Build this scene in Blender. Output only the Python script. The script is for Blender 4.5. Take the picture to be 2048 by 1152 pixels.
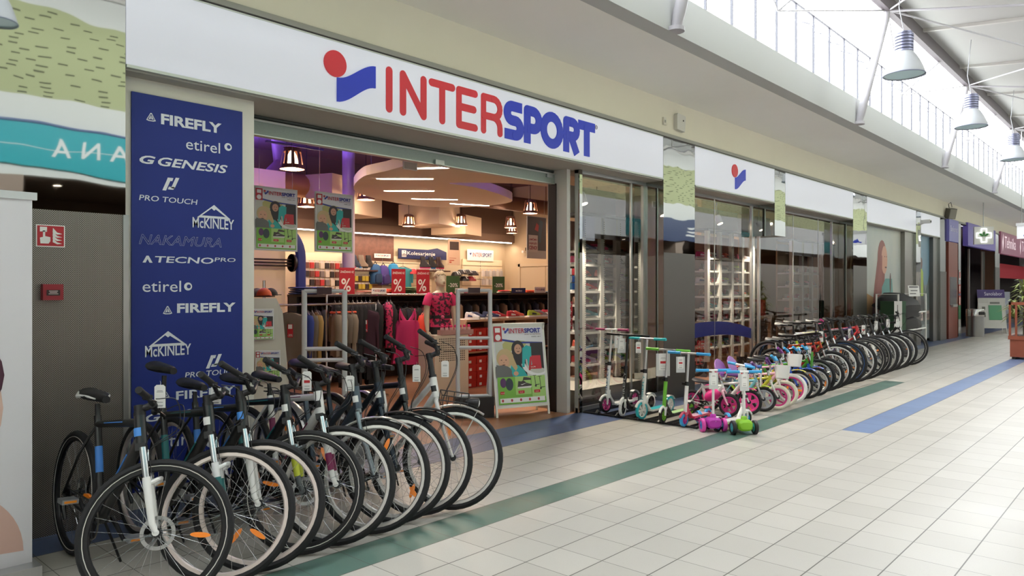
import bpy, math, random
from mathutils import Matrix, Vector
R = math.radians; PI = math.pi; cos = math.cos; sin = math.sin
for o in list(bpy.data.objects): bpy.data.objects.remove(o)
S = bpy.context.scene
COL = S.collection
random.seed(7)

# ---------------------------------------------------------------- camera, sky, exposure
YAW = R(42.29); FPX = 1470.0; CAMH = 1.52
cam = bpy.data.cameras.new('camera'); camo = bpy.data.objects.new('camera', cam); COL.objects.link(camo)
cam.sensor_width = 36.0; cam.lens = FPX / 2048 * 36.0; cam.clip_start = 0.05; cam.clip_end = 300
camo.location = (0, 0, CAMH); camo.rotation_euler = (R(90), 0, YAW - R(90))
S.camera = camo
w = bpy.data.worlds.new('sky'); S.world = w; w.use_nodes = True
bg = w.node_tree.nodes['Background']; bg.inputs[0].default_value = (0.93, 0.965, 1.0, 1); bg.inputs[1].default_value = 7.0
S.view_settings.view_transform = 'Standard'; S.view_settings.look = 'None'
S.view_settings.exposure = 1.28; S.view_settings.gamma = 1.0; S.view_settings.use_curve_mapping = False
cy = S.cycles
cy.max_bounces = 8; cy.diffuse_bounces = 4; cy.glossy_bounces = 5; cy.transmission_bounces = 4; cy.transparent_max_bounces = 12
cy.use_denoising = True; cy.caustics_reflective = False; cy.caustics_refractive = False; cy.sample_clamp_indirect = 6
def area(name, loc, rot, sx, sy, power, col=(1, 1, 1), portal=False, parent=None):
    l = bpy.data.lights.new(name, 'AREA'); l.shape = 'RECTANGLE'; l.size = sx; l.size_y = sy; l.energy = power; l.color = col
    if portal: l.cycles.is_portal = True
    o = bpy.data.objects.new(name, l); COL.objects.link(o); o.location = loc; o.rotation_euler = rot
    if parent: o.parent = parent
    return o
area('clerestory_daylight', (18, 3.85, 5.2), (R(-90), 0, 0), 54, 1.5, 100, portal=True)   # portal in the clerestory opening
area('added_clerestory_daylight', (18, -.56, 6.25), (R(90), 0, 0), 54, 1.5, 100, portal=True)   # portal in the unseen far clerestory, added to light the facade

# ---------------------------------------------------------------- helpers
CA, SA = cos(YAW), sin(YAW)
def at(x, y, Y):
    "point of the vertical plane at depth Y that the photograph shows at pixel (x, y)"
    u = (x - 1024) / FPX; d = Y / (SA - u * CA)
    return Vector((d * (CA + u * SA), Y, CAMH + (576 - y) * d / FPX))
def lin(c):
    c = c / 255.0
    return c / 12.92 if c <= 0.04045 else ((c + 0.055) / 1.055) ** 2.4
def C(h):
    if not isinstance(h, str): return h
    return tuple(lin(int(h[i:i + 2], 16)) for i in (0, 2, 4))
MC = {}
def M(col, rough=0.5, metal=0.0, emit=0.0, coat=0.0, noise=0.0, nscale=40.0, sheen=0.0):
    key = (col, rough, metal, emit, coat, noise, nscale, sheen)
    if key in MC: return MC[key]
    m = bpy.data.materials.new('mat_%d' % len(MC)); m.use_nodes = True
    nt = m.node_tree; p = nt.nodes['Principled BSDF']; c = C(col) + (1,)
    p.inputs['Base Color'].default_value = c; p.inputs['Roughness'].default_value = rough; p.inputs['Metallic'].default_value = metal
    if emit: p.inputs['Emission Color'].default_value = c; p.inputs['Emission Strength'].default_value = emit
    if coat: p.inputs['Coat Weight'].default_value = coat
    if sheen: p.inputs['Sheen Weight'].default_value = sheen
    if noise:
        tc = nt.nodes.new('ShaderNodeTexCoord'); n = nt.nodes.new('ShaderNodeTexNoise'); n.inputs['Scale'].default_value = nscale
        n.inputs['Detail'].default_value = 4
        mx = nt.nodes.new('ShaderNodeMix'); mx.data_type = 'RGBA'
        mx.inputs[6].default_value = tuple(k * (1 - noise) for k in c[:3]) + (1,); mx.inputs[7].default_value = tuple(min(1, k * (1 + noise)) for k in c[:3]) + (1,)
        nt.links.new(tc.outputs['Object'], n.inputs['Vector']); nt.links.new(n.outputs['Fac'], mx.inputs[0]); nt.links.new(mx.outputs[2], p.inputs['Base Color'])
    MC[key] = m; return m
def nodes(name):
    m = bpy.data.materials.new(name); m.use_nodes = True; nt = m.node_tree
    def N(t, **k):
        n = nt.nodes.new('ShaderNode' + t)
        for a, b in k.items(): setattr(n, a, b)
        return n
    def mth(op, a, b=None, c=None):
        n = N('Math', operation=op)
        for i, v in enumerate((a, b, c)):
            if v is None: continue
            if isinstance(v, (int, float)): n.inputs[i].default_value = v
            else: nt.links.new(v, n.inputs[i])
        return n.outputs[0]
    def mix(f, a, b):
        n = N('Mix', data_type='RGBA')
        for i, v in ((0, f), (6, a), (7, b)):
            if isinstance(v, tuple): n.inputs[i].default_value = v + (1,)
            elif isinstance(v, (int, float)): n.inputs[i].default_value = v
            else: nt.links.new(v, n.inputs[i])
        return n.outputs[2]
    return m, nt, N, mth, mix, nt.nodes['Principled BSDF']

class B:
    "collects shapes into ONE mesh"
    def __init__(s, mat=None): s.v = []; s.f = []; s.mi = []; s.mat = mat
    def add(s, vs, fs, mi=0):
        k = len(s.v)
        for p in vs:
            p = Vector(p); s.v.append(s.mat @ p if s.mat else p)
        for f in fs: s.f.append(tuple(i + k for i in f)); s.mi.append(mi)
        return s
    def box(s, x0, y0, z0, x1, y1, z1, mi=0, m=None):
        vs = [Vector(p) for p in ((x0, y0, z0), (x1, y0, z0), (x1, y1, z0), (x0, y1, z0), (x0, y0, z1), (x1, y0, z1), (x1, y1, z1), (x0, y1, z1))]
        if m: vs = [m @ p for p in vs]
        return s.add(vs, [(3, 2, 1, 0), (4, 5, 6, 7), (0, 1, 5, 4), (1, 2, 6, 5), (2, 3, 7, 6), (3, 0, 4, 7)], mi)
    def loft(s, rings, mi=0, cap=True, closed=False):
        n = len(rings[0]); vs = [p for r in rings for p in r]; fs = []
        K = len(rings)
        for i in range(K if closed else K - 1):
            for j in range(n):
                a = i * n + j; b = i * n + (j + 1) % n; c = ((i + 1) % K) * n + (j + 1) % n; d = ((i + 1) % K) * n + j
                fs.append((a, b, c, d))
        if cap and not closed:
            fs.append(tuple(range(n - 1, -1, -1))); fs.append(tuple(range((K - 1) * n, K * n)))
        return s.add(vs, fs, mi)
    def tube(s, pts, r, seg=8, mi=0, closed=False, flat=1.0):
        pts = [Vector(p) for p in pts]; n = len(pts); rings = []; up = None
        for i, p in enumerate(pts):
            if closed: t = (pts[(i + 1) % n] - pts[i - 1])
            else: t = pts[min(i + 1, n - 1)] - pts[max(i - 1, 0)]
            t.normalize()
            if up is None:
                up = Vector((0, 0, 1)) if abs(t.z) < 0.9 else Vector((1, 0, 0))
            side = t.cross(up); side.normalize(); up = side.cross(t); up.normalize()
            rr = r[i] if isinstance(r, (list, tuple)) else r
            rings.append([p + side * (rr * cos(2 * PI * k / seg)) + up * (rr * flat * sin(2 * PI * k / seg)) for k in range(seg)])
        return s.loft(rings, mi, True, closed)
    def cyl(s, p, q, r0, r1=None, seg=12, mi=0): return s.tube([p, q], [r0, r0 if r1 is None else r1], seg, mi)
    def lathe(s, prof, c=(0, 0, 0), axis=(0, 0, 1), seg=24, mi=0, cap=True, closed=False):
        z = Vector(axis).normalized(); x = z.orthogonal().normalized(); y = z.cross(x); c = Vector(c)
        rings = [[c + z * h + (x * cos(2 * PI * k / seg) + y * sin(2 * PI * k / seg)) * max(r, 1e-5) for k in range(seg)] for r, h in prof]
        return s.loft(rings, mi, cap, closed)
    def torus(s, c, axis, Rr, r, seg=32, ms=8, mi=0, sq=1.0):
        return s.lathe([(Rr + r * cos(2 * PI * k / ms), sq * r * sin(2 * PI * k / ms)) for k in range(ms)], c, axis, seg, mi, False, True)
    def prism(s, pts, ext, mi=0):
        pts = [Vector(p) for p in pts]; e = Vector(ext); n = len(pts)
        return s.add(pts + [p + e for p in pts], [tuple(range(n - 1, -1, -1)), tuple(range(n, 2 * n))] + [(i, (i + 1) % n, n + (i + 1) % n, n + i) for i in range(n)], mi)
    def ell(s, c, r, seg=14, rings=8, mi=0):
        c = Vector(c); r = (r, r, r) if isinstance(r, (int, float)) else r
        rr = []
        for i in range(rings + 1):
            t = -PI / 2 + PI * i / rings; k = max(cos(t), 1e-3)
            rr.append([c + Vector((r[0] * k * cos(2 * PI * j / seg), r[1] * k * sin(2 * PI * j / seg), r[2] * sin(t))) for j in range(seg)])
        return s.loft(rr, mi)
def setp(o, **k):
    for a, b in k.items():
        if b is not None: o[a] = b
    return o
def ob(name, b, mats, parent=None, loc=None, rot=None, smooth=True, **props):
    me = bpy.data.meshes.new(name); me.from_pydata([tuple(p) for p in b.v], [], b.f)
    mats = mats if isinstance(mats, (list, tuple)) else [mats]
    for m in mats: me.materials.append(m)
    if len(mats) > 1: me.polygons.foreach_set('material_index', b.mi)
    if smooth:
        me.shade_smooth(); me.set_sharp_from_angle(angle=R(38))
    me.update()
    o = bpy.data.objects.new(name, me); COL.objects.link(o)
    if parent: o.parent = parent
    if loc: o.location = loc
    if rot: o.rotation_euler = rot
    setp(o, **props); return o
def thing(name, label, cat, loc=(0, 0, 0), rotz=0, group=None, rot=None):
    o = bpy.data.objects.new(name, None); COL.objects.link(o); o.location = loc; o.empty_display_size = 0.1
    o.rotation_euler = rot if rot else (0, 0, rotz)
    return setp(o, label=label, category=cat, group=group)
def one(name, label, cat, b, mats, loc=None, rot=None, group=None, smooth=True):
    return ob(name, b, mats, None, loc, rot, smooth, label=label, category=cat, group=group)
def struct(name, b, mats, parent=None, smooth=True):
    o = ob(name, b, mats, parent, smooth=smooth)
    if not parent: o['kind'] = 'structure'
    return o
def kids(o): return [c for c in bpy.data.objects if c.parent == o]
def dup(root, loc=None, rotz=None, label=None, group=None, kidmap=None):
    kidmap = kidmap or KM()
    r = root.copy(); COL.objects.link(r)
    if loc is not None: r.location = loc
    if rotz is not None: r.rotation_euler = (0, 0, rotz)
    if label: r['label'] = label
    if group: r['group'] = group
    for ch in kidmap.get(root, []):
        c = ch.copy(); COL.objects.link(c); c.parent = r
        for g in kidmap.get(ch, []):
            d = g.copy(); COL.objects.link(d); d.parent = c
    return r
def KM():
    d = {}
    for c in bpy.data.objects:
        if c.parent: d.setdefault(c.parent, []).append(c)
    return d
FITS = []
def txt(s, parent, mat, x, y, w, h, z=0.0, frame=None, shear=0.0, bold=0.0, ext=0.0008, name='lettering', outline=0.0, sp=1.0, label=None):
    "lettering whose outline box is fitted to (x, y, w, h) in the local plane `frame` (default: facing -Y)"
    cu = bpy.data.curves.new(name, 'FONT'); cu.body = s; cu.size = 1.0; cu.resolution_u = 3; cu.shear = shear; cu.offset = bold; cu.space_character = sp
    if outline: cu.fill_mode = 'NONE'; cu.bevel_depth = outline; cu.bevel_resolution = 0
    cu.materials.append(mat)
    o = bpy.data.objects.new(name, cu); COL.objects.link(o)
    if parent: o.parent = parent
    if label: o['label'] = label
    FITS.append((o, cu, x, y, w, h, z, frame if frame is not None else Matrix.Rotation(R(90), 4, 'X'), ext, outline))
    return o
def flush_text():
    bpy.context.view_layer.update(); dg = bpy.context.evaluated_depsgraph_get(); got = []
    for o, cu, x, y, w, h, z, fr, ext, ol in FITS: got.append(bpy.data.meshes.new_from_object(o.evaluated_get(dg)))
    for (o, cu, x, y, w, h, z, fr, ext, ol), me in zip(FITS, got):
        vs = [v.co for v in me.vertices]; x0 = min(p[0] for p in vs); x1 = max(p[0] for p in vs); y0 = min(p[1] for p in vs); y1 = max(p[1] for p in vs)
        sx = w / max(x1 - x0, 1e-6); sy = h / max(y1 - y0, 1e-6)
        if ol: sz = sy * 0.1
        else:
            n = len(me.vertices); vv = [tuple(v.co) for v in me.vertices]; ff = [tuple(p.vertices) for p in me.polygons]; mt = me.materials[0] if len(me.materials) else cu.materials[0]
            sz = 1.0; m2 = bpy.data.meshes.new(o.name); ed = {}
            for f in ff:
                for i in range(len(f)):
                    k = (f[i], f[(i + 1) % len(f)]); ed[k] = ed.get(k, 0) + 1
            rim = [k for k in ed if (k[1], k[0]) not in ed]
            m2.from_pydata([(a, b_, ext) for a, b_, _ in vv] + [(a, b_, 0) for a, b_, _ in vv], [], ff + [(k[1], k[0], k[0] + n, k[1] + n) for k in rim]); m2.materials.append(mt); me = m2
        nm = o.name; par = o.parent; lab = o.get('label'); bpy.data.objects.remove(o)
        q = bpy.data.objects.new('lettering', me); COL.objects.link(q); q.parent = par
        if lab: q['label'] = lab
        q.matrix_basis = fr @ Matrix.Translation((x - x0 * sx, y - y0 * sy, z)) @ Matrix.Diagonal((sx, sy, sz, 1))
    FITS.clear()
FACE = Matrix.Rotation(R(90), 4, 'X')
ORD = ['first', 'second', 'third', 'fourth', 'fifth', 'sixth', 'seventh', 'eighth', 'ninth', 'tenth', 'eleventh', 'twelfth', 'thirteenth', 'fourteenth', 'fifteenth', 'sixteenth']
# common materials
BLACK = M('141416', 0.45); RUBBER = M('17171a', 0.75); CHROME = M('d4d6d8', 0.18, 1.0); STEEL = M('a9abab', 0.32, 1.0); ALU = M('c9cbcc', 0.35, 0.9)
WHITE = M('e9e9e6', 0.4); GREYMET = M('7d7f7f', 0.35, 0.8); PAPER = M('eeeeec', 0.6); NAVY = M('17286e', 0.45); RED = M('c3202b', 0.45)
SRED = M('d02634', 0.4); SBLUE = M('2238b4', 0.4)
# ================================================================ SETTING
FY = 5.14            # front of signs, pillars and metal cladding
T, TX, TY = 0.3007, 0.06, 0.281
def tile_mat():
    m, nt, N, mth, mix, p = nodes('floor_tiles')
    pos = N('NewGeometry').outputs['Position']; sp = N('SeparateXYZ'); nt.links.new(pos, sp.inputs[0]); X, Y = sp.outputs[0], sp.outputs[1]
    fx = mth('FRACT', mth('DIVIDE', mth('SUBTRACT', X, TX), T)); fy = mth('FRACT', mth('DIVIDE', mth('SUBTRACT', Y, TY), T))
    lx = mth('LESS_THAN', mth('ABSOLUTE', mth('SUBTRACT', fx, 0.5)), 0.4935); ly = mth('LESS_THAN', mth('ABSOLUTE', mth('SUBTRACT', fy, 0.5)), 0.4885)
    tile = mth('MULTIPLY', lx, ly)
    def band(v, a, b): return mth('MULTIPLY', mth('GREATER_THAN', v, a), mth('LESS_THAN', v, b))
    n = N('TexNoise'); n.inputs['Scale'].default_value = 220; n.inputs['Detail'].default_value = 2; nt.links.new(pos, n.inputs['Vector'])
    n2 = N('TexNoise'); n2.inputs['Scale'].default_value = 1.3; n2.inputs['Detail'].default_value = 4; nt.links.new(pos, n2.inputs['Vector'])
    sp2 = mth('MULTIPLY', mth('GREATER_THAN', n.outputs['Fac'], 0.62), 0.35)
    wn = N('TexWhiteNoise', noise_dimensions='2D'); cb = N('CombineXYZ')
    nt.links.new(mth('FLOOR', mth('DIVIDE', mth('SUBTRACT', X, TX), T)), cb.inputs[0]); nt.links.new(mth('FLOOR', mth('DIVIDE', mth('SUBTRACT', Y, TY), T)), cb.inputs[1]); nt.links.new(cb.outputs[0], wn.inputs['Vector'])
    base = mix(wn.outputs['Value'], C('b3b0a8'), C('bdbab2'))
    base = mix(sp2, base, C('a9a296'))
    g = mth('MULTIPLY', band(Y, TY + 10 * T, TY + 11 * T), mth('LESS_THAN', X, 13.05)); base = mix(g, base, C('4f6f66'))
    k = mth('MULTIPLY', band(Y, TY + 7 * T, TY + 8 * T), band(X, 8.2, 60)); base = mix(k, base, C('6c83ab'))
    k2 = mth('GREATER_THAN', Y, TY + 15 * T); base = mix(k2, base, C('53648a'))
    base = mix(mth('MULTIPLY', n2.outputs['Fac'], 0.16), base, C('8f8a80'))
    nt.links.new(mix(tile, C('57524c'), base), p.inputs['Base Color'])
    nt.links.new(mth('ADD', 0.24, mth('MULTIPLY', n2.outputs['Fac'], 0.2)), p.inputs['Roughness'])
    p.inputs['Specular IOR Level'].default_value = 0.16
    return m
XL, XR = -9.0, 46.0
struct('floor', B().box(XL, -3.6, -0.1, XR, 5.44, 0), tile_mat(), smooth=False)
VINYL = M('96694a', 0.38, noise=0.12, nscale=6)
struct('floor', B().box(1.9, 5.44, -0.1, 19, 14.4, 0.0), VINYL, smooth=False)
struct('floor', B().box(19, 5.44, -0.1, XR, 14.4, 0.0), M('8f8c88', 0.4), smooth=False)

CREAM = M('e6e1d0', 0.8, noise=0.03, nscale=3); SOFF = M('efeee8', 0.85, noise=0.02, nscale=2); PLASTER = M('b9bbb9', 0.8)
def mirror_mat():
    m, nt, N, mth, mix, p = nodes('polished_steel')
    p.inputs['Base Color'].default_value = (.37, .38, .36, 1); p.inputs['Metallic'].default_value = 1; p.inputs['Roughness'].default_value = 0.025
    pos = N('NewGeometry').outputs['Position']; n = N('TexNoise'); n.inputs['Scale'].default_value = 1.7; n.inputs['Detail'].default_value = 1.5; nt.links.new(pos, n.inputs['Vector'])
    b = N('Bump'); b.inputs['Strength'].default_value = 0.03; b.inputs['Distance'].default_value = 0.1; nt.links.new(n.outputs['Fac'], b.inputs['Height']); nt.links.new(b.outputs[0], p.inputs['Normal'])
    return m
def perf_mat():
    m, nt, N, mth, mix, p = nodes('perforated_steel')
    pos = N('NewGeometry').outputs['Position']; sp = N('SeparateXYZ'); nt.links.new(pos, sp.inputs[0])
    k = 2 * PI / 0.0125
    a = mth('SINE', mth('MULTIPLY', mth('ADD', sp.outputs[0], sp.outputs[1]), k)); c = mth('SINE', mth('MULTIPLY', sp.outputs[2], k))
    hole = mth('GREATER_THAN', mth('MULTIPLY', a, c), 0.18)
    nt.links.new(mix(hole, C('96908a'), C('201c19')), p.inputs['Base Color'])
    p.inputs['Metallic'].default_value = 0.75; p.inputs['Roughness'].default_value = 0.42
    return m
MIRROR = mirror_mat(); PERF = perf_mat(); BRUSH = M('6a6865', 0.38, 0.85, noise=0.06, nscale=90)
def glass_mat():
    m = bpy.data.materials.new('glass'); m.use_nodes = True; nt = m.node_tree; nt.nodes.clear()
    o = nt.nodes.new('ShaderNodeOutputMaterial'); mx = nt.nodes.new('ShaderNodeMixShader'); t = nt.nodes.new('ShaderNodeBsdfTransparent'); g = nt.nodes.new('ShaderNodeBsdfGlossy')
    f = nt.nodes.new('ShaderNodeFresnel'); f.inputs[0].default_value = 2.25; g.inputs['Roughness'].default_value = 0.0; t.inputs[0].default_value = (.93, .95, .94, 1)
    nt.links.new(f.outputs[0], mx.inputs[0]); nt.links.new(t.outputs[0], mx.inputs[1]); nt.links.new(g.outputs[0], mx.inputs[2]); nt.links.new(mx.outputs[0], o.inputs[0])
    return m
GLASS = glass_mat()
# facade: cream fascia, ledge soffit, white upstand, clerestory
struct('wall_front', B().box(XL, 5.17, 3.62, XR, 5.45, 4.09), CREAM, smooth=False)
struct('ceiling', B().box(XL, 3.77, 4.08, XR, 5.45, 4.2), SOFF, smooth=False)
struct('wall_upper', B().box(XL, 3.762, 4.079, XR, 3.95, 4.5), PLASTER, smooth=False)
b = B().box(XL, FY + 0.01, 3.575, XR, 5.3, 3.62)
struct('trim_1', b, M('9d9d98', 0.5, 0.3), smooth=False)
struct('trim_2', B().box(XL, FY + 0.015, 3.552, XR, 5.3, 3.576), M('3b3538', 0.5), smooth=False)
# window 0: clerestory with its mullions
b = B(); q = B()
x = XL + 0.3
while x < XR:
    b.box(x - .007, 3.86, 4.5, x + .007, 3.89, 5.4)
    b.tube([(x, 3.87, 5.39), (x, 4.35, 5.62)], 0.01, 4)
    x += 0.645
b.box(XL, 3.86, 5.392, XR, 3.89, 5.404)
win = struct('window_1', b, M('4c4c54', 0.6), smooth=False)
g = B(); g.add([(XL, 3.87, 4.5), (XR, 3.87, 4.5), (XR, 3.87, 5.4), (XL, 3.87, 5.4)], [(0, 1, 2, 3)])
ob('pane', g, GLASS, win, smooth=False)
# roof: white deck falling gently to the far side, edge beam, purlins
def zr(y): return 5.86 - 0.1 * (3.31 - y)
DECK = M('b4b3b2', 0.7, noise=0.03, nscale=1.2)
RV = 1.35                   # roof valley; beyond it an unseen deck, added for the far clerestory's light
def zr2(y): return zr(RV) + (RV - y) * 0.8
b = B()
for y0, z0, y1, z1 in ((3.36, zr(3.36), RV, zr(RV)), (RV, zr(RV), -.67, zr2(-.67))):
    b.add([(XL, y0, z0 + .1), (XR, y0, z0 + .1), (XR, y1, z1 + .1), (XL, y1, z1 + .1)], [(0, 1, 2, 3)])
    b.add([(XL, y0, z0 + .22), (XR, y0, z0 + .22), (XR, y1, z1 + .22), (XL, y1, z1 + .22)], [(3, 2, 1, 0)])
struct('ceiling', b, DECK, smooth=False)
sk = B().box(XL, -.62, 5.45, XR, -.52, 5.53).box(XL, -.62, 6.98, XR, -.52, 7.06)  # window band outside the view, added to brighten the shop fronts
x = XL + .4
while x < XR: sk.box(x - .02, -.6, 5.5, x + .02, -.54, 7.0); x += 1.3
sk = struct('added_window', sk, M('d8d4ce', .6), smooth=False)
ob('pane', B().add([(XL, -.57, 5.5), (XR, -.57, 5.5), (XR, -.57, 7.0), (XL, -.57, 7.0)], [(0, 1, 2, 3)]), GLASS, sk, smooth=False)
b = B()
x = XL + .5
while x < XR:
    b.box(x - .04, -.5, zr(1.4) - .35, x + .04, 3.3, zr(1.4) + .2) if False else b.prism([(x - .03, 3.3, zr(3.3) + .05), (x - .03, 3.3, zr(3.3) + .12), (x - .03, RV, zr(RV) + .12), (x - .03, RV, zr(RV) + .05)], (.06, 0, 0))
    x += 2.82
struct('trim_3', b, M('c2bfbc', 0.6), smooth=False)
struct('trim_4', B().box(XL, 3.26, 5.74, XR, 3.36, 6.0), M('6e666b', 0.5, 0.2), smooth=False)
BRACE = M('a9a6ab', 0.5)
# opposite wall (seen in the polished steel and the panes)
OY = -0.52
def green_mat():
    m, nt, N, mth, mix, p = nodes('green_wall')
    pos = N('NewGeometry').outputs['Position']; sp = N('SeparateXYZ'); nt.links.new(pos, sp.inputs[0]); X, Z = sp.outputs[0], sp.outputs[2]
    row = mth('FLOOR', mth('DIVIDE', Z, 0.062)); fz = mth('FRACT', mth('DIVIDE', Z, 0.062))
    wn = N('TexWhiteNoise', noise_dimensions='1D'); nt.links.new(row, wn.inputs['W'])
    u = mth('ADD', mth('DIVIDE', X, 0.34), mth('MULTIPLY', wn.outputs['Value'], 7)); fu = mth('FRACT', u)
    wn2 = N('TexWhiteNoise', noise_dimensions='2D'); cb = N('CombineXYZ'); nt.links.new(mth('FLOOR', u), cb.inputs[0]); nt.links.new(row, cb.inputs[1]); nt.links.new(cb.outputs[0], wn2.inputs['Vector'])
    d = mth('MULTIPLY', mth('LESS_THAN', fu, 0.36), mth('MULTIPLY', mth('LESS_THAN', fz, 0.26), mth('GREATER_THAN', wn2.outputs['Value'], 0.35)))
    n = N('TexNoise'); n.inputs['Scale'].default_value = 0.6; nt.links.new(pos, n.inputs['Vector'])
    wob = mth('MULTIPLY', mth('SUBTRACT', n.outputs['Fac'], 0.5), 0.5)
    g = mth('MULTIPLY', mth('GREATER_THAN', Z, 3.95), mth('LESS_THAN', mth('ADD', Z, wob), 5.1))
    col = mix(g, C('e2e2de'), mix(d, C('b7bc90'), C('34362a')))
    nt.links.new(col, p.inputs['Base Color']); p.inputs['Roughness'].default_value = 0.8
    return m
b = B().box(XL, OY - .15, 2.95, XR, OY, 5.46)
struct('wall_back', b, green_mat(), smooth=False)
BROWN = M('a08c7e', 0.6)
b = B().box(XL, -3.6, -.1, XR, -3.5, 3.0).box(XL, -3.5, 2.95, XR, OY - .15, 3.05)
for x in (-9, -3, 2.2, 8, 13.5, 19, 25, 32, 39): b.box(x, -3.5, 0, x + .5, OY, 2.95)
struct('wall_back', b, BROWN, smooth=False)
struct('wall_back', B().box(XL, OY - .1, 0, XR, OY - .04, 2.42), M('b3aa9f', .6), smooth=False)  # flush panel added to bounce daylight onto fascia and soffit
b = B()
for x in (-2.4, -.6, 1.2, 3.4, 5.2, 7, 10, 12, 16, 18, 22, 26, 30, 36):
    o = thing('ceiling_downlight', 'small round downlight in the ceiling of the opposite shop', 'ceiling light', (x, -1.1 - .4 * (x % 2 > 1), 2.95), group='downlights in the opposite shops')
    ob('rim', B().lathe([(.07, -.02), (.07, 0), (.055, 0), (.055, -.02)], closed=True, cap=False), ALU, o)
    ob('diffuser', B().lathe([(.001, -.012), (.055, -.012)], cap=False), M('ffe9cf', .5, emit=14), o)
# end walls of the mall
struct('wall_left', B().box(XL - .2, -3.6, -.1, XL, 5.5, 6.2), PLASTER, smooth=False)
struct('wall_right', B().box(XR, -3.6, -.1, XR + .2, 14.4, 6.2), M('a5a4a2', .8), smooth=False)

# pillars in polished steel with a perforated lower casing
b = B().box(XL, FY, 2.0, 1.868, 5.75, 3.552)
struct('trim_5', b, MIRROR, smooth=False)
struct('trim_6', B().box(XL, FY - .004, 0, 1.85, 5.7, 2.0), PERF, smooth=False)
struct('trim_7', B().box(1.85, FY - .012, 0, 1.884, 5.7, 2.0), STEEL, smooth=False)
n = 8
for x0, x1, z0 in ((8.675, 9.535, 2.0), (12.335, 12.79, 2.42), (16.41, 17.33, 2.0), (21.43, 21.91, 1.2), (24.03, 24.81, 2.0), (26.4, 26.75, 0), (32.55, 33.5, 2.3)):
    struct('trim_%d' % n, B().box(x0, FY, 2.42 if z0 == 2.42 else 0, x1, 5.6, 3.552), MIRROR, smooth=False); n += 1
    if z0 > 1:
        if z0 != 2.42: struct('trim_%d' % n, B().box(x0 + .004, FY - .004, 0, x1 - .004, FY + .01, z0), BRUSH, smooth=False)
        n += 1
# cream wall behind the brand panel, shop-front soffit, jamb
struct('wall_side', B().box(1.885, 5.3, 0, 2.862, 5.95, 2.975), M('dcd9cf', 0.7), smooth=False)
struct('trim_30', B().box(1.868, FY + .02, 2.962, 24.02, 5.8, 2.976), M('a7a49c', 0.55), smooth=False)
struct('wall_front', B().box(1.868, 5.62, 3.06, 24.5, 5.8, 4.4), M('8a8072', 0.8), smooth=False)
b = B().box(7.035, 5.5, 0, 7.1, 5.8, 2.97).box(7.112, 5.56, 0, 7.16, 5.72, 2.97)
struct('door_1', b, M('c8c7c2', 0.4), smooth=False)
struct('door_1', B().box(7.02, 5.66, 0, 7.036, 5.78, 2.8), M('26211f', .5), smooth=False)

struct('ceiling', B().box(19, 5.45, 3.5, XR, 14.4, 3.6), M('9a958c', .8), smooth=False)
struct('wall_back', B().box(19, 7.6, 0, XR, 7.7, 3.5), M('8c8278', .8), smooth=False)
# roller shutter
sh = thing('roller_shutter', 'raised grey metal roller shutter across the top of the shop entrance', 'shutter', (5, 5.7, 2.8))
b = B()
for i in range(3): b.prism([(2.862 - 5, .0, .13 + i * .035), (2.862 - 5, -.012, .14 + i * .035), (2.862 - 5, -.012, .155 + i * .035), (2.862 - 5, 0, .165 + i * .035)], (4.16, 0, 0))
b.box(2.862 - 5, 0, .12, 7.02 - 5, .03, .25)
ob('slats', b, M('565d5c', .5, .5), sh, smooth=False)
ob('bottom_bar', B().box(2.862 - 5, -.02, 0, 7.02 - 5, .05, .105), M('95a19a', .5, .4, noise=.08, nscale=60), sh, smooth=False)
ob('lip', B().box(2.862 - 5, -.035, .105, 7.02 - 5, .05, .122).box(2.862 - 5, -.025, -.008, 7.02 - 5, .05, 0), M('c6cbc8', .35, .8), sh, smooth=False)
ob('latch', B().box(.05, -.05, -.01, .17, -.02, .04).tube([(.06, -.045, -.01), (.11, -.05, -.03), (.16, -.045, -.01)], .006, 6), M('b9bcba', .35, .8), sh)
ob('lock_plate', B().box(1.85, -.045, .06, 1.95, -.02, .1), M('b9bcba', .35, .8), sh)

# ---------------------------------------------------------------- shop signs
def signbox(x0, x1, label, name='shop_sign', em=.13):
    t = thing(name, label, 'sign', ((x0 + x1) / 2, FY, 2.975)); L = (x1 - x0) / 2
    ob('panel', B().box(-L, 0, .02, L, .06, .575), M('d4d6e2', .35, emit=em), t, smooth=False)
    ob('frame', B().box(-L, -.012, 0, L, .08, .02).box(-L, -.004, .57, L, .08, .58), M('c3c8c2', .4, .5), t, smooth=False)
    return t
s1 = signbox(1.872, 8.667, 'long white illuminated sign with red and blue lettering over the entrance')
s2 = signbox(9.543, 12.326, 'white illuminated sign with only a red and blue emblem, second from the entrance')
s3 = signbox(12.80, 16.4, 'blank white illuminated sign over the third display window')
s4 = signbox(17.345, 21.42, 'blank white illuminated sign over the poster of the woman with red hair')
s5 = signbox(21.925, 24.02, 'blank white illuminated sign over the hiker poster, farthest of the white ones')
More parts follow.
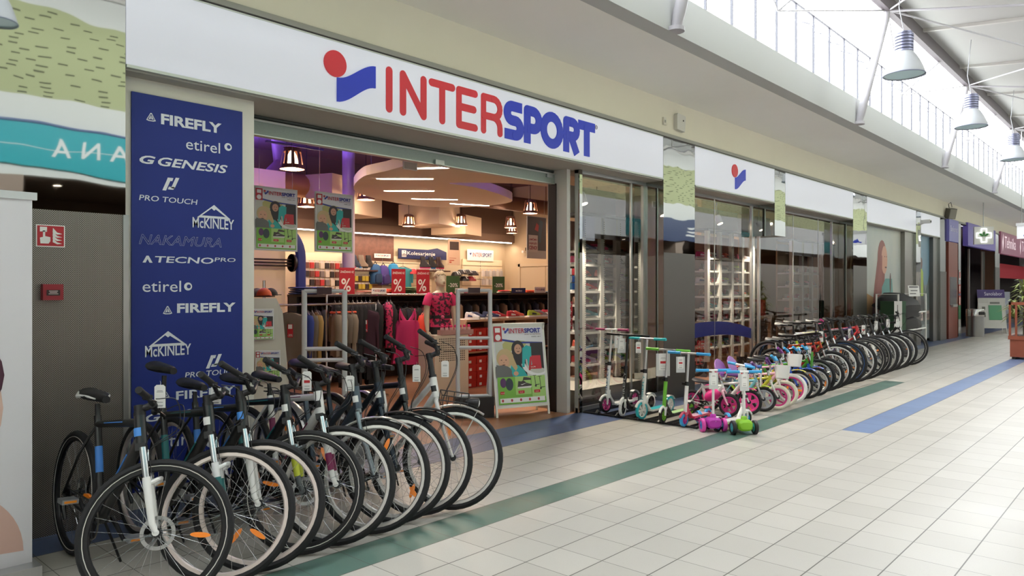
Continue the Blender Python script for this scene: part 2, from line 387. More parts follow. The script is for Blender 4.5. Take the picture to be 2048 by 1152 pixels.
def stroke(b, pts, wd, y0=-.014, y1=-.001, sq=False):
    "flat raised stroke with round ends along 2D points"
    n = len(pts); k0 = len(b.f)
    for i in range(n - 1):
        y0 -= .00012
        a = Vector((pts[i][0], 0, pts[i][1])); c = Vector((pts[i + 1][0], 0, pts[i + 1][1])); t = (c - a)
        if t.length < 1e-6: continue
        t.normalize(); s = Vector((-t.z, 0, t.x)) * wd / 2
        if sq and (i == 0): a = a - t * 0
        b.prism([a + s + Vector((0, y0, 0)), c + s + Vector((0, y0, 0)), c - s + Vector((0, y0, 0)), a - s + Vector((0, y0, 0))], (0, y1 - y0, 0))
    for i, p in enumerate(pts):
        if sq and i in (0, n - 1): continue
        y0 -= .00012
        b.prism([(p[0] + wd / 2 * cos(2 * PI * k / 14), y0, p[1] + wd / 2 * sin(2 * PI * k / 14)) for k in range(14)], (0, y1 - y0, 0))
def arc(cx, cz, rx, rz, a0, a1, n=10): return [(cx + rx * cos(R(a0 + (a1 - a0) * i / n)), cz + rz * sin(R(a0 + (a1 - a0) * i / n))) for i in range(n + 1)]
def wordmark(parent, ox, oz, k, y=0.0, red=None, blue=None, inter=True):
    "INTERSPORT drawn in strokes; k = 1 is the big sign (3.1 m long, 0.405 m high)"
    red = red or M('c92b38', .4, emit=.06); blue = blue or M('2036b8', .4, emit=.06)
    m = Matrix.Translation((ox, y, oz)) @ Matrix.Diagonal((k, k, k, 1))
    def sub(name, lines, wd, mat, sq=False):
        b = B(m)
        for q, l in enumerate(lines): stroke(b, l, wd, -.005 - .0022 * q, sq=sq)
        return ob(name, b, mat, parent, smooth=False)
    H = .405; t = .072; h = t / 2
    X0 = 4.002
    def l(x0, x1): return (x0 - X0 + h, x1 - X0 - h)
    a, c = l(4.002, 4.09); a = (a + c) / 2
    Z0, Z1, ZM = h, H - h, H * .52
    sub('letter_i', [[(a, Z0), (a, Z1)]], t, red)
    a, c = l(4.165, 4.478); sub('letter_n', [[(a, Z0), (a, Z1), (c, Z0), (c, Z1)]], t, red)
    a, c = l(4.505, 4.838); sub('letter_t', [[(a, Z1), (c, Z1)], [((a + c) / 2, Z1), ((a + c) / 2, Z0)]], t, red)
    a, c = l(4.853, 5.144); sub('letter_e', [[(c, Z1), (a, Z1), (a, Z0), (c, Z0)], [(a, ZM), (c - .02, ZM)]], t, red)
    a, c = l(5.190, 5.500); r = (Z1 - .185) / 2
    sub('letter_r', [[(a, Z0), (a, Z1), (c - r, Z1)] + arc(c - r, .185 + r, r, r, 90, -90) + [(a, .185)], [(c - .1, .185)] + arc(c - .1, .085, .1, .1, 90, 0, 5) + [(c, Z0)]], t, red)
    T2 = .108; h2 = T2 / 2; Z0, Z1 = h2 , H - h2
    def l2(x0, x1): return (x0 - X0 + h2, x1 - X0 - h2)
    a, c = l2(5.521, 5.83); mz = H / 2; rr = (Z1 - mz) / 2
    sub('letter_s', [[(c + .03, Z1), (a + rr, Z1)] + arc(a + rr, mz + rr, rr, rr, 90, 270)[1:] + [(c - rr, mz)] + arc(c - rr, mz - rr, rr, rr, 90, -90)[1:] + [(a - .04, Z0)]], T2, blue, True)
    a, c = l2(5.835, 6.135); rr = (Z1 - .165) / 2
    sub('letter_p', [[(a, 0), (a, Z1), (c - rr, Z1)] + arc(c - rr, .165 + rr, rr, rr, 90, -90)[1:] + [(a, .165)]], T2, blue, True)
    a, c = l2(6.105, 6.50)
    sub('letter_o', [arc((a + c) / 2, H / 2, (c - a) / 2, H / 2 - h2, 0, 360, 24)], T2, blue)
    a, c = l2(6.505, 6.81); rr = (Z1 - .19) / 2
    sub('letter_r', [[(a, 0), (a, Z1), (c - rr, Z1)] + arc(c - rr, .19 + rr, rr, rr, 90, -90)[1:] + [(a, .19)], [(a + .08, .2), (c + .0, 0)]], T2, blue, True)
    a, c = l2(6.79, 7.104)
    sub('letter_t', [[(a - .06, Z1), (c + .06, Z1)], [((a + c) / 2 - .0, Z1), ((a + c) / 2 - .0, 0)]], T2, blue, True)
def emblem(parent, ox, oz, k, y=0.0, red=None, blue=None):
    "red ball over a waving blue flag; k = 1 is 0.515 wide, 0.414 high"
    red = red or M('c92b38', .4, emit=.06); blue = blue or M('2036b8', .4, emit=.06)
    m = Matrix.Translation((ox, y, oz)) @ Matrix.Diagonal((k, k, k, 1))
    b = B(m); b.prism([(.107 + .108 * cos(2 * PI * i / 28), -.014, .306 + .108 * sin(2 * PI * i / 28)) for i in range(28)], (0, .013, 0)); ob('emblem_ball', b, red, parent, smooth=False)
    n = 14; top = []; bot = []
    for i in range(n + 1):
        s = i / n; e = s * s * (3 - 2 * s)
        top.append((.125 + .39 * s, -.013, .197 + .175 * e)); bot.append((.125 + .39 * s, -.013, .0 + .185 * e))
    b = B(m); vs = top + bot; fs = [(i, i + 1, n + 2 + i, n + 1 + i) for i in range(n)]
    vs2 = [(x, -.001, z) for x, y_, z in vs]; N = 2 * n + 2
    fs2 = [(f[3] + N, f[2] + N, f[1] + N, f[0] + N) for f in fs] + [(i, i + N, i + 1 + N, i + 1) for i in range(n)] + [(n + 1 + i, n + 2 + i, n + 2 + i + N, n + 1 + i + N) for i in range(n)] + [(0, n + 1, n + 1 + N, N), (n, n + N, 2 * n + 1 + N, 2 * n + 1)]
    b.add(vs + vs2, fs + fs2); ob('emblem_flag', b, blue, parent, smooth=False)
cx = (1.872 + 8.667) / 2
wordmark(s1, 4.002 - cx, .084, 1); emblem(s1, 3.379 - cx, .08, 1)
rg = ob('registered_mark', B().torus((7.135 - cx, -.004, .455), (0, 1, 0), .022, .003, 20, 4), M('4a2f38', .5), s1)
txt('R', s1, M('4a2f38', .5), 7.127 - cx, .442, .018, .026, .004)
emblem(s2, 10.70 - (9.543 + 12.326) / 2, .085, .93)

# blue brand panel
bp = thing('brand_sign', 'tall dark blue panel of white sportswear brand names left of the entrance', 'sign', (2.36, 5.298, 0.12))
ob('board', B().box(-.4, -.012, 0, .4, 0, 2.741), M('0b267c', .6, noise=.04, nscale=3), bp, smooth=False)
LET = M('dfe3ea', .4)
def pl(x, y):
    v = at(x, y, 5.286); return v.x - 2.36, v.z - .12
def brand(s, xl, yb, xr, hpx, yr=None, **k):
    "lettering with left-bottom pixel (xl, yb), right edge xr, cap height hpx pixels at the left"
    x0, z0 = pl(xl, yb); x1, _ = pl(xr, yb); _, z1 = pl(xl, yb - hpx)
    txt(s, bp, LET, x0, z0, x1 - x0, z1 - z0, .0125, **k)
def tri(x, y, s):
    X, Z = pl(x, y); b = B()
    def tr(k, th): return [(X + k * s * px_, -.0135, Z + s * (pz - .38) * k + .38 * s) for px_, pz in ((-.62, 0), (-.55, .14), (-.08, 1.0), (.08, 1.0), (.55, .14), (.62, 0), (.3, -.1), (-.3, -.1))]
    o = tr(1, 0); i = tr(.74, 0); n = len(o)
    b.add(o + i, [(j, (j + 1) % n, n + (j + 1) % n, n + j) for j in range(n)])
    b.add([(X - .05 * s, -.0135, Z + .75 * s), (X - .33 * s, -.0135, Z + .12 * s), (X - .03 * s, -.0135, Z + .2 * s)], [(0, 1, 2)])
    b.add([(X + .05 * s, -.0135, Z + .75 * s), (X + .33 * s, -.0135, Z + .12 * s), (X + .03 * s, -.0135, Z + .2 * s)], [(2, 1, 0)])
    ob('emblem', b, LET, bp, smooth=False)
def swirl(x, y, s):
    X, Z = pl(x, y); b = B(); n = 20
    o = [(X + s * cos(2 * PI * i / n), -.0135, Z + s * sin(2 * PI * i / n)) for i in range(n)]
    i_ = [(X + s * .18 + s * .5 * cos(2 * PI * i / n), -.0135, Z + s * .02 + s * .5 * sin(2 * PI * i / n)) for i in range(n)]
    b.add(o + i_, [(j, (j + 1) % n, n + (j + 1) % n, n + j) for j in range(n)]); ob('emblem', b, LET, bp, smooth=False)
def mount(x, y, s):
    X, Z = pl(x, y); P = [(-1, 0), (0, .78), (1, 0)]; Q = [(-.72, .13), (-.15, .57), (.0, .45), (.1, .53), (.7, .13)]
    b = B(); f = lambda p: (X + p[0] * s, -.0135, Z + p[1] * s)
    b.add([f(P[0]), f(Q[0]), f(Q[4]), f(P[2])], [(0, 1, 2, 3)]); b.add([f(P[0]), f(P[1]), f(Q[1]), f(Q[0])], [(0, 1, 2, 3)]); b.add([f(P[1]), f(P[2]), f(Q[4]), f(Q[3])], [(0, 1, 2, 3)]); b.add([f(P[1]), f(Q[3]), f(Q[2]), f(Q[1])], [(0, 1, 2, 3)])
    ob('emblem', b, LET, bp, smooth=False)
def ptouch(x, y, s):
    X, Z = pl(x, y); b = B(); f = lambda p: (X + p[0] * s, -.0135, Z + p[1] * s)
    def st(pts, wd):
        for i in range(len(pts) - 1):
            (x0, z0), (x1, z1) = pts[i], pts[i + 1]
            b.add([f((x0 - wd / 2, z0)), f((x1 - wd / 2, z1)), f((x1 + wd / 2, z1)), f((x0 + wd / 2, z0))], [(0, 1, 2, 3)])
    st([(-.45, 0), (-.15, .72)], .26); st([(.15, .2), (.5, 1.0)], .26)
    b.add([f(p) for p in ((-.28, .72), (-.2, .95), (.2, .95), (.12, .72))], [(0, 1, 2, 3)]); b.add([f(p) for p in ((-.2, .1), (-.12, .3), (.3, .3), (.2, .1))], [(0, 1, 2, 3)])
    ob('emblem', b, LET, bp, smooth=False)
tri(302, 241, .052); brand('FIREFLY', 322, 248, 443, 21, bold=.035)
brand('etirel', 372, 298, 440, 22); swirl(456, 294, .029)
brand('G', 279, 326, 311, 17, bold=.03, shear=.25); brand('GENESIS', 316, 331, 455, 18, bold=.02, shear=.25)
ptouch(341, 382, .098); brand('PRO TOUCH', 278, 400, 395, 11, bold=.004, shear=.12)
mount(428, 437, .128); brand('McKINLEY', 385, 455, 468, 21, bold=.012)
brand('NAKAMURA', 278, 488, 443, 20, shear=.25, outline=.006)
brand('TECNO', 310, 525, 427, 13, bold=.014, shear=.1); brand('PRO', 429, 523, 471, 8, shear=.1); brand('^', 285, 525, 305, 14, bold=.03)
brand('etirel', 285, 584, 362, 23); swirl(376, 573, .029)
tri(335, 627, .052); brand('FIREFLY', 354, 626, 471, 19, bold=.035)
mount(336, 692, .135); brand('McKINLEY', 290, 715, 382, 23, bold=.012)
ptouch(427, 736, .1); brand('PRO TOUCH', 370, 756, 476, 11, bold=.004, shear=.12)
tri(330, 795, .05); brand('FIREFLY', 352, 800, 470, 17, bold=.022); brand('GENESIS', 290, 845, 450, 16, bold=.02, shear=.25); brand('etirel', 320, 898, 400, 27); swirl(420, 886, .03)

# fire alarm sign, call point
fs = thing('fire_alarm_sign', 'square red fire alarm sign with a white hand and flames on the perforated steel', 'sign', at(101, 494, FY - .006))
ob('plate', B().box(-.078, -.003, 0, .078, 0, .135), WHITE, fs, smooth=False)
ob('field', B().box(-.072, -.0045, .006, .072, -.003, .129), M('b3202c', .45), fs, smooth=False)
b = B()
def flat(b, pts, y=-.0055): b.add([(x, y, z) for x, z in pts], [tuple(range(len(pts)))])
flat(b, [(-.055, .02), (-.012, .02), (-.002, .035), (-.002, .06), (-.03, .065), (-.03, .1), (-.042, .1), (-.042, .06), (-.058, .055)])
flat(b, [(-.058, .092), (-.02, .092), (-.02, .122), (-.058, .122)])
for i in range(4): flat(b, [(.01, .03 + i * .02), (.035, .018 + i * .02), (.062, .022 + i * .02), (.035, .03 + i * .02), (.012, .052 + i * .022)])
ob('pictogram', b, WHITE, fs, smooth=False)
cp = thing('fire_call_point', 'small red fire call point box under the fire alarm sign', 'call point', at(102, 600, FY - .006))
ob('housing', B().box(-.055, -.045, 0, .055, 0, .097), M('93202c', .4), cp); ob('window', B().box(-.036, -.048, .028, .036, -.045, .062), M('2a1c1e', .3), cp)
ob('print', B().box(-.026, -.0486, .036, .026, -.048, .04).box(-.02, -.0486, .045, .02, -.048, .049).box(-.024, -.0486, .053, .024, -.048, .057), M('c9b9b6', .5), cp, smooth=False)

# ---------------------------------------------------------------- windows
FR = M('bdbfbd', .3, .9)
def pane(parent, x0, x1, z0, z1, y):
    b = B().add([(x0, y, z0), (x1, y, z0), (x1, y, z1), (x0, y, z1)], [(0, 1, 2, 3)]); return ob('pane', b, GLASS, parent, smooth=False)
GY = 5.44
w1 = struct('window_2', B().box(7.15, GY - .03, 0, 7.2, GY + .03, 2.96).box(8.62, GY - .02, 0, 8.675, GY + .02, 2.96).box(7.15, GY - .03, 2.92, 8.675, GY + .03, 2.962).box(7.15, GY - .02, 0, 8.675, GY + .02, .06).box(8.33, GY - .012, .06, 8.36, GY + .012, 2.92), FR, smooth=False)
pane(w1, 7.2, 8.62, .06, 2.92, GY)
ob('post', B().box(7.15, GY - .045, 0, 7.205, GY - .03, 2.962), MIRROR, w1, smooth=False)
sidep = B().add([(7.16, 5.6, 0), (7.16, GY, 0), (7.16, GY, 2.96), (7.16, 5.6, 2.96)], [(0, 1, 2, 3)]); ob('pane', sidep, GLASS, w1, smooth=False)
struct('trim_31', B().box(7.2, GY + .02, 0, 8.66, GY + .75, .26), M('b7b3a8', .6), smooth=False)
w2 = struct('window_3', B().box(9.543, GY - .02, 2.92, 12.33, GY + .02, 2.962).box(9.543, GY - .02, 0, 12.33, GY + .02, .06).box(10.72, GY - .006, .06, 10.735, GY + .006, 2.92).box(12.05, GY - .02, .06, 12.1, GY + .02, 2.92), FR, smooth=False)
pane(w2, 9.543, 12.33, .06, 2.92, GY)
w3 = struct('window_4', B().box(12.35, GY - .02, 2.92, 16.4, GY + .02, 2.962).box(12.35, GY - .02, 0, 16.4, GY + .02, .06).box(13.9, GY - .006, .06, 13.915, GY + .006, 2.92).box(15.2, GY - .006, .06, 15.215, GY + .006, 2.92).box(12.35, GY - .02, .06, 12.4, GY + .02, 2.92).box(15.95, GY - .02, .06, 16.0, GY + .02, 2.92), FR, smooth=False)
pane(w3, 12.4, 16.4, .06, 2.92, GY)
# blue arched film on window 3
n = 16; b = B()
pts = []
for i in range(n + 1):
    s = i / n; x = 9.6 + s * 2.5; zt = .96 + .05 * sin(PI * (s * .9)) - .16 * s * s * s; zb = .73 + .06 * sin(PI * (s * .9)) - .1 * s * s * s; pts.append((x, zt, zb))
b.add([(x, GY - .004, z) for x, z, _ in pts] + [(x, GY - .004, z) for x, _, z in pts], [(i, i + 1, n + 2 + i, n + 1 + i) for i in range(n)])
one('window_film', 'dark blue arched film strip stuck across the second display window', 'window film', b, M('101c6e', .35), smooth=False)
st = thing('window_sticker', 'red slogan lettering stuck low on the second display window beside the pillar', 'sticker', (9.55, GY - .003, .3))
rr = M('a83a30', .5); txt('TO THE', st, rr, .2, .24, .63, .11); txt('PEOPLE', st, rr, .05, .05, .73, .12)
# stickers on the side pane next to the door
st = thing('payment_stickers', 'block of small red, white and blue payment stickers on the side pane by the door', 'sticker', (7.157, 5.52, 1.3))
SF = Matrix.Rotation(R(-90), 4, 'Z')
cols = ['c8303c', 'e8e8e8', '2b55a8', 'e8e8e8', '3f6fc0', '58a0c4']
for i in range(6):
    r_, c_ = divmod(i, 2); ob('sticker', B().box(-.001, -.055 + c_ * .055, .38 - r_ * .09, 0, -.005 + c_ * .055, .46 - r_ * .09), M(cols[i], .5), st, smooth=False)
st = thing('prohibition_stickers', 'column of four red and white prohibition stickers below the payment stickers', 'sticker', (7.157, 5.54, 1.12))
for i in range(4):
    ob('sticker', B().box(-.001, -.03, i * .085 - .1, 0, .03, i * .085 - .02), M('b8323e', .5), st, smooth=False)
    ob('pictogram', B().box(-.0016, -.022, i * .085 - .063, -.001, .022, i * .085 - .055, 0).box(-.0016, -.006, i * .085 - .09, -.001, .006, i * .085 - .03), WHITE, st, smooth=False)
# ================================================================ BICYCLES
def wheel(parent, name, c, Rw, tw, spec, axis=(0, 1, 0), mat=None, seg=44, nsp=28, hubw=.05, disc=False, refl=True, seed=0):
    "tyre mesh with rim, spokes, hub, rotor and reflectors as its own pieces; spec = (tyre, rim, wall line, hub)"
    ty, rm, line, hubm = spec
    c = Vector(c); ax = Vector(axis)
    b = B(mat); b.torus(c, ax, Rw - tw, tw, seg, 8)
    mats = [ty]
    if line:
        for s in (-1, 1): b.torus(c + ax * (s * tw * .80), ax, Rw - tw * 1.62, .0022, seg, 4, 1)
        mats.append(line)
    t = ob(name, b, mats, parent)
    r0, r1 = Rw - tw * 1.75, Rw - tw * 1.75 - .024
    b = B(mat); b.lathe([(r0, -.011), (r0, .011), (r1 + .006, .011), (r1, .004), (r1, -.004), (r1 + .006, -.011)], c, ax, seg, 0, False, True); ob('rim', b, rm, t)
    u = ax.orthogonal().normalized(); v = ax.cross(u)
    if nsp:
        b = B(mat)
        for i in range(nsp):
            a = 2 * PI * i / nsp; s = 1 if i % 2 else -1; a2 = a + (.55 if (i // 2) % 2 else -.55)
            b.cyl(c + ax * (s * hubw * .5) + (u * cos(a2) + v * sin(a2)) * .02, c + (u * cos(a) + v * sin(a)) * r1, .00095, None, 4)
        ob('spokes', b, M('c9cccf', .25, .9), t, smooth=False)
    b = B(mat); b.cyl(c - ax * (hubw * .75), c + ax * (hubw * .75), .013, None, 10); b.lathe([(.024, -hubw * .5), (.024, -hubw * .42), (.014, -hubw * .38), (.014, hubw * .38), (.024, hubw * .42), (.024, hubw * .5)], c, ax, 12); b.cyl(c - ax * (hubw * 1.15), c + ax * (hubw * 1.15), .006, None, 8); ob('hub', b, hubm, t)
    if disc:
        b = B(mat); cc = c + ax * (hubw * .62); n = 40
        b.lathe([(.08, -.001), (.08, .001), (.062, .001), (.062, -.001)], cc, ax, n, 0, False, True)
        for i in range(6):
            a = 2 * PI * i / 6; b.cyl(cc + (u * cos(a) + v * sin(a)) * .02, cc + (u * cos(a + .4) + v * sin(a + .4)) * .065, .004, None, 4)
        ob('disc_rotor', b, STEEL, t)
    if refl:
        for a in ((.7 + seed) % 6.28,):
            m_ = (u * cos(a) + v * sin(a)); tn = (u * -sin(a) + v * cos(a)); k = c + m_ * (Rw * .56)
            b = B(mat); L, W = .048, .013
            b.prism([k + m_ * (L * cos(2 * PI * i / 12)) + tn * (W * sin(2 * PI * i / 12)) - ax * .006 for i in range(12)], ax * .012)
            ob('reflector', b, M('f08418', .3, emit=.04, coat=.5), t)
    return t
def curve(P, k=6):
    P = [P[0] * 2 - P[1]] + P + [P[-1] * 2 - P[-2]]; out = []
    for i in range(1, len(P) - 2):
        p0, p1, p2, p3 = P[i - 1:i + 3]
        for j in range(k):
            t_ = j / k; out.append(.5 * ((2 * p1) + (p2 - p0) * t_ + (2 * p0 - 5 * p1 + 4 * p2 - p3) * t_ ** 2 + (3 * p1 - p0 - 3 * p2 + p3) * t_ ** 3))
    return out + [P[-2]]
def saddle_mesh(m, x, z, L=.27, W=.075):
    b = B(m); rings = []
    for i in range(9):
        s = i / 8; px = x - L * .5 + L * s
        wd = W * (1 - s) ** .55 + .02 if s > .25 else W * (.75 + s)
        wd = min(wd, W) if s < .6 else .021 + (W - .03) * max(0, (1 - s)) * 1.0
        zz = z + .018 * (1 - s) ** 2 + .004 * s; h = .03 - .008 * s
        rings.append([Vector((px, wd * cos(2 * PI * k / 12), zz + (h * sin(2 * PI * k / 12) if sin(2 * PI * k / 12) > 0 else .8 * h * sin(2 * PI * k / 12)))) for k in range(12)])
    b.loft(rings); return b
def bike(label, loc, heading, lean, steer, p, group=None, cat='bicycle', name='bicycle'):
    """local x forward, z up. p: R, tw, frame, fork, rim, tyre, line, accent, kind ('diamond','step','kid'), susp, fender, disc, basket ..."""
    Rw = p['R']; k = p.get('k', 1.0); tw = p.get('tw', .02)
    root = thing(name, label, cat, loc, group=group)
    root.rotation_euler = (Matrix.Rotation(heading, 3, 'Z') @ Matrix.Rotation(lean, 3, 'X')).to_euler()
    fm, fk = p['frame'], p['fork']; spec = (p.get('tyre', RUBBER), p['rim'], p.get('line'), p.get('hub', M('3a3c3f', .35, .7)))
    hl = Vector((.435 * k, 0, Rw + .395 * k)) ; hu = Vector((.388 * k, 0, Rw + .395 * k + .138 * k)); axs = (hu - hl).normalized()
    rx = -.44 * k; rear = Vector((rx, 0, Rw))
    fx = hl.x + .3446 * .395 * k + .045 * k; front = Vector((fx, 0, Rw))
    bb = Vector((-.02 * k, 0, Rw - .065 * k)); kd = p.get('kind', 'diamond')
    st = Vector((-.175 * k, 0, Rw + (.45 if kd == 'diamond' else .38) * k)); sd = Vector((-.225 * k, 0, Rw + p.get('sh', .6) * k))
    tr = p.get('tube', .0225 if k > .8 else .019)
    # frame
    b = B(); b.cyl(hl, hu, .0275 if k > .8 else .018, None, 14); b.cyl(bb, st, tr * .85, None, 10); b.cyl(bb + Vector((0, -.035, 0)), bb + Vector((0, .035, 0)), .021, None, 12)
    if kd == 'diamond':
        b.tube([hl + axs * .03, (hl + bb) * .5 + Vector((0, 0, .012)), bb], [tr * 1.25, tr * 1.35, tr * 1.1], 10); b.tube([hu - axs * .035, st - Vector((0, 0, .03))], [tr * 1.05, tr * .8], 10)
        ss = st - Vector((0, 0, .05 * k))
    else:
        b.tube([hl + axs * .025, hl.lerp(bb, .5) + Vector((0, 0, -.02 * k)), bb], [tr * 1.25, tr * 1.2, tr], 10)
        q = bb.lerp(st, .42); b.tube([hu - axs * .03, hu.lerp(q, .55) + Vector((0, 0, -.06 * k)), q], [tr, tr, tr * .9], 10); ss = bb.lerp(st, .8)
    for s in (-1, 1):
        y = s * .062 * max(k, .7)
        b.tube([ss + Vector((0, s * .012, 0)), ss.lerp(rear, .35) + Vector((0, y * .75, 0)), rear + Vector((0, y, 0))], .008, 6); b.tube([bb + Vector((0, s * .02, 0)), bb.lerp(rear, .4) + Vector((0, y * .8, 0)), rear + Vector((0, y, 0))], .0085, 6)
    ob('frame', b, fm, root)
    if p.get('accent'):
        a, c = bb.lerp(st, .46), bb.lerp(st, .72); ob('decal', B().cyl(a, c, tr * .85 + .0012, None, 10), p['accent'], root)
        if kd == 'diamond':
            a, c = hu - axs * .035, st - Vector((0, 0, .03)); q0, q1 = a.lerp(c, .3), a.lerp(c, .75)
            for s in (-1, 1): ob('decal', B().tube([q0 + Vector((0, s * .017, .006)), q1 + Vector((0, s * .014, .005))], .0045, 6), p['accent'], root)
        a, c = hl + axs * .03, bb
        for s in (-1, 1): ob('decal', B().tube([a.lerp(c, .2) + Vector((0, s * tr * 1.22, .006)), a.lerp(c, .5) + Vector((0, s * tr * 1.27, .016)), a.lerp(c, .72) + Vector((0, s * tr * 1.22, .006))], .006, 6), p['accent'], root)
    # steering group
    ms = Matrix.Translation(hl) @ Matrix.Rotation(steer, 4, axs) @ Matrix.Translation(-hl)
    b = B(ms); cw = .052 * max(k, .75)
    crown = hl - axs * .018
    if p.get('susp'):
        st_, lo = B(ms), B(ms)
        b.box(-.022, -cw - .012, -.018, .022, cw + .012, .018, m=Matrix.Translation(crown) @ Matrix.Rotation(-R(18), 4, 'Y'))
        ob('fork_crown', b, BLACK, root)
        for s in (-1, 1):
            y = Vector((.012, s * cw * 1.15, 0)); a = crown + y; e = front + Vector((-.012, s * cw * 1.15, 0)); m1 = a.lerp(e, .36)
            st_.cyl(a, a.lerp(e, .42), .0158, None, 14)
            lo.tube([m1, a.lerp(e, .42), a.lerp(e, .9), front + Vector((0, s * cw * 1.15, 0))], [.0185, .02, .0165, .0125], 12)
            lo.cyl(front + Vector((0, s * cw * 1.0, 0)), front + Vector((0, s * cw * 1.3, 0)), .016, None, 10)
        c0 = crown + Vector((.012, 0, 0)); q = c0.lerp(front, .44)
        lo.tube([q + Vector((0, cw * 1.15, 0)), q + Vector((.035, cw, .03)), q + Vector((.042, 0, .04)), q + Vector((.035, -cw, .03)), q + Vector((0, -cw * 1.15, 0))], .011, 8)
        ob('fork_stanchions', st_, CHROME, root); f = ob('fork', lo, fk, root)
        if p.get('forkacc'):
            b = B(ms)
            for s in (-1, 1):
                y = Vector((.012, s * cw * 1.15, 0)); a = crown + y; e = front + Vector((-.012, s * cw * 1.15, 0)); b.cyl(a.lerp(e, .55), a.lerp(e, .8), .0205, .0185, 12)
            ob('fork_decal', b, p['forkacc'], f)
    else:
        b.cyl(crown - axs * .01, crown + axs * .03, .02, None, 10)
        for s in (-1, 1): b.tube([crown + Vector((0, s * .01, 0)), crown + Vector((0, s * cw, -.012)), crown.lerp(front, .5) + Vector((-.012 * k, s * cw * 1.08, 0)), front + Vector((0, s * cw, 0))], [.014, .0145, .012, .009], 8)
        ob('fork', b, fk, root)
    fl = dict(spec=spec, nsp=p.get('nsp', 28), seg=p.get('seg', 44), disc=p.get('disc', False), hubw=.05 * max(k, .6), seed=p.get('seed', 0))
    fw = wheel(root, 'front_wheel', front, Rw, tw, mat=ms, **fl); rw = wheel(root, 'rear_wheel', rear, Rw, tw, refl=p.get('rr', True), **{k_: v for k_, v in fl.items()})
    if p.get('mag'):
        for wv, mm, c in ((fw, ms, front), (rw, None, rear)):
            b = B(mm)
            for i in range(5):
                a = 2 * PI * i / 5 + .3; d = Vector((cos(a), 0, sin(a))); e = Vector((-sin(a), 0, cos(a))); r1 = Rw - tw * 1.75 - .01
                b.prism([c + d * .02 - e * .02 + Vector((0, -.008, 0)), c + d * .02 + e * .02 + Vector((0, -.008, 0)), c + d * r1 + e * (p['mag'] * r1) + Vector((0, -.008, 0)), c + d * r1 - e * (p['mag'] * r1) + Vector((0, -.008, 0))], (0, .016, 0))
            b.lathe([(.035, -.014), (.035, .014)], c, (0, 1, 0), 14); ob('spoke_plate', b, p['rim'], wv)
    # stem, bars
    sh = p.get('stem', .1) * k; top = hu + axs * sh; ext = Vector((.06 * k, 0, .02 * k))
    b = B(ms); b.cyl(hu, top, .021 if k > .8 else .013, None, 12); b.cyl(top - axs * .035, top + axs * .006, .0245 if k > .8 else .016, None, 12); b.tube([top - axs * .015, top + ext], .018 if k > .8 else .012, 10); b.cyl(top + ext + Vector((0, -.025, 0)), top + ext + Vector((0, .025, 0)), .02, None, 12); b.cyl(hu - axs * .002, hu + axs * .016, .029 if k > .8 else .021, None, 14)
    ob('stem', b, p.get('stemm', BLACK), root)
    hw = p.get('bw', .31) * max(k, .62); c = top + ext; rise = p.get('rise', .03); sw = p.get('sweep', .05)
    mr = Matrix.Translation(c) @ Matrix.Rotation(p.get('roll', 0), 4, 'X') @ Matrix.Translation(-c)
    pts = [c + Vector((-sw, -hw, rise)), c + Vector((-sw * .15, -hw * .55, rise * .55)), c + Vector((0, -hw * .2, 0)), c + Vector((0, hw * .2, 0)), c + Vector((-sw * .15, hw * .55, rise * .55)), c + Vector((-sw, hw, rise))]
    pts = [mr @ q for q in pts]
    hb = ob('handlebar', B(ms).tube(pts, .0115, 8), p.get('barm', BLACK), root)
    for s in (0, 1):
        a, e = (pts[0], pts[1]) if s == 0 else (pts[5], pts[4]); g0, g1 = a, a.lerp(e, .95 if k < .8 else .85)
        b = B(ms); b.tube([g0 - (e - a).normalized() * .004, g0, g0.lerp(g1, .5), g1], [.017, .0175, .016, .0165], 10); ob('grip', b, p.get('grip', RUBBER), hb)
        if k > .7:
            b = B(ms); q = a.lerp(e, .95); d = (a - e).normalized(); b.tube([q + Vector((.02, 0, -.01)), q + Vector((.05, 0, -.02)) + d * .03, q + Vector((.055, 0, -.03)) + d * .11], [.008, .007, .006], 6, flat=.7); b.box(-.02, -.016, -.014, .02, .016, .012, m=Matrix.Translation(q)); ob('brake_lever', b, M('26272a', .35, .5), hb)
    if k > .7:
        b = B(ms)
        for s, dz in ((-1, .02), (1, .045)):
            b.tube(curve([c + Vector((.03, s * hw * .55, rise * .5)), c + Vector((.12, s * hw * .45, .0 + dz)), c + Vector((.15, s * .05, -.10)), hl + Vector((.05, s * .02, -.01)), crown.lerp(front, .3) + Vector((.03, cw * s, 0))]), .0026, 5)
        ob('brake_cables', b, BLACK, root)
    # saddle, seat post
    b = B(); b.cyl(st - (st - sd) * 0.0, sd - Vector((-.03 * k, 0, .03)), .0135, None, 10); b.lathe([(.019, 0), (.019, .022)], st - Vector((0, 0, .004)), st - bb, 10); ob('seat_post', b, BLACK if k > .8 else CHROME, root)
    s_ = ob('saddle', saddle_mesh(None, sd.x + .02, sd.z, .27 if k > .7 else .22, .078), p.get('saddle', M('1a1a1c', .5)), root)
    if p.get('sadacc'):
        b = B()
        for q in (-1, 1): b.tube([(sd.x - .105, q * .05, sd.z + .012), (sd.x - .05, q * .077, sd.z + .008), (sd.x + .02, q * .06, sd.z + .014), (sd.x + .09, q * .034, sd.z + .004)], [.02, .013, .007, .004], 6)
        ob('saddle_stripe', b, p['sadacc'], s_)
    # drive train
    cr = .095 * max(k, .55); b = B(); cb = bb + Vector((0, -.045, 0)); b.lathe([(cr, -.002), (cr, .002), (cr - .014, .002), (cr - .014, -.002)], cb, (0, 1, 0), 28, 0, False, True)
    for i in range(5):
        a = 2 * PI * i / 5; b.cyl(cb, cb + Vector((cos(a), 0, sin(a))) * (cr - .008), .006, None, 5)
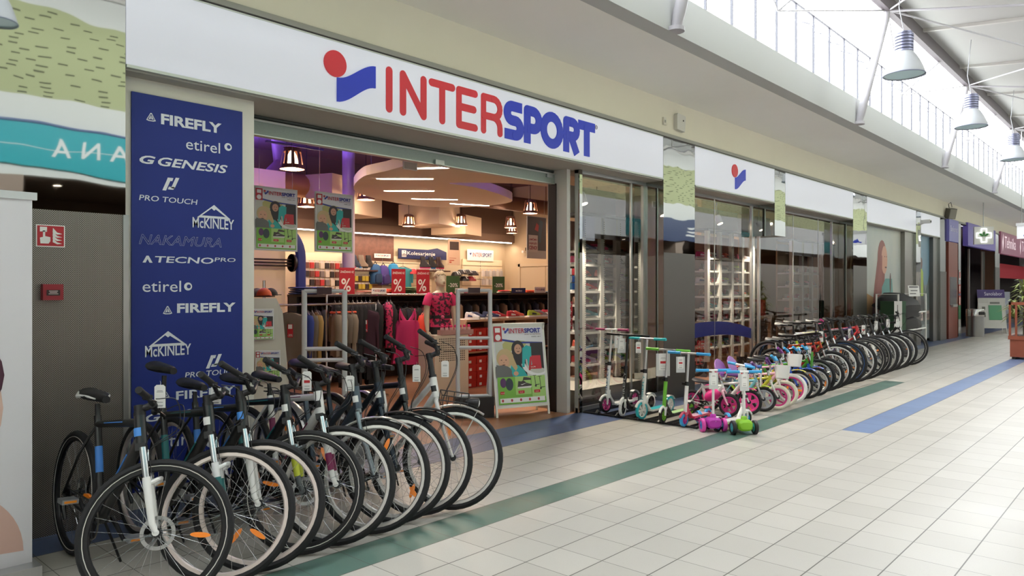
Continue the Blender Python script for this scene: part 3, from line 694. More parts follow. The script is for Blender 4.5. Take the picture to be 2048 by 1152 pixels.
    ca = p.get('crank', .6); arm = .17 * max(k, .55); d = Vector((cos(ca), 0, sin(ca)))
    b.tube([cb + Vector((0, -.012, 0)), cb + d * arm + Vector((0, -.022, 0))], [.014, .010], 8); b.tube([bb + Vector((0, .057, 0)), bb - d * arm + Vector((0, .067, 0))], [.014, .010], 8)
    cs = ob('crankset', b, M('2b2c2f', .35, .7), root)
    for s, q in ((-1, cb + d * arm + Vector((0, -.075, 0))), (1, bb - d * arm + Vector((0, .12, 0)))):
        b = B(); b.box(q.x - .04, q.y - .04, q.z - .012, q.x + .04, q.y + .04, q.z + .012); b.cyl(q + Vector((0, .055 * -s, 0)), q, .007, None, 6); pd = ob('pedal', b, p.get('pedal', M('9b9da0', .4, .6)), cs)
        ob('reflector', B().box(q.x - .028, q.y - .03, q.z - .006, q.x + .0405, q.y + .03, q.z + .006).box(q.x - .0405, q.y - .025, q.z - .006, q.x, q.y + .025, q.z + .006), M('e88a20', .35), pd)
    cc = rear + Vector((0, -.045, 0)); rr = .035 * max(k, .6)
    pts = [cb + Vector((cr * cos(t), 0, cr * sin(t))) for t in [PI / 2 - PI * i / 10 for i in range(11)]] + [cc + Vector((rr * cos(t), 0, rr * sin(t))) for t in [-PI / 2 - PI * i / 6 for i in range(7)]]
    ob('chain', B().tube(pts, .0045, 5, closed=True), M('55534f', .4, .8), root)
    b = B(); b.lathe([(rr + .02, -.006), (rr + .02, .0), (rr - .005, .01), (.012, .012), (.012, -.006)], cc + Vector((0, .008, 0)), (0, 1, 0), 20)
    if k > .7: b.tube([cc + Vector((.0, -.012, -.02)), cc + Vector((.03, -.02, -.075)), cc + Vector((.06, -.015, -.13))], [.012, .014, .009], 6)
    ob('derailleur', b, M('38393b', .4, .7), root)
    if p.get('guard'):
        b = B(); g = [cb + Vector(((cr + .02) * cos(t), -.014, (cr + .02) * sin(t))) for t in [PI / 2 - PI * i / 12 for i in range(13)]] + [cc + Vector((.0, -.014, -rr - .012)), cc + Vector((.0, -.014, rr + .012))]
        b.prism(g, (0, .006, 0)); ob('chain_guard', b, p['guard'], root)
    if p.get('fender'):
        for nm, cc_, mm, a0, a1 in (('front_fender', front, ms, 62, 172 if k > .7 else 150), ('rear_fender', rear, None, 20, 190)):
            b = B(mm); n = 14; wd = tw + .012; ro = Rw + .012; rings = []
            for i in range(n + 1):
                a = R(a0 + (a1 - a0) * i / n); d = Vector((cos(a), 0, sin(a)))
                rings.append([cc_ + d * (ro + (.010 * cos(j * PI / 6)) * 1) + Vector((0, wd * (j / 3.0), 0)) for j in (-3, -2, -1, 0, 1, 2, 3)] + [cc_ + d * (ro - .003 + (.010 * cos(j * PI / 6))) + Vector((0, wd * (j / 3.0), 0)) for j in (3, 2, 1, 0, -1, -2, -3)])
            b.loft(rings)
            if k > .7:
                for s in (-1, 1): b.cyl(cc_ + Vector((0, s * .055, 0)), cc_ + Vector((cos(R(a0 + 8)) * ro, s * wd, sin(R(a0 + 8)) * ro)), .002, None, 5)
            ob(nm, b, p['fender'], root)
    if p.get('carrier'):
        b = B(); z = Rw * 2 + .06
        for s in (-1, 0, 1): b.tube([(rx + .18, s * .06, z), (rx - .2, s * .06, z)], .005, 6)
        for x_ in (rx + .17, rx, rx - .19): b.tube([(x_, -.06, z), (x_, .06, z)], .005, 6)
        for s in (-1, 1): b.tube([(rx - .1, s * .06, z), (rx, s * .075, Rw)], .005, 6)
        ob('luggage_carrier', b, BLACK, root)
    if p.get('front_rack'):
        b = B(ms); z0 = hl.z - .03; x0 = hl.x + .03
        for z_ in (z0, z0 + .07):
            b.tube([(x0, -.13, z_), (x0 + .2, -.13, z_), (x0 + .2, .13, z_), (x0, .13, z_)], .004, 5, closed=True)
        for i in range(5): b.tube([(x0 + .05 * i, -.13, z0 + .07), (x0 + .05 * i, -.13, z0), (x0 + .05 * i, .13, z0), (x0 + .05 * i, .13, z0 + .07)], .003, 5)
        ob('front_rack', b, BLACK, root)
        b = B(ms); b.lathe([(.012, -.07), (.032, -.03), (.036, .02), (.03, .026)], (x0 + .25, 0, z0 + .03), (1, 0, 0), 16); lm = ob('headlight', b, BLACK, root)
        ob('lens', B(ms).lathe([(.03, .022), (.02, .03), (.004, .033)], (x0 + .25, 0, z0 + .03), (1, 0, 0), 16), M('e8ecee', .1, .2), lm)
    if p.get('basket'):
        b = B(ms); x0 = hu.x + .07 * k + .04; z0 = hu.z - .02; rings = []
        for z_, g in ((z0 + .15, 1.12), (z0 - .01, .9), (z0 - .01, .86), (z0 + .145, 1.07)):
            rings.append([Vector((x0 + .08 + .085 * g * (abs(cos(t)) ** .5) * (1 if cos(t) > 0 else -1), .135 * g * (abs(sin(t)) ** .5) * (1 if sin(t) > 0 else -1), z_)) for t in [2 * PI * i / 20 for i in range(20)]])
        b.loft(rings, cap=False, closed=True); b.prism([r for r in rings[1]], (0, 0, .004)); ob('basket', b, p['basket'], root)
    if p.get('plate'):
        b = B(ms); x0 = hu.x + .1 * k; z0 = hl.z - .01
        pts = [(y, z) for y, z in ((-.075, -.03), (-.085, .0), (-.085, .16), (-.06, .19), (.06, .19), (.085, .16), (.085, .0), (.075, -.03))]
        b.prism([(x0 + .012, y, z0 + z) for y, z in pts], (.012, 0, 0)); ob('number_plate', b, p['plate'], root)
    if p.get('backrest'):
        b = B(); n = 9; f_, r_ = [], []
        for i in range(n): 
            a = PI * i / (n - 1); f_.append((sd.x - .13 - .16 * sin(a) * .5, .14 * cos(a) * (1 + .25 * sin(2 * a) ** 2), sd.z + .0 + .2 * sin(a)))
        b.prism(f_, (-.012, 0, 0)); b.box(sd.x - .2, -.06, sd.z - .03, sd.x - .1, .06, sd.z + .02); ob('doll_seat', b, p['backrest'], root)
    if p.get('tank'):
        b = B(); c = Vector((.13 * k, 0, Rw + .2 * k)); rings = []
        for x_, ry, rz in ((-.2, .02, .05), (-.14, .06, .13), (0, .075, .17), (.14, .065, .14), (.22, .03, .06)): rings.append([c + Vector((x_ * k * 1.1, ry * cos(2 * PI * j / 14), rz * k * sin(2 * PI * j / 14) + x_ * .18)) for j in range(14)])
        b.loft(rings); ob('tank', b, p['tank'], root)
    if p.get('stand', True):
        b = B(); b.tube([bb + Vector((-.05 * k, .03, -.01)), bb + Vector((-.09 * k, .13 * k + .02, -(bb.z) + .012 - .0 + lean * 0))], .007, 6); ob('kickstand', b, BLACK, root)
    return root
def tag(loc, rz, label, group, h=.12, w_=.055, red=False, tilt=0.0, loop=.05, pouch=False):
    "price tag hanging from its loop; loc = hanging point"
    t = thing('price_tag', label, 'price tag', loc, group=group, rot=(tilt, 0, rz)); c = PAPER
    b = B()
    if pouch:
        b.box(-w_ * .8, .0, -loop - h * 1.35, w_ * .8, .004, -loop); ob('manual_pouch', b, M('d5d8d8', .25), t, smooth=False); b = B()
    b.prism([(-w_ / 2, -.0012, -loop - h), (w_ / 2, -.0012, -loop - h), (w_ / 2, -.0012, -loop - .01), (w_ / 2 - .01, -.0012, -loop), (-w_ / 2 + .01, -.0012, -loop), (-w_ / 2, -.0012, -loop - .01)], (0, .0012, 0)); ob('card', b, c, t, smooth=False)
    ob('loop', B().tube([(0, 0, -loop - .006), (.004, .0, -loop * .5), (0, 0, 0)], .0009, 4), WHITE, t)
    b = B()
    for i, (z, wd) in enumerate(((.25, .5), (.3, .6), (.75, .55), (.88, .6), (.92, .5))): b.box(-w_ * wd / 2, -.0018, -loop - h * z - .0022, w_ * wd / 2, -.0011, -loop - h * z)
    ob('print', b, M('5a5a5e', .6), t, smooth=False)
    if red: ob('red_label', B().box(-w_ * .32, -.002, -loop - h * .6, w_ * .32, -.0011, -loop - h * .46), M('cc3038', .5), t, smooth=False)
    return t
HD = R(-90)
WH = M('e4e4e2', .3, coat=.3); BK = M('151618', .3, coat=.2); SIL = M('c9c8c6', .3, .85); RIMP = M('d9cdc8', .35, .6); DARKRIM = M('1d1d20', .35, .3); LINE = M('dcd8d2', .5); TEAL = M('1c6a6c', .35); BLU = M('3f7fd0', .4); PUR = M('7a2350', .35); GRY = M('4b5560', .3, .5); DBL = M('2b3440', .3, .5); GRN = M('52575a', .4, .3)
G1 = 'bicycles lined up left of the entrance'
# front wheel centre (X, Y) for each of the nine, spacing about a quarter metre
base = dict(R=.35, tw=.021, susp=True, disc=False, roll=R(5), stem=.05, sh=.56, rise=.1, sweep=.12)
NINE = [
 ((1.462, 3.680), dict(frame=BK, fork=WH, rim=DARKRIM, line=LINE, accent=BLU, disc=True, sadacc=WH, forkacc=None, crank=2.6, rise=.01, sweep=.03, roll=0, stem=.045), 'black bicycle with blue seat tube patch and white fork, nearest to the left edge', 0.0),
 ((1.833, 3.725), dict(frame=BK, fork=M('dcdedf', .3), rim=RIMP, accent=TEAL, forkacc=TEAL, crank=1.0, sh=.68, rise=.06, sweep=.05, roll=R(3)), 'black and teal bicycle with silver white fork, second from the left end', .5),
 ((2.036, 3.750), dict(frame=BK, fork=WH, rim=RIMP, accent=BLU, crank=.2), 'black bicycle with blue head badge and plain white fork, third in the front row', 2.1),
 ((2.341, 3.800), dict(frame=BK, fork=GRN, rim=DARKRIM, line=LINE, accent=TEAL, forkacc=M('b9c23a', .4), disc=True, crank=1.7), 'black bicycle with dark grey and yellow fork and white line on its dark rim', 3.3),
 ((2.553, 3.777), dict(frame=WH, fork=WH, rim=SIL, accent=PUR, forkacc=PUR, kind='diamond', crank=.9), 'white and purple bicycle with white fork in the middle of the front row', 4.2),
 ((2.833, 3.780), dict(frame=GRY, fork=M('8d979e', .3, .6), rim=SIL, kind='step', fender=SIL, susp=False, carrier=True, crank=.4, sh=.62, stem=.14, rise=.08), 'grey city bicycle with silver mudguards and silver grey fork', 5.0),
 ((3.055, 3.834), dict(frame=DBL, fork=DBL, rim=SIL, kind='step', fender=BLACK, susp=False, carrier=True, crank=1.9, stem=.14, rise=.08), 'dark blue grey city bicycle with black mudguards, third from the entrance end of the row', .9),
 ((3.266, 3.840), dict(frame=BK, fork=BK, rim=SIL, kind='diamond', fender=BLACK, susp=False, crank=2.3, stem=.15, rise=.09, guard=WH), 'black trekking bicycle with white chain guard next to the white city bicycle', 1.8),
 ((3.499, 3.777), dict(frame=WH, fork=WH, rim=SIL, kind='step', fender=SIL, susp=False, front_rack=True, crank=1.1, stem=.17, rise=.1, disc=False), 'white city bicycle with black front rack and headlight, at the entrance end of the row', 4.5),
]
LEAN = R(-4.0)
nine = []
for i, ((X, Y), p, lab, sd_) in enumerate(NINE):
    q = dict(base); q.update(p); q['seed'] = sd_
    # origin so that the steered front hub lands on (X, Y); steering keeps the hub within a few cm of its straight position
    loc = (X - .055, Y + .565, 0)
    nine.append(bike(lab, loc, HD, LEAN, R((62, 55, 52, 48, 47, 46, 45, 45, 46)[i]), q, G1))
# badges on the head tubes
for i, o in enumerate(nine):
    c = M('4a8fe0', .4) if i in (0, 2) else M('1a1a1c', .4) if i in (4, 8) else WH
    b = B(); m = Matrix.Translation((.4345, 0, .81)) @ Matrix.Rotation(R(-19), 4, 'Y') @ Matrix.Rotation(R(8), 4, 'Z')
    b.lathe([(.0287, -.021), (.0288, .021)], (0, 0, 0), (0, 0, 1), 20); b.v = [m @ Matrix.Translation((-.0228, 0, 0)) @ v for v in b.v]
    b.f = [f for f in b.f[:20] if sum(b.v[k].x for k in f) / 4 > .412]
    b.mi = [0] * len(b.f)
    ob('head_badge', b, c, o)
# ---------------------------------------------------------------- children's bicycles and the long far row
CREAMT = M('ddd8c8', .6); WHT = M('e6e6e4', .55); PINKM = M('e8358c', .35); LPINK = M('e9b7c8', .3, coat=.3); MAG = M('c0327a', .35)
SKY = M('78bccb', .3, coat=.3); LIME = M('b8d43c', .35); VIOL = M('5a2a78', .4); KBLUE = M('2456c4', .3, coat=.3); KGREEN = M('49a02c', .3); YEL = M('c8c038', .35); LILA = M('b47cd0', .4); BGRIP = M('35a0dc', .45)
G2 = "children's bicycles in the row beyond the scooters"
KID = [
 (8.20, 3.95, dict(R=.135, k=.46, frame=WH, fork=LPINK, rim=MAG, tank=PINKM, mag=.16, nsp=0, saddle=M('39363a', .5), grip=M('c03a60', .5), rise=.1, sh=.52), "white and pink children's bike with pink tank, nearest to the scooters", 6),
 (8.46, 3.83, dict(R=.15, k=.48, frame=WH, fork=WH, rim=PINKM, mag=.22, nsp=0, fender=PINKM, plate=WHT, grip=M('c03a40', .5), saddle=M('39363a', .5), rise=.1, sh=.52), "white children's bike with solid hot pink wheels and pink mudguard", 24),
 (8.80, 3.80, dict(R=.15, k=.48, frame=SKY, fork=M('c4c6c8', .3, .5), rim=M('9b9da2', .35, .5), mag=.17, nsp=0, fender=LIME, plate=WHT, backrest=LILA, saddle=VIOL, grip=VIOL, rise=.12, sh=.54), "light blue children's bike with grey plate wheels and lime mudguards", 20),
 (9.03, 3.72, dict(R=.155, k=.5, frame=M('c4c03c', .35), fork=WH, rim=MAG, tyre=CREAMT, nsp=16, basket=WHT, grip=VIOL, saddle=VIOL, backrest=LILA, rise=.14, sh=.56, tw=.024), "children's bike with cream tyres, purple rims and white basket, lower of the two basket bikes", 22),
 (9.33, 3.75, dict(R=.17, k=.53, frame=LPINK, fork=M('e4dfe2', .3, .2), rim=MAG, tyre=CREAMT, nsp=16, fender=None, grip=BGRIP, saddle=M('2c5fb4', .4), rise=.12, sh=.58, tw=.024), "pale pink children's bike with cream tyres and blue grips", 18),
 (9.62, 3.78, dict(R=.20, k=.6, frame=LPINK, fork=M('e6dde2', .3, .2), rim=MAG, tyre=WHT, nsp=18, basket=WHT, grip=M('7a2a86', .45), saddle=BK, rise=.12, sh=.56, tw=.025), "pale pink bike with white tyres, white basket and purple grips", 18),
 (9.95, 3.83, dict(R=.20, k=.6, frame=KGREEN, fork=M('1f4ec0', .3, coat=.3), rim=SIL, nsp=20, fender=YEL, grip=BGRIP, saddle=BK, tank=YEL, rise=.1, sh=.56), "green and yellow children's bike with blue fork and light blue grips", 16),
 (10.25, 3.80, dict(R=.20, k=.6, frame=KBLUE, fork=KBLUE, rim=SIL, nsp=20, fender=KBLUE, grip=BGRIP, saddle=BK, rise=.1, sh=.56), "blue children's bike with blue mudguard and silver rims", 14),
 (10.55, 3.80, dict(R=.20, k=.6, frame=KGREEN, fork=KBLUE, rim=SIL, nsp=20, fender=KBLUE, grip=BGRIP, saddle=BK, plate=KGREEN, rise=.1, sh=.56), "green children's bike with blue fork and green front plate", 14),
]
for i, (X, Y, q, lab, stv) in enumerate(KID):
    q = dict(q); q['fender'] = q.get('fender'); q.update(seg=30, tube=.024 if i == 0 else .0175, seed=i * 1.3, crank=i * .9, stemm=CHROME, barm=CHROME, rr=False)
    q.setdefault('tw', .02); kk = q['k']
    bike(lab, (X - .03, Y + .615 * kk, 0), HD + R((i * 37 % 7) - 3), R(-2.5), R(stv), q, G2, name='childrens_bicycle')
G3 = 'larger bicycles in the far row'
ORG = M('d8481e', .35, coat=.3); RDF = M('b8222c', .35, coat=.3)
FAR = [
 (10.84, 3.86, .25, BK, CHROME, SIL, "black junior bike with silver rims, first of the larger bikes after the children's bikes", {}),
 (11.12, 3.86, .25, RDF, BK, SIL, 'red junior bike with black fork and silver rims in the far row', {}),
 (11.40, 3.88, .29, ORG, BK, SIL, 'orange and black junior bike with silver rims in the far row', {}),
 (11.72, 3.92, .335, BK, M('cfd0d2', .3, .5), SIL, 'black bike with wide shiny silver rims in the far row', dict(grip=M('c0307a', .5))),
 (12.08, 3.93, .35, BK, M('c8ccd0', .3, .4), DARKRIM, 'fat-tyred black mountain bike with blue line on the rim', dict(tw=.03, line=M('3a78c8', .4), accent=LIME, disc=True)),
 (12.52, 3.90, .34, M('2e3036', .35), WH, SIL, 'dark grey mountain bike with white fork behind the fat-tyred bike', dict(disc=True)),
 (12.98, 3.90, .35, M('3c2a5c', .35), WH, DARKRIM, 'dark violet mountain bike with white fork and white line on black rim', dict(line=LINE)),
 (13.42, 3.93, .35, RDF, WH, DARKRIM, 'red and black mountain bike with white fork in the far row', dict(line=LINE, accent=WH)),
 (13.86, 3.93, .35, BK, WH, SIL, 'black mountain bike with white fork, fifth from the far end', dict(accent=ORG)),
 (14.30, 3.95, .34, M('202226', .35), M('d0d2d4', .3, .4), SIL, 'charcoal bike with silver fork, fourth from the far end', {}),
 (14.74, 3.95, .34, BK, CHROME, SIL, 'black bike with chrome fork, third from the far end', {}),
 (15.18, 3.96, .34, M('26303a', .35), WH, SIL, 'blue black bike with white fork, next to last at the far end', {}),
 (15.98, 3.97, .35, BK, WH, DARKRIM, 'black mountain bike with white fork, last at the far end of the long row', dict(line=LINE, accent=WH)),
]
for i, (X, Y, Rw, fm, fk, rm, lab, ex) in enumerate(FAR):
    k = .98 if Rw > .32 else .80
    q = dict(R=Rw, tw=.027, k=k, frame=fm, fork=fk, rim=rm, susp=True, seg=32, nsp=20, seed=i * 1.7, crank=i * .8, kind='diamond', bw=.32, rise=.02, sadacc=WH if i % 3 == 0 else None); q.update(ex)
    bike(lab, (X - .05, Y + .615 * k, 0), HD + R((i * 53 % 9) - 4), R(-3), R(10 + (i * 29 % 11)), q, G3)
# ================================================================ SCOOTERS
G4 = 'kick scooters in front of the display window'
def scooter(label, loc, rz, p, lean=0.0):
    "two-wheeled kick scooter; local x forward"
    root = thing('kick_scooter', label, 'scooter', loc, group=G4, rot=(lean, 0, rz)); Rw = p['R']; H = p['H']; L = p.get('L', .62)
    f = Vector((L * .5, 0, Rw)); r = Vector((-L * .5, 0, Rw)); tilt = .12
    def wh(n, c, m=None):
        b = B(m); b.lathe([(Rw, -.010), (Rw, .010), (Rw - .006, .015), (Rw - .026, .016), (Rw - .026, -.016), (Rw - .006, -.015)], c, (0, 1, 0), 28, 0, False, True); t = ob(n, b, p['tyre'], root)
        b = B(m); b.lathe([(Rw - .026, -.012), (Rw - .026, .012), (Rw - .034, .012), (Rw - .034, -.012)], c, (0, 1, 0), 28, 0, False, True)
        for i in range(6):
            a = 2 * PI * i / 6; d = Vector((cos(a), 0, sin(a))); e = Vector((-sin(a), 0, cos(a))); b.prism([c + d * .01 - e * .008 - Vector((0, .008, 0)), c + d * .01 + e * .008 - Vector((0, .008, 0)), c + d * (Rw - .03) + e * .013 - Vector((0, .008, 0)), c + d * (Rw - .03) - e * .013 - Vector((0, .008, 0))], (0, .016, 0))
        b.cyl(c - Vector((0, .022, 0)), c + Vector((0, .022, 0)), .014, None, 10); ob('wheel_core', b, p['core'], t)
    st = R(p.get('steer', 0)); base_ = Vector((f.x - .02, 0, Rw + .03)); top = Vector((f.x - .02 - tilt * (H - Rw), 0, H)); ax = (top - base_).normalized()
    ms = Matrix.Translation(base_) @ Matrix.Rotation(st, 4, ax) @ Matrix.Translation(-base_)
    wh('front_wheel', f, ms); wh('rear_wheel', r)
    b = B(ms)
    for s in (-1, 1): b.tube([f + Vector((0, s * .026, 0)), f + Vector((-.005, s * .03, Rw * .8)), base_ + ax * (Rw * .55) + Vector((0, s * .012, 0))], [.011, .013, .016], 8)
    b.box(base_.x - .03, -.03, base_.z + Rw * .45, base_.x + .03, .03, base_.z + Rw * .45 + .025); b.tube([f + Vector((cos(a) * (Rw + .012), 0, sin(a) * (Rw + .012))) for a in [R(25 + 12 * i) for i in range(9)]], .014, 8, flat=1.0)
    ob('fork', b, p['fork'], root)
    q = base_ + ax * (Rw * .5); m_ = q.lerp(top, p.get('split', .5))
    b = B(ms); b.cyl(q, m_, .021, None, 12); ob('lower_stem', b, p['stem'], root)
    b = B(ms); b.cyl(m_ - ax * .03, top, .014, None, 10); ob('upper_stem', b, p.get('upper', ALU), root)
    b = B(ms); b.cyl(m_ - ax * .025, m_ + ax * .02, .025, None, 12); b.box(m_.x - .03, -.045, m_.z - .015, m_.x + .03, -.015, m_.z + .01); ob('clamp', b, BLACK, root)
    hw = p.get('bw', .25); b = B(ms); b.cyl(top - Vector((0, hw, 0)), top + Vector((0, hw, 0)), .012, None, 10); hb = ob('handlebar', b, p.get('upper', ALU), root)
    for s in (-1, 1): ob('grip', B(ms).tube([top + Vector((0, s * hw * .42, 0)), top + Vector((0, s * hw * .45, 0)), top + Vector((0, s * hw * .8, 0)), top + Vector((0, s * (hw + .012), 0)), top + Vector((0, s * (hw + .016), 0))], [.019, .0165, .0155, .0175, .015], 10), p['grip'], hb)
    b = B(); z = Rw + .0 - .025 if Rw > .08 else .075; z = max(z, .07)
    b.box(-L * .40, -.055, z, L * .25, .055, z + .022); b.tube([(L * .23, 0, z + .012), (L * .36, 0, z + .10), (base_.x - .03, 0, base_.z + .11)], [.024, .022, .02], 10)
    b.cyl((base_.x - .028, 0, base_.z + .055), (base_.x - .038, 0, base_.z + .14), .026, None, 12)
    for s in (-1, 1): b.box(-L * .56, s * .03 - .004, Rw - .02, -L * .38, s * .03 + .004, Rw + .02)
    ob('frame', b, p['frame'], root)
    ob('deck_grip', B().box(-L * .38, -.048, z + .022, L * .22, .048, z + .0245), p.get('deck', BLACK), root)
    b = B(); n = 10; rg = []
    for i in range(n + 1):
        a = R(60 + 90 * i / n); d = Vector((cos(a), 0, sin(a))); rg.append([r + d * (Rw + .014) + Vector((0, -.025, 0)), r + d * (Rw + .014) + Vector((0, .025, 0)), r + d * (Rw + .01) + Vector((0, .025, 0)), r + d * (Rw + .01) + Vector((0, -.025, 0))])
    b.loft(rg); ob('rear_mudguard', b, p['fork'], root)
    b = B(); b.tube([(L * .02, .05, z), (L * .06, .1, z * .4), (L * .04, .13, .008)], .006, 6); ob('kickstand', b, CHROME, root)
    if p.get('text'):
        tx = (q + m_) * .5; fr = Matrix.Translation(q + Vector((.023, 0, 0)) + ax * .03) @ Matrix(((0, 0, 1, 0), (0, 1, 0, 0), (1, 0, 0, 0), (0, 0, 0, 1))).transposed()
        m4 = Matrix.Identity(4); m4.col[0] = (ax.x, ax.y, ax.z, 0); m4.col[1] = (0, -1, 0, 0) ; n_ = Vector((ax.x, ax.y, ax.z)).cross(Vector((0, -1, 0))); m4.col[2] = (n_.x, n_.y, n_.z, 0); m4.col[3] = (*(q + ax * .04), 1)
        if n_.x < 0: m4.col[1] = (0, 1, 0, 0); m4.col[2] = (-n_.x, -n_.y, -n_.z, 0)
        L_ = (m_ - q).length - .09
        txt('FIREFLY', root, p['text'], 0, -.013, L_, .026, .0215, frame=ms @ m4)
    return root
TQ = M('28b4c0', .35); SW = M('e8e8e6', .3, coat=.3)
RZS = PI
SC = [
 ((7.66, 5.15), dict(R=.1, H=1.0, fork=SW, stem=SW, frame=SW, tyre=BLACK, core=M('b83a80', .35), grip=M('8a2858', .45), upper=ALU, deck=SW, text=M('3a6a80', .4), steer=-8), 'tall white kick scooter with dark pink grips, nearest to the shop entrance'),
 ((7.58, 4.86), dict(R=.1, H=.95, fork=SW, stem=BLACK, frame=M('3a3632', .4, .4), tyre=WHT, core=BLACK, grip=BLACK, upper=BLACK, deck=BLACK, text=M('b8b8b4', .4), steer=14), 'black kick scooter with white tyres and black grips'),
 ((7.56, 4.58), dict(R=.1, H=.92, fork=SW, stem=SW, frame=SW, tyre=TQ, core=WHT, grip=TQ, upper=ALU, deck=TQ, text=TQ, steer=-6), 'white kick scooter with turquoise tyres, deck and grips'),
 ((7.52, 4.28), dict(R=.085, H=.81, fork=SW, stem=M('6cb83a', .35), frame=M('3a3a3a', .4), tyre=BLACK, core=M('7cc03c', .4), grip=M('6cc03c', .45), upper=ALU, deck=M('b4d89a', .4), steer=6), 'small kick scooter with green grips and green and black stem'),
 ((7.45, 4.0), dict(R=.07, H=.79, fork=M('c8506a', .35), stem=SW, frame=M('c8405a', .35), tyre=BGRIP, core=M('c0409a', .35), grip=BGRIP, upper=ALU, deck=LPINK, L=.54, steer=-4), 'small white kick scooter with blue grips and red fork'),
]
for (X, Y), p, lab in SC: scooter(lab, (X, Y, 0.012), RZS, p)
scooter("white children's kick scooter with blue wheel cores turned towards the bikes", (7.5, 3.60, 0), R(-4), dict(R=.075, H=.67, L=.58, fork=SW, stem=SW, frame=SW, tyre=BLACK, core=M('3ab0d8', .35), grip=BGRIP, upper=SW, deck=SW, bw=.19, steer=-20, split=.35))
def tri(label, loc, rz, body, wheelc, core, rw):
    root = thing('three_wheel_scooter', label, 'scooter', loc, rz, group="children's three-wheeled scooters"); rr = .072
    b = B(); rings = []
    for x_, w_, h in ((-.04, .05, .03), (.0, .065, .05), (.08, .075, .062), (.13, .075, .058), (.15, .06, .035)): rings.append([Vector((x_ + .12, w_ * abs(cos(2 * PI * j / 20)) ** .6 * (1 if cos(2 * PI * j / 20) > 0 else -1), .098 + h * abs(sin(2 * PI * j / 20)) ** .7 * (1 if sin(2 * PI * j / 20) > 0 else -1))) for j in range(20)])
    b.loft(rings); b.box(-.28, -.055, .045, .16, .055, .07); b.lathe([(.035, .0), (.03, .05), (.022, .06)], (.2, 0, .13)); ob('body', b, body, root)
    for x_, y_, nm in ((.2, -.115, 'front_wheel'), (.2, .115, 'front_wheel'), (-.28, 0, 'rear_wheel')):
        c = Vector((x_, y_, rr if y_ else .055)); r_ = rr if y_ else .055
        t = ob(nm, B().lathe([(r_, -.014), (r_, .014), (r_ - .008, .02), (r_ - .022, .02), (r_ - .022, -.02), (r_ - .008, -.02)], c, (0, 1, 0), 24, 0, False, True), wheelc if y_ else rw, root)
        ob('wheel_core', B().lathe([(r_ - .022, -.013), (r_ - .022, .013), (.012, .02), (.012, -.02)], c, (0, 1, 0), 24, 0, False, True), core, t)
    b = B(); b.cyl((.2, -.12, .06), (.2, .12, .06), .008, None, 8); ob('axle', b, CHROME, root)
    ob('stem', B().cyl((.2, 0, .15), (.2, 0, .655), .014, None, 12), SW, root)
    hb = ob('handlebar', B().cyl((.2, -.17, .65), (.2, .17, .65), .011, None, 8), SW, root)
    for s in (-1, 1): ob('grip', B().tube([(.2, s * .05, .65), (.2, s * .06, .65), (.2, s * .15, .65), (.2, s * .185, .65)], [.018, .016, .0155, .018], 10), BGRIP, hb)
    b = B(); b.tube([(-.28 + (rr + .012) * cos(R(40 + 14 * i)), 0, .055 + (rr + .012) * sin(R(40 + 14 * i))) for i in range(8)], .02, 8, flat=.35); ob('rear_mudguard', b, M('2a9ad8', .4), root)
    return root
tri('magenta three-wheeled scooter with blue and pink wheels', (7.32, 3.80, 0), PI + R(46), M('c038b0', .4), M('d848a8', .45), M('3a78c0', .4), M('3aa0dc', .45))
tri('lime green three-wheeled scooter with black wheels', (7.41, 3.50, 0), PI + R(46), M('8cc832', .4), M('1c1c1e', .5), M('40a8b0', .4), M('c85090', .4))
# rack the scooters stand in
rk = thing('scooter_rack', 'low black metal floor rack holding the row of kick scooters', 'rack', (7.3, 4.7, 0)); b = B()
for x_ in (-.1, .75): b.tube([(x_, -.85, .014), (x_, .68, .014)], .012, 6)
for i in range(6): b.box(-.1, .62 - i * .285 - .045, .004, .75, .62 - i * .285 - .04, .03); b.box(-.1, .62 - i * .285 + .04, .004, .75, .62 - i * .285 + .045, .03)
ob('rails', b, BLACK, rk)
for i in range(6): ob('wheel_stop', B().tube([(-.14, .46 - i * .285 + .0, .02), (-.1, .46 - i * .285, .05), (-.06, .46 - i * .285, .02)], .016, 6), BLACK, rk)
# price tags
G5 = 'price tags on the scooters'; G6 = 'price tags on the bicycles'
VZ = R(-42)
def hang(X, Y, p, off, lab, red, pch, h=.13, w_=.062):
    L = p.get('L', .62); Rw = p['R']; tx = X - (L * .5 - .02 - .12 * (p['H'] - Rw)) ; tag((tx, Y + off, p['H'] - .002), VZ, lab, G5, red=red, pouch=pch, h=h, w_=w_, loop=.03)
for i, off, lab, red, pch in ((0, -.1, 'white price tag on the tall white scooter with dark pink grips', True, True), (1, .09, 'white price tag behind the bar of the black scooter', False, True), (2, .12, 'white price tag on the scooter with turquoise grips', True, False), (3, .06, 'price tag with large red label on the scooter with green grips', True, True), (4, .1, 'white price tag on the small scooter with blue grips and red fork', True, True)):
    (X, Y), p, _ = SC[i]; hang(X, Y, p, off, lab, red, pch, *((.19, .1) if i == 3 else (.13, .062)))
for (X, Y, rz), lab in (((7.32, 3.80, PI + R(46)), 'white price tag on the magenta three-wheeled scooter'), ((7.41, 3.50, PI + R(46)), 'white price tag on the lime green three-wheeled scooter')):
    tag((X + .2 * cos(rz) - .012, Y + .2 * sin(rz) - .012, .648), VZ, lab, G5, red=False, pouch=True, h=.13, w_=.062, loop=.02)
tag((7.5 + .27 - .07, 3.60 - .03, .668), VZ, 'white price tag on the scooter turned towards the bikes', G5, red=True, pouch=True, h=.13, w_=.062, loop=.02)
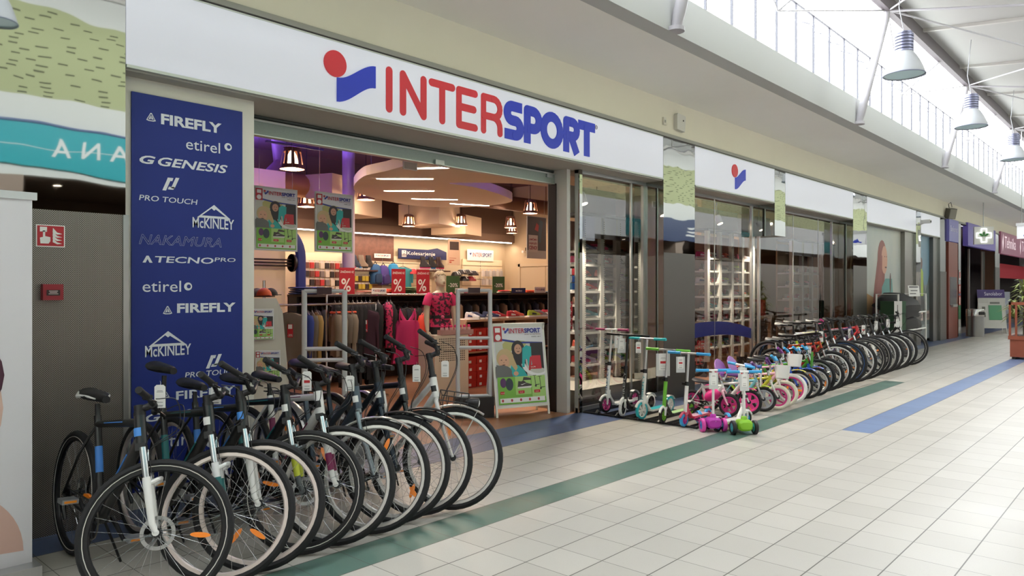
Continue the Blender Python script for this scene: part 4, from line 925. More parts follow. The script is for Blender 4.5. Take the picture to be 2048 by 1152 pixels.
for x, y, Yw, lab, red, h in ((320, 762, 3.93, 'white price tag on the nearest black bicycle with blue details', False, .12), (432, 765, 3.95, 'narrow price tag on the black and teal bicycle', True, .1), (614, 736, 3.98, 'white price tag with red label among the bicycles', True, .12), (700, 745, 3.95, 'white price tag on the grey city bicycle', False, .1), (833, 724, 4.0, 'white price tag on the black trekking bicycle', False, .12), (890, 716, 3.98, 'white price tag on the white city bicycle', False, .12)):
    tag(at(x, y, Yw), VZ, lab, G6, red=red, h=h, loop=.02)
for x, y, Yw, lab, red in ((1642, 660, 4.05, 'white and red price tag in front of the orange and black junior bike', True), (1618, 690, 4.05, 'white price tag on the green bike with green front plate', False), (1700, 655, 4.1, 'white price tag on the dark grey mountain bike', False), (1727, 648, 4.1, 'red and white price tag on the red and black mountain bike', True), (1752, 640, 4.1, 'white price tag on the charcoal bike with silver fork', False), (1776, 636, 4.1, 'white price tag on the black bike with chrome fork', False), (1795, 636, 4.1, 'white price tag on the blue black bike', False)):
    tag(at(x, y, Yw), VZ, lab, G6, red=red, h=.16, w_=.07, loop=.02)
# ================================================================ PRINTED POSTER used on the stands and the hung posters
PR = {}
def poster(parent, W, H, y=0.0, m=None, text=True, mini=False):
    """sale poster printed on a board: pictures of two children, jackets, bags, a shoe, scooters; local plane x,z facing -Y, lower left = (-W/2, 0)"""
    mm = (m or Matrix.Identity(4)) @ Matrix.Translation((-W / 2, y, 0)) @ Matrix.Diagonal((W, 1, H / 1.414, 1))
    def lay(name, col, polys, d):
        b = B(mm)
        for q, P in enumerate(polys): b.add([(min(max(px, 0), 1), -.0006 * d - .0008 - .00006 * q, pz) for px, pz in P], [tuple(range(len(P)))])
        mat = M(col, .45); ob(name, b, mat, parent, smooth=False)
    E = lambda cx, cz, rx, rz, a0=0, a1=360, n=20: [(cx + rx * cos(R(a0 + (a1 - a0) * i / n)), cz + rz * sin(R(a0 + (a1 - a0) * i / n))) for i in range(n)]
    lay('print_ground', 'dcdde2', [[(0, 0), (1, 0), (1, 1.414), (0, 1.414)]], 0)
    lay('print_background', 'c9ccc4', [[(.02, .5), (.98, .5), (.98, 1.1), (.02, 1.18)]], 1)
    lay('print_leaves', 'b9b878', [E(.3, 1.05, .14, .1, n=9), E(.55, 1.08, .1, .06, n=7)], 2)
    lay('print_stripe', '2a3a90', [[(.02, 1.2), (.5, 1.12), (.98, 1.1), (.98, 1.075), (.5, 1.085), (.02, 1.165)]], 3)
    lay('print_dark_jacket', '2c2a2e', [E(.47, .99, .13, .15), [(.33, .93), (.6, .95), (.63, .5), (.4, .5)], [(.72, 1.09), (.98, 1.09), (.98, .62), (.9, .64), (.88, .8), (.72, .8)]], 4)
    lay('print_boy_face', 'c89a82', [E(.47, .985, .075, .09)], 5)
    lay('print_blouse', '2fb0b0', [[(.56, 1.0), (.64, 1.05), (.74, 1.02), (.73, .7), (.66, .68), (.64, .8), (.6, .8), (.58, .66), (.53, .66)], [(.32, .72), (.46, .7), (.56, .62), (.63, .5), (.25, .5)]], 6)
    lay('print_red_jacket', 'c83240', [[(.72, .86), (.92, .86), (.93, .62), (.75, .62)], [(.7, .84), (.74, .84), (.7, .6), (.66, .6)]], 6)
    lay('print_ring', 'e9eaea', [E(.84, .74, .32, .24, 185, 330, 16) + E(.86, .78, .27, .24, 330, 185, 16)], 5)
    lay('print_hair', 'c8b084', [E(.2, .83, .17, .17), [(.28, .9), (.36, .86), (.44, .66), (.4, .6), (.32, .7)]], 7)
    lay('print_girl_face', 'd8a88c', [E(.17, .78, .105, .12), E(.4, .555, .05, .04)], 8)
    lay('print_scarf', '6a6c6c', [E(.12, .59, .2, .12), [(.02, .72), (.1, .7), (.3, .6), (.34, .5), (.02, .5)]], 9)
    lay('print_features', '4a3028', [E(.125, .80, .016, .008, n=8), E(.215, .80, .016, .008, n=8), E(.445, 1.0, .012, .007, n=8), E(.5, 1.0, .012, .007, n=8), E(.165, .715, .035, .008, n=8), E(.47, .94, .028, .007, n=8), E(.168, .755, .008, .006, n=6)], 10)
    lay('print_green', '7cb84a', [[(.02, .02), (.98, .02), (.98, .5), (.02, .5)]], 10)
    lay('print_light_green', 'a8d07a', [[(.37, .18), (.68, .18), (.68, .5), (.37, .5)], [(.7, .12), (.98, .12), (.98, .5), (.7, .5)]], 11)
    lay('print_bags', '5c3468', [E(.13, .4, .06, .085)], 12); lay('print_bag', '34424a', [E(.25, .37, .075, .11)], 13)
    sh = [(.41, .31), (.68, .31), (.7, .35), (.6, .38), (.53, .43), (.49, .41), (.43, .42)]
    lay('print_shoe', '45403f', [sh, [(.52, .43), (.69, .43), (.69, .46), (.6, .48), (.54, .485)]], 12); lay('print_sole', 'dcdcd8', [[(.41, .29), (.68, .29), (.7, .325), (.41, .315)], [(.47, .36), (.5, .345), (.61, .385), (.5, .36)]], 13)
    def th(x0, z0, x1, z1, w=.006): return [(x0 - w, z0), (x0 + w, z0), (x1 + w, z1), (x1 - w, z1)]
    lay('print_scooters', '3c4438', [th(.78, .32, .765, .5), [(.77, .33), (.86, .34), (.86, .35), (.77, .345)], [(.73, .5), (.8, .5), (.8, .508), (.73, .508)], th(.88, .27, .87, .48), [(.88, .28), (.97, .29), (.97, .3), (.88, .295)], [(.83, .48), (.91, .48), (.91, .488), (.83, .488)], E(.78, .32, .02, .02, n=10), E(.88, .27, .02, .02, n=10)], 12)
    for P in [[(.06, .2), (.14, .2), (.14, .25), (.06, .25)], [(.42, .2), (.54, .2), (.54, .25), (.42, .25)], [(.74, .2), (.86, .2), (.86, .25), (.74, .25)], [(.68, .62), (.82, .63), (.82, .7), (.68, .69)]]: lay('print_price_label', 'c82830', [P], 14)
    lay('print_footer', 'e6e8e6', [[(.05, .05), (.95, .05), (.95, .13), (.05, .13)]], 14)
    lay('print_dots', 'b83a48', [E(.1 + .18 * i, .09, .022, .026, n=10) for i in range(5)], 15)
    lay('print_badge', 'b42834', [[(.0, 1.13), (.16, 1.13), (.16, 1.4), (.0, 1.4)]], 15); lay('print_badge_dot', 'eceaea', [E(.08, 1.2, .055, .055, n=14), [(.03, 1.29), (.13, 1.29), (.13, 1.37), (.03, 1.37)]], 16)
    k = W
    if text:
        wm = (m or Matrix.Identity(4)) @ Matrix.Translation((-W / 2, y, 0))
        fr = wm @ FACE
        lx = .34 * W; z0 = 1.27 / 1.414 * H; z1 = .085 / 1.414 * H
        r_, b_ = M('b83048', .5), M('26308c', .5)
        txt('INTER', parent, r_, .31 * W, z0, .31 * W, z1, .0105, frame=fr, bold=.01); txt('SPORT', parent, b_, .62 * W, z0, .33 * W, z1, .0105, frame=fr, bold=.035)
        lay('print_emblem_ball', 'c03040', [E(.21, 1.35, .025, .025, n=10)], 16); lay('print_emblem_flag', '2a3aa0', [[(.215, 1.32), (.25, 1.32), (.275, 1.36), (.3, 1.365), (.3, 1.32), (.275, 1.31), (.24, 1.27), (.215, 1.27)]], 16)
        if not mini:
            g = M('7a3040', .5); txt('SPORT TO THE PEOPLE', parent, g, .62 * W, 1.235 / 1.414 * H, .33 * W, .018 * W, .0105, frame=fr); txt('MAREC 2017', parent, M('34302e', .5), .76 * W, 1.19 / 1.414 * H, .19 * W, .02 * W, .0105, frame=fr)
            wl = M('efe9e6', .5); txt('24,99', parent, wl, .7 * W, .64 / 1.414 * H, .1 * W, .03 * W, .0105, frame=fr)
            for x_, s_ in ((.075, '9,99'), (.44, '79,99'), (.76, '79,99')): txt(s_, parent, wl, x_ * W, .212 / 1.414 * H, .07 * W, .018 * W, .0105, frame=fr)
def aframe(name, label, loc, rz, W, H, legs=.13, tilt=9, fc=None, draw=None, depth=.32):
    root = thing(name, label, 'sign stand', loc, rz); fc = fc or M('dfe2da', .4, .2)
    for s, rr, nm in ((-1, R(-tilt), 'front_frame'), (1, R(tilt), 'rear_frame')):
        m = Matrix.Translation((0, s * depth / 2, 0)) @ Matrix.Rotation(rr, 4, 'X') @ Matrix.Translation((0, 0, legs))
        b = B(m); w_ = .028
        b.box(-W / 2 - w_, -.008, 0, -W / 2, .012, H).box(W / 2, -.008, 0, W / 2 + w_, .012, H).box(-W / 2 - w_, -.008, H - w_, W / 2 + w_, .012, H + .0).box(-W / 2 - w_, -.008, -w_, W / 2 + w_, .012, 0); b.box(-W / 2, 0, 0, W / 2, .008, H - w_)
        fo = ob(nm, b, fc, root, smooth=False)
        for x_ in (-1, 1): ob('leg', B(m).box(x_ * (W / 2 + .014) - .012, -.006, -legs * 1.0, x_ * (W / 2 + .014) + .012, .01, -w_), fc, root, smooth=False)
        if s < 0 and draw: draw(root, W, H - w_, m)
    return root
af = aframe('pavement_sign', 'white framed pavement sign with a sale poster beside the entrance door post', (6.62, 5.93, 0), R(-22), .66, .98, draw=lambda r_, W, H, m: poster(r_, W, H, -.009, m))

# two posters and one hung in the entrance
for (x, y, lab) in ((552, 500, 'hanging sale poster nearest to the brand panel'), (668, 503, 'hanging sale poster, second from the brand panel')):
    v = at(x, y, 7.2); t = thing('hanging_poster', lab, 'poster', v, R(2), group='posters hung in the entrance')
    ob('board', B().box(-.262, -.006, -.01, .262, .006, .67), M('cfcfcb', .5), t, smooth=False); poster(t, .5, .65, -.007)
    b = B(); b.cyl((-.2, 0, .67), (-.2, 0, 4.302 - v.z), .002, None, 4); b.cyl((.2, 0, .67), (.2, 0, 4.302 - v.z), .002, None, 4); ob('wire', b, STEEL, t)
v = at(1073, 516, 7.6); t = thing('hanging_poster', 'hanging dark poster with a runner and red price guarantee lettering', 'poster', v, R(2), group='posters hung in the entrance')
ob('board', B().box(-.245, -.006, -.01, .245, .006, .66), M('cbc6c2', .5), t, smooth=False)
b = B().add([(-.235, -.008, .12), (.235, -.008, .12), (.235, -.008, .65), (-.235, -.008, .65)], [(0, 1, 2, 3)]); ob('print', b, M('3a3038', .5), t, smooth=False)
b = B()
for P in ([(.05, .25), (.1, .25), (.12, .4), (.16, .58), (.08, .62), (.03, .45)],): b.add([(x, -.009, z) for x, z in P], [tuple(range(len(P)))])
ob('print_runner', b, M('2c4a5e', .5), t, smooth=False)
b = B().add([(x, -.0095, z) for x, z in ((-.06, .45), (.03, .42), (.05, .52), (-.01, .56))], [(0, 1, 2, 3)]); ob('print_red_top', b, M('c03038', .5), t, smooth=False)
ob('print_card', B().add([(-.215, -.01, .09), (.02, -.01, .09), (.02, -.01, .36), (-.215, -.01, .36)], [(0, 1, 2, 3)]), M('d8d2cc', .5), t, smooth=False)
r_ = M('98283a', .5)
txt('JAMČIMO', t, r_, -.2, .265, .2, .05, .0105, bold=.02); txt('NAJBOLJŠO', t, r_, -.2, .205, .2, .045, .0105, bold=.02); txt('CENO!', t, r_, -.2, .13, .2, .06, .0105, bold=.03)
b = B(); b.cyl((-.2, 0, .66), (-.2, 0, 4.302 - v.z), .002, None, 4); b.cyl((.2, 0, .66), (.2, 0, 4.302 - v.z), .002, None, 4); ob('wire', b, STEEL, t)

# ================================================================ SHOP INTERIOR: shell, ceiling, lamps
IW = M('c6b496', .75); DK = M('5a4238', .85)
struct('wall_back', B().box(1.9, 14.0, 0, 19, 14.2, 4.4), IW, smooth=False)
struct('wall_left', B().box(1.7, 5.8, 0, 1.9, 14.2, 4.4), IW, smooth=False)
struct('wall_right', B().box(15.1, 7.6, 0, 15.25, 14.0, 4.4), IW, smooth=False)
struct('wall_right', B().box(18.8, 5.8, 0, 19, 14.2, 4.4), IW, smooth=False)
struct('ceiling', B().box(1.7, 5.6, 4.3, 19, 14.2, 4.4), M('6a5260', .9), smooth=False)
struct('wall_side', B().box(4.3, 11.0, 0, 6.5, 11.25, 3.45), M('d9c4a4', .75), smooth=False)
struct('door_2', B().box(15.06, 11.6, 0, 15.1, 13.4, 2.12).box(15.03, 11.55, 0, 15.1, 11.62, 2.18).box(15.03, 13.38, 0, 15.1, 13.45, 2.18).box(15.03, 11.55, 2.1, 15.1, 13.45, 2.18).box(15.045, 12.49, 0, 15.06, 12.51, 2.1), M('c4b498', .6), smooth=False)
struct('trim_32', B().box(6.6, 13.6, 2.95, 15.0, 14.0, 4.3), M('5e4a3e', .85), smooth=False)
isl = [(6.3, 6.0), (6.4, 8.2), (6.56, 9.0), (7.4, 10.3), (8.6, 11), (9.7, 11.2), (10.4, 10.5), (10.3, 9.4), (9.4, 8.8), (8.4, 8.45), (7.8, 8.4), (8.5, 7.7), (9.5, 7.3), (9.4, 6.0)]
def smooth_loop(P, k=5):
    out = []; n = len(P)
    for i in range(n):
        p0, p1, p2, p3 = (Vector(P[(i + q) % n]) for q in (-1, 0, 1, 2))
        for j in range(k):
            t_ = j / k; out.append(tuple(.5 * ((2 * p1) + (p2 - p0) * t_ + (2 * p0 - 5 * p1 + 4 * p2 - p3) * t_ ** 2 + (3 * p1 - p0 - 3 * p2 + p3) * t_ ** 3)))
    return out
isl = smooth_loop(isl)
t = thing('ceiling_island', 'pale suspended ceiling island with long light slots above the shop floor', 'ceiling panel', (8, 8.5, 3.15))
ob('board', B().prism([(x - 8, y - 8.5, 0) for x, y in isl], (0, 0, .14)), M('d6cbb4', .8), t, smooth=False)
b = B()
for x, y in ((6.8, 7), (6.9, 9.2), (9.6, 10.6), (9, 6.6)): b.cyl((x - 8, y - 8.5, .14), (x - 8, y - 8.5, 1.15), .006, None, 6)
ob('suspension_rod', b, STEEL, t)
G7 = 'slot lights in the ceiling island'
LW = M('fff2df', .5, emit=7)
for i, (x, y, a, lab) in enumerate(((7.02, 8.54, -46, 'middle left'), (7.94, 9.55, -47, 'second row'), (9.0, 10.1, -38, 'centre'), (10.05, 10.25, -20, 'far right'), (6.64, 7.47, -58, 'nearest to the shutter'))):
    t = thing('slot_light', 'long glowing slot light in the ceiling island, ' + lab, 'ceiling light', (x, y, 3.15), R(a), group=G7)
    ob('diffuser', B().prism([(-.42 * cos(a_), .045 * sin(a_) , -.012) for a_ in [2 * PI * k_ / 24 for k_ in range(24)]], (0, 0, .012)), LW, t, smooth=False); ob('rim', B().box(-.42, -.055, -.006, .42, -.04, 0).box(-.42, .04, -.006, .42, .055, 0), M('cfc4b0', .6), t, smooth=False)
    area('slot_lamp', (0, 0, -.02), (0, 0, 0), .8, .08, 9, (1, .86, .7), parent=t)
# violet cove lamps on top of the island and by the wall
for i, (x, y, e) in enumerate(((6.2, 10.2, 110), (8.9, 8.0, 60), (5.6, 12.3, 90))):
    t = thing('cove_lamp', ('violet strip lamp by the round column', 'violet strip lamp above the notch of the ceiling island', 'violet strip lamp behind the left partition')[i], 'lamp', (x, y, 3.72))
    ob('strip', B().box(-.5, -.02, 0, .5, .02, .03), M('3a3844', .5), t, smooth=False); area('violet_glow', (0, 0, .06), (PI, 0, 0), 1.0, .1, e * 1.2, (.25, .16, 1), parent=t)
struct('trim_33', B().cyl((7.75, 11.0, 0), (7.75, 11.0, 4.3), .11, None, 20), M('a898a4', .6))
b = B(); b.tube([(3, 12.3, 3.45), (9, 12.3, 3.45)], .22, 14); b.cyl((4, 12.3, 3.6), (4, 12.3, 4.302), .01, None, 6); b.cyl((8, 12.3, 3.6), (8, 12.3, 4.302), .01, None, 6); one('ventilation_duct', 'tan round ventilation duct under the shop ceiling behind the column', 'duct', b, M('b98a58', .55, .3))
b = B(); b.tube([(9.5, 11.6, 3.5), (14.6, 11.6, 3.5)], .17, 14); b.cyl((10.5, 11.6, 3.6), (10.5, 11.6, 4.302), .01, None, 6); b.cyl((14, 11.6, 3.6), (14, 11.6, 4.302), .01, None, 6); one('ventilation_duct', 'brown ventilation duct above the right rear of the shop', 'duct', b, M('7a5a48', .55, .3))
b = B(); b.tube([(12.3, 9.2, 3.35), (15.0, 9.2, 3.35)], .15, 14); b.cyl((12.8, 9.2, 3.45), (12.8, 9.2, 4.302), .01, None, 6); b.cyl((14.5, 9.2, 3.45), (14.5, 9.2, 4.302), .01, None, 6); one('ventilation_duct', 'brown ventilation duct above the dark hanging poster', 'duct', b, M('86644e', .55, .3))
b = B(); b.tube([(5.2, 11.9, 3.1), (5.9, 11.6, 3.15), (6.5, 11.7, 3.35), (7.0, 12.0, 3.75), (7.0, 12.1, 4.28)], .13, 12); one('ventilation_duct', 'curved flexible duct behind the hanging sale posters', 'duct', b, M('7a6468', .6, .2))
for i, (x, y, z, s, lab) in enumerate(((8.9, 12.6, 2.98, .95, 'pale square ceiling box in the middle of the shop'), (10.9, 12.4, 2.9, 1.0, 'pale square ceiling box nearer to the right wall'), (8.0, 12.0, 3.2, .6, 'small pale ceiling box by the round column'), (12.2, 12.9, 2.78, .9, 'low pale ceiling box in front of the rear canopy'))):
    one('ceiling_box', lab, 'ceiling box', B().box(-s / 2, -s / 2, 0, s / 2, s / 2, .45), M('cdb89c', .75), (x, y, z), (0, 0, R(20)), smooth=False)
pl_ = thing('exit_light', 'small white light panel hung under the ceiling island by the shutter', 'panel', at(820, 340, 7.0)); ob('frame', B().box(-.11, -.01, 0, .11, .01, .1), M('e6e2da', .5), pl_); ob('face', B().box(-.1, -.012, .01, .1, -.01, .09), M('b9b2a6', .5), pl_); ob('rod', B().cyl((0, 0, .1), (0, 0, 4.302 - pl_.location.z), .005, None, 6), STEEL, pl_)
# perforated bucket pendants
def pendant(loc, k, lab, e):
    t = thing('pendant_lamp', lab, 'lamp', loc, group='perforated pendant lamps in the shop'); b = B(); n = 20; H = .3 * k
    def rr(z): return (.17 - .05 * z) * k
    rings = [[(rr(z) * cos(2 * PI * j / n), rr(z) * sin(2 * PI * j / n), z * H) for j in range(n)] for z in (0, .1, .2, .8, .9, 1.0)]
    vs = [p for r_ in rings for p in r_]; fs = []
    for i in range(5):
        for j in range(n):
            if i == 2 and j % 2 == 0: continue
            fs.append((i * n + j, i * n + (j + 1) % n, (i + 1) * n + (j + 1) % n, (i + 1) * n + j))
    b.add(vs, fs); b.lathe([(.12 * k, H), (.05 * k, H + .02)], seg=n); ob('shade', b, M('7a5648', .5, .3), t, smooth=False)
    ob('bulb', B().lathe([(.02 * k, .27 * k), (.06 * k, .2 * k), (.09 * k, .1 * k), (.08 * k, .03 * k), (.002, .01)]), M('ffd2a4', .4, emit=4), t)
    ob('cord', B().cyl((0, 0, H), (0, 0, 4.3 - loc[2]), .006, None, 5), BLACK, t)
    l = bpy.data.lights.new('bulb_light', 'POINT'); l.energy = e * .36; l.color = (1, .70, .5); l.shadow_soft_size = .05; o = bpy.data.objects.new('bulb_light', l); COL.objects.link(o); o.parent = t; o.location = (0, 0, -.03)
for loc, k, lab, e in (((5.6, 9.3, 3.2), 1, 'large perforated pendant lamp at the left of the entrance', 55), ((7.9, 12.6, 3.1), 1, 'perforated pendant lamp between the two hanging sale posters', 50), ((8.5, 11.5, 3.2), 1, 'perforated pendant lamp half hidden by the ceiling island', 40), ((10.3, 12.4, 2.86), .82, 'small perforated pendant lamp below the pale square ceiling box', 45), ((11.5, 12.0, 2.93), .82, 'small perforated pendant lamp between the two ceiling boxes', 45), ((12.7, 11.6, 2.93), .86, 'perforated pendant lamp, upper of the pair left of the dark poster', 45), ((13.9, 12.65, 2.92), .82, 'perforated pendant lamp, lower of the pair left of the dark poster', 40), ((11.5, 9.95, 3.06), .9, 'perforated pendant lamp above the dark hanging poster', 50), ((11.9, 6.5, 2.72), 1, 'perforated pendant lamp seen high in the second display window', 40)):
    pendant(loc, k, lab, e)
t = thing('wall_light_strip', 'long bright light strip along the rear wall canopy', 'wall light', (11, 13.58, 2.72)); ob('diffuser', B().box(-4.2, -.02, .016, 3.9, .02, .04), M('fff4e4', .5, emit=4), t, smooth=False); ob('canopy', B().box(-4.3, -.03, .04, 4.0, .42, .24), M('6e5a4c', .8), t, smooth=False)
area('strip_lamp', (0, .05, -.02), (R(12), 0, 0), 8, .08, 19, (1, .80, .62), parent=t)
# ================================================================ SHOP GOODS
def place(x, y, Yw): return at(x, y, Yw)
def ringell(c, rx, ry, z, n=18, p=2.0):
    return [Vector((c[0] + rx * abs(cos(t)) ** (2 / p) * (1 if cos(t) > 0 else -1), c[1] + ry * abs(sin(t)) ** (2 / p) * (1 if sin(t) > 0 else -1), z)) for t in [2 * PI * i / n for i in range(n)]]
# --- mannequin bust on a perforated pedestal
v = place(890, 672, 7.75); MX = v.x
pd = thing('display_pedestal', 'cream display pedestal with a perforated front under the mannequin', 'pedestal', (MX, 7.75, 0), R(-14))
ob('body', B().box(-.27, -.2, 0, .27, .3, .86), M('d9cdb8', .6), pd, smooth=False)
b = B()
for i in range(15):
    for j in range(11): b.add([(-.2 + .028 * i, -.2012, .5 + .03 * j), (-.184 + .028 * i, -.2012, .5 + .03 * j), (-.184 + .028 * i, -.2012, .516 + .03 * j), (-.2 + .028 * i, -.2012, .516 + .03 * j)], [(0, 1, 2, 3)])
ob('perforation', b, M('4a4038', .8), pd, smooth=False)
mq = thing('mannequin', 'pale female mannequin bust in a pink printed shirt behind the bottle tray', 'mannequin', (MX, 7.85, .862), R(-12))
SKIN = M('dccab0', .5)
b = B(); b.loft([ringell((0, 0), rx, ry, z, 20, 2.2) for z, rx, ry in ((0, .165, .115), (.06, .17, .12), (.14, .155, .105), (.25, .13, .09), (.34, .145, .1), (.43, .165, .115), (.5, .175, .105), (.56, .165, .085), (.595, .11, .065), (.62, .06, .055), (.67, .052, .055), (.69, .055, .06))])
# head as one continuous surface with brow, nose, mouth and chin
rings = []
for z, rx, ry, fw in ((.665, .045, .05, .0), (.69, .052, .07, -.02), (.705, .06, .085, -.02), (.725, .066, .088, -.015), (.75, .071, .092, -.008), (.775, .073, .094, 0), (.80, .075, .096, .004), (.83, .075, .098, .008), (.86, .066, .088, .01), (.882, .045, .06, .012), (.893, .012, .02, .012)):
    r_ = ringell((0, fw), rx, ry, z, 24)
    for p in r_:
        a = math.atan2(p.y - fw, p.x); f_ = max(0, cos(a + PI / 2)) ** 14
        if .735 < z < .785: p.y -= .018 * f_ * (1.2 if z < .765 else .6)
        if .70 < z < .715: p.y -= .008 * f_
    rings.append(r_)
b.loft(rings); 
for s in (-1, 1):
    b.ell((s * .074, .005, .765), (.009, .02, .03), 8, 6)
    b.tube([(s * .165, 0, .545), (s * .205, .0, .47), (s * .222, -.005, .33), (s * .232, -.02, .2), (s * .238, -.05, .06)], [.05, .05, .042, .038, .026], 12)
    hx = s * .24; b.tube([(hx, -.05, .07), (hx, -.06, .03), (hx, -.07, -.0)], [.024, .032, .03], 10, flat=.55)
    for f_ in range(4): b.tube([(hx, -.055 - .014 * f_ + .012, .0), (hx - s * .004, -.06 - .014 * f_ + .012, -.03 + .004 * abs(f_ - 1.5)), (hx - s * .014, -.062 - .014 * f_ + .012, -.055 + .006 * abs(f_ - 1.5))], [.0085, .008, .0065], 6)
    b.tube([(hx - s * .012, -.085, .035), (hx - s * .022, -.105, .012), (hx - s * .026, -.11, -.012)], [.011, .0095, .007], 6)
for v_ in range(len(b.v)): b.v[v_].z = max(b.v[v_].z, 0.0)
ob('body', b, SKIN, mq)
b = B(); n = 30
for i in range(n * 4):
    a = i * 2.4; t = .3 + 1.2 * (i / (n * 4)); r_ = Vector((.077 * sin(t) * cos(a), .098 * sin(t) * sin(a) + .008, .815 + .082 * cos(t)))
    if r_.z < .845 and r_.y < -.03: continue
    b.ell(r_, (.016, .016, .013), 6, 4)
ob('hair', b, M('c9b495', .6), mq)
def prn():
    m, nt, N, mth, mix, p = nodes('printed_fabric'); tc = N('TexCoord'); n = N('TexNoise'); n.inputs['Scale'].default_value = 22; n.inputs['Detail'].default_value = 5; nt.links.new(tc.outputs['Object'], n.inputs['Vector'])
    nt.links.new(mix(mth('GREATER_THAN', n.outputs['Fac'], .51), C('c8285c'), C('3a1426')), p.inputs['Base Color']); p.inputs['Roughness'].default_value = .7; return m
PRN = prn(); PINK = M('d83068', .7)
b = B(); b.loft([ringell((0, 0), rx, ry, z, 20, 2.2) for z, rx, ry in ((.105, .178, .128), (.14, .168, .118), (.25, .142, .1), (.34, .156, .11), (.43, .175, .126), (.5, .184, .114), (.56, .172, .092), (.59, .12, .072))], cap=False)
sh_ = ob('shirt', b, PRN, mq)
for s in (-1, 1): ob('sleeve', B().tube([(s * .15, 0, .56), (s * .19, 0, .52), (s * .218, 0, .44), (s * .226, 0, .41)], [.055, .062, .062, .06], 12), PINK, sh_)
ob('shorts', B().loft([ringell((0, 0), .172, .122, z, 20, 2.2) for z in (0.001, .06, .12)], cap=False), BLACK, mq)
bl = ob('belt', B().loft([ringell((0, 0), rx, ry, z, 20, 2.2) for z, rx, ry in ((.225, .152, .11), (.27, .148, .106))], cap=False), M('1c1418', .6), mq); ob('pouch', B().ell((-.03, -.118, .245), (.03, .02, .028), 10, 6), M('d85a80', .5), bl)
ob('face_paint', B().ell((-.03, -.0855, .775), (.014, .004, .005), 8, 5).ell((.03, -.0855, .775), (.014, .004, .005), 8, 5).ell((0, -.112, .722), (.02, .006, .006), 8, 5), M('a5705e', .5), mq)
tr_ = thing('bottle_tray', 'clear tray packed with pink capped bottles on the pedestal edge', 'tray', (MX + .045, 7.58, .862), R(-14))
ob('tray', B().box(-.26, -.06, 0, .26, .06, .006).box(-.26, -.06, 0, .26, -.056, .07).box(-.26, .056, 0, .26, .06, .07).box(-.26, -.06, 0, -.256, .06, .07).box(.256, -.06, 0, .26, .06, .07), M('b58a84', .3), tr_, smooth=False)
bt = None; km = None
for i in range(7):
    o = thing('bottle', 'pink capped bottle in the tray before the mannequin', 'bottle', (0, 0, 0), group='pink capped bottles in the tray')
    o.matrix_world = Matrix.Translation((MX + .045, 7.58, .868)) @ Matrix.Rotation(R(-14), 4, 'Z') @ Matrix.Translation((-.215 + .072 * i, 0, 0))
    if bt is None:
        ob('flask', B().lathe([(.026, 0), (.028, .01), (.028, .085), (.02, .1)], seg=12), M('c99a98', .3), o); ob('cap', B().lathe([(.022, .098), (.022, .122), (.012, .132)], seg=12), M('e0306c', .4), o); bt = o; km = KM()
    else:
        for ch in km[bt]: c = ch.copy(); COL.objects.link(c); c.parent = o
# --- antenna gates
GT = M('c4c6c8', .4, .1)
for x, y, lab in ((649, 570, 'pale grey anti-theft gate at the left behind the bicycles'), (948, 573, 'pale grey anti-theft gate with black foot beside the pavement sign')):
    v = place(x, y, 6.15); t = thing('security_gate', lab, 'security gate', (v.x, 6.15, 0), R(-38), group='anti-theft gates inside the entrance'); b = B(); W = .19
    for s in (-1, 1): b.tube([(s * W, 0, .22), (s * W, 0, 1.5)], .02, 8, flat=1.3)
    for z in (.25, .82, .93, 1.49): b.tube([(-W, 0, z), (W, 0, z)], .02, 8)
    ob('frame', b, GT, t); ob('foot', B().box(-W - .04, -.07, 0, W + .04, .07, .24), M('1f1c1d', .4), t, smooth=False); ob('antenna_head', B().box(-.07, -.026, 1.46, .07, .026, 1.525), M('3a1a1e', .4), t)
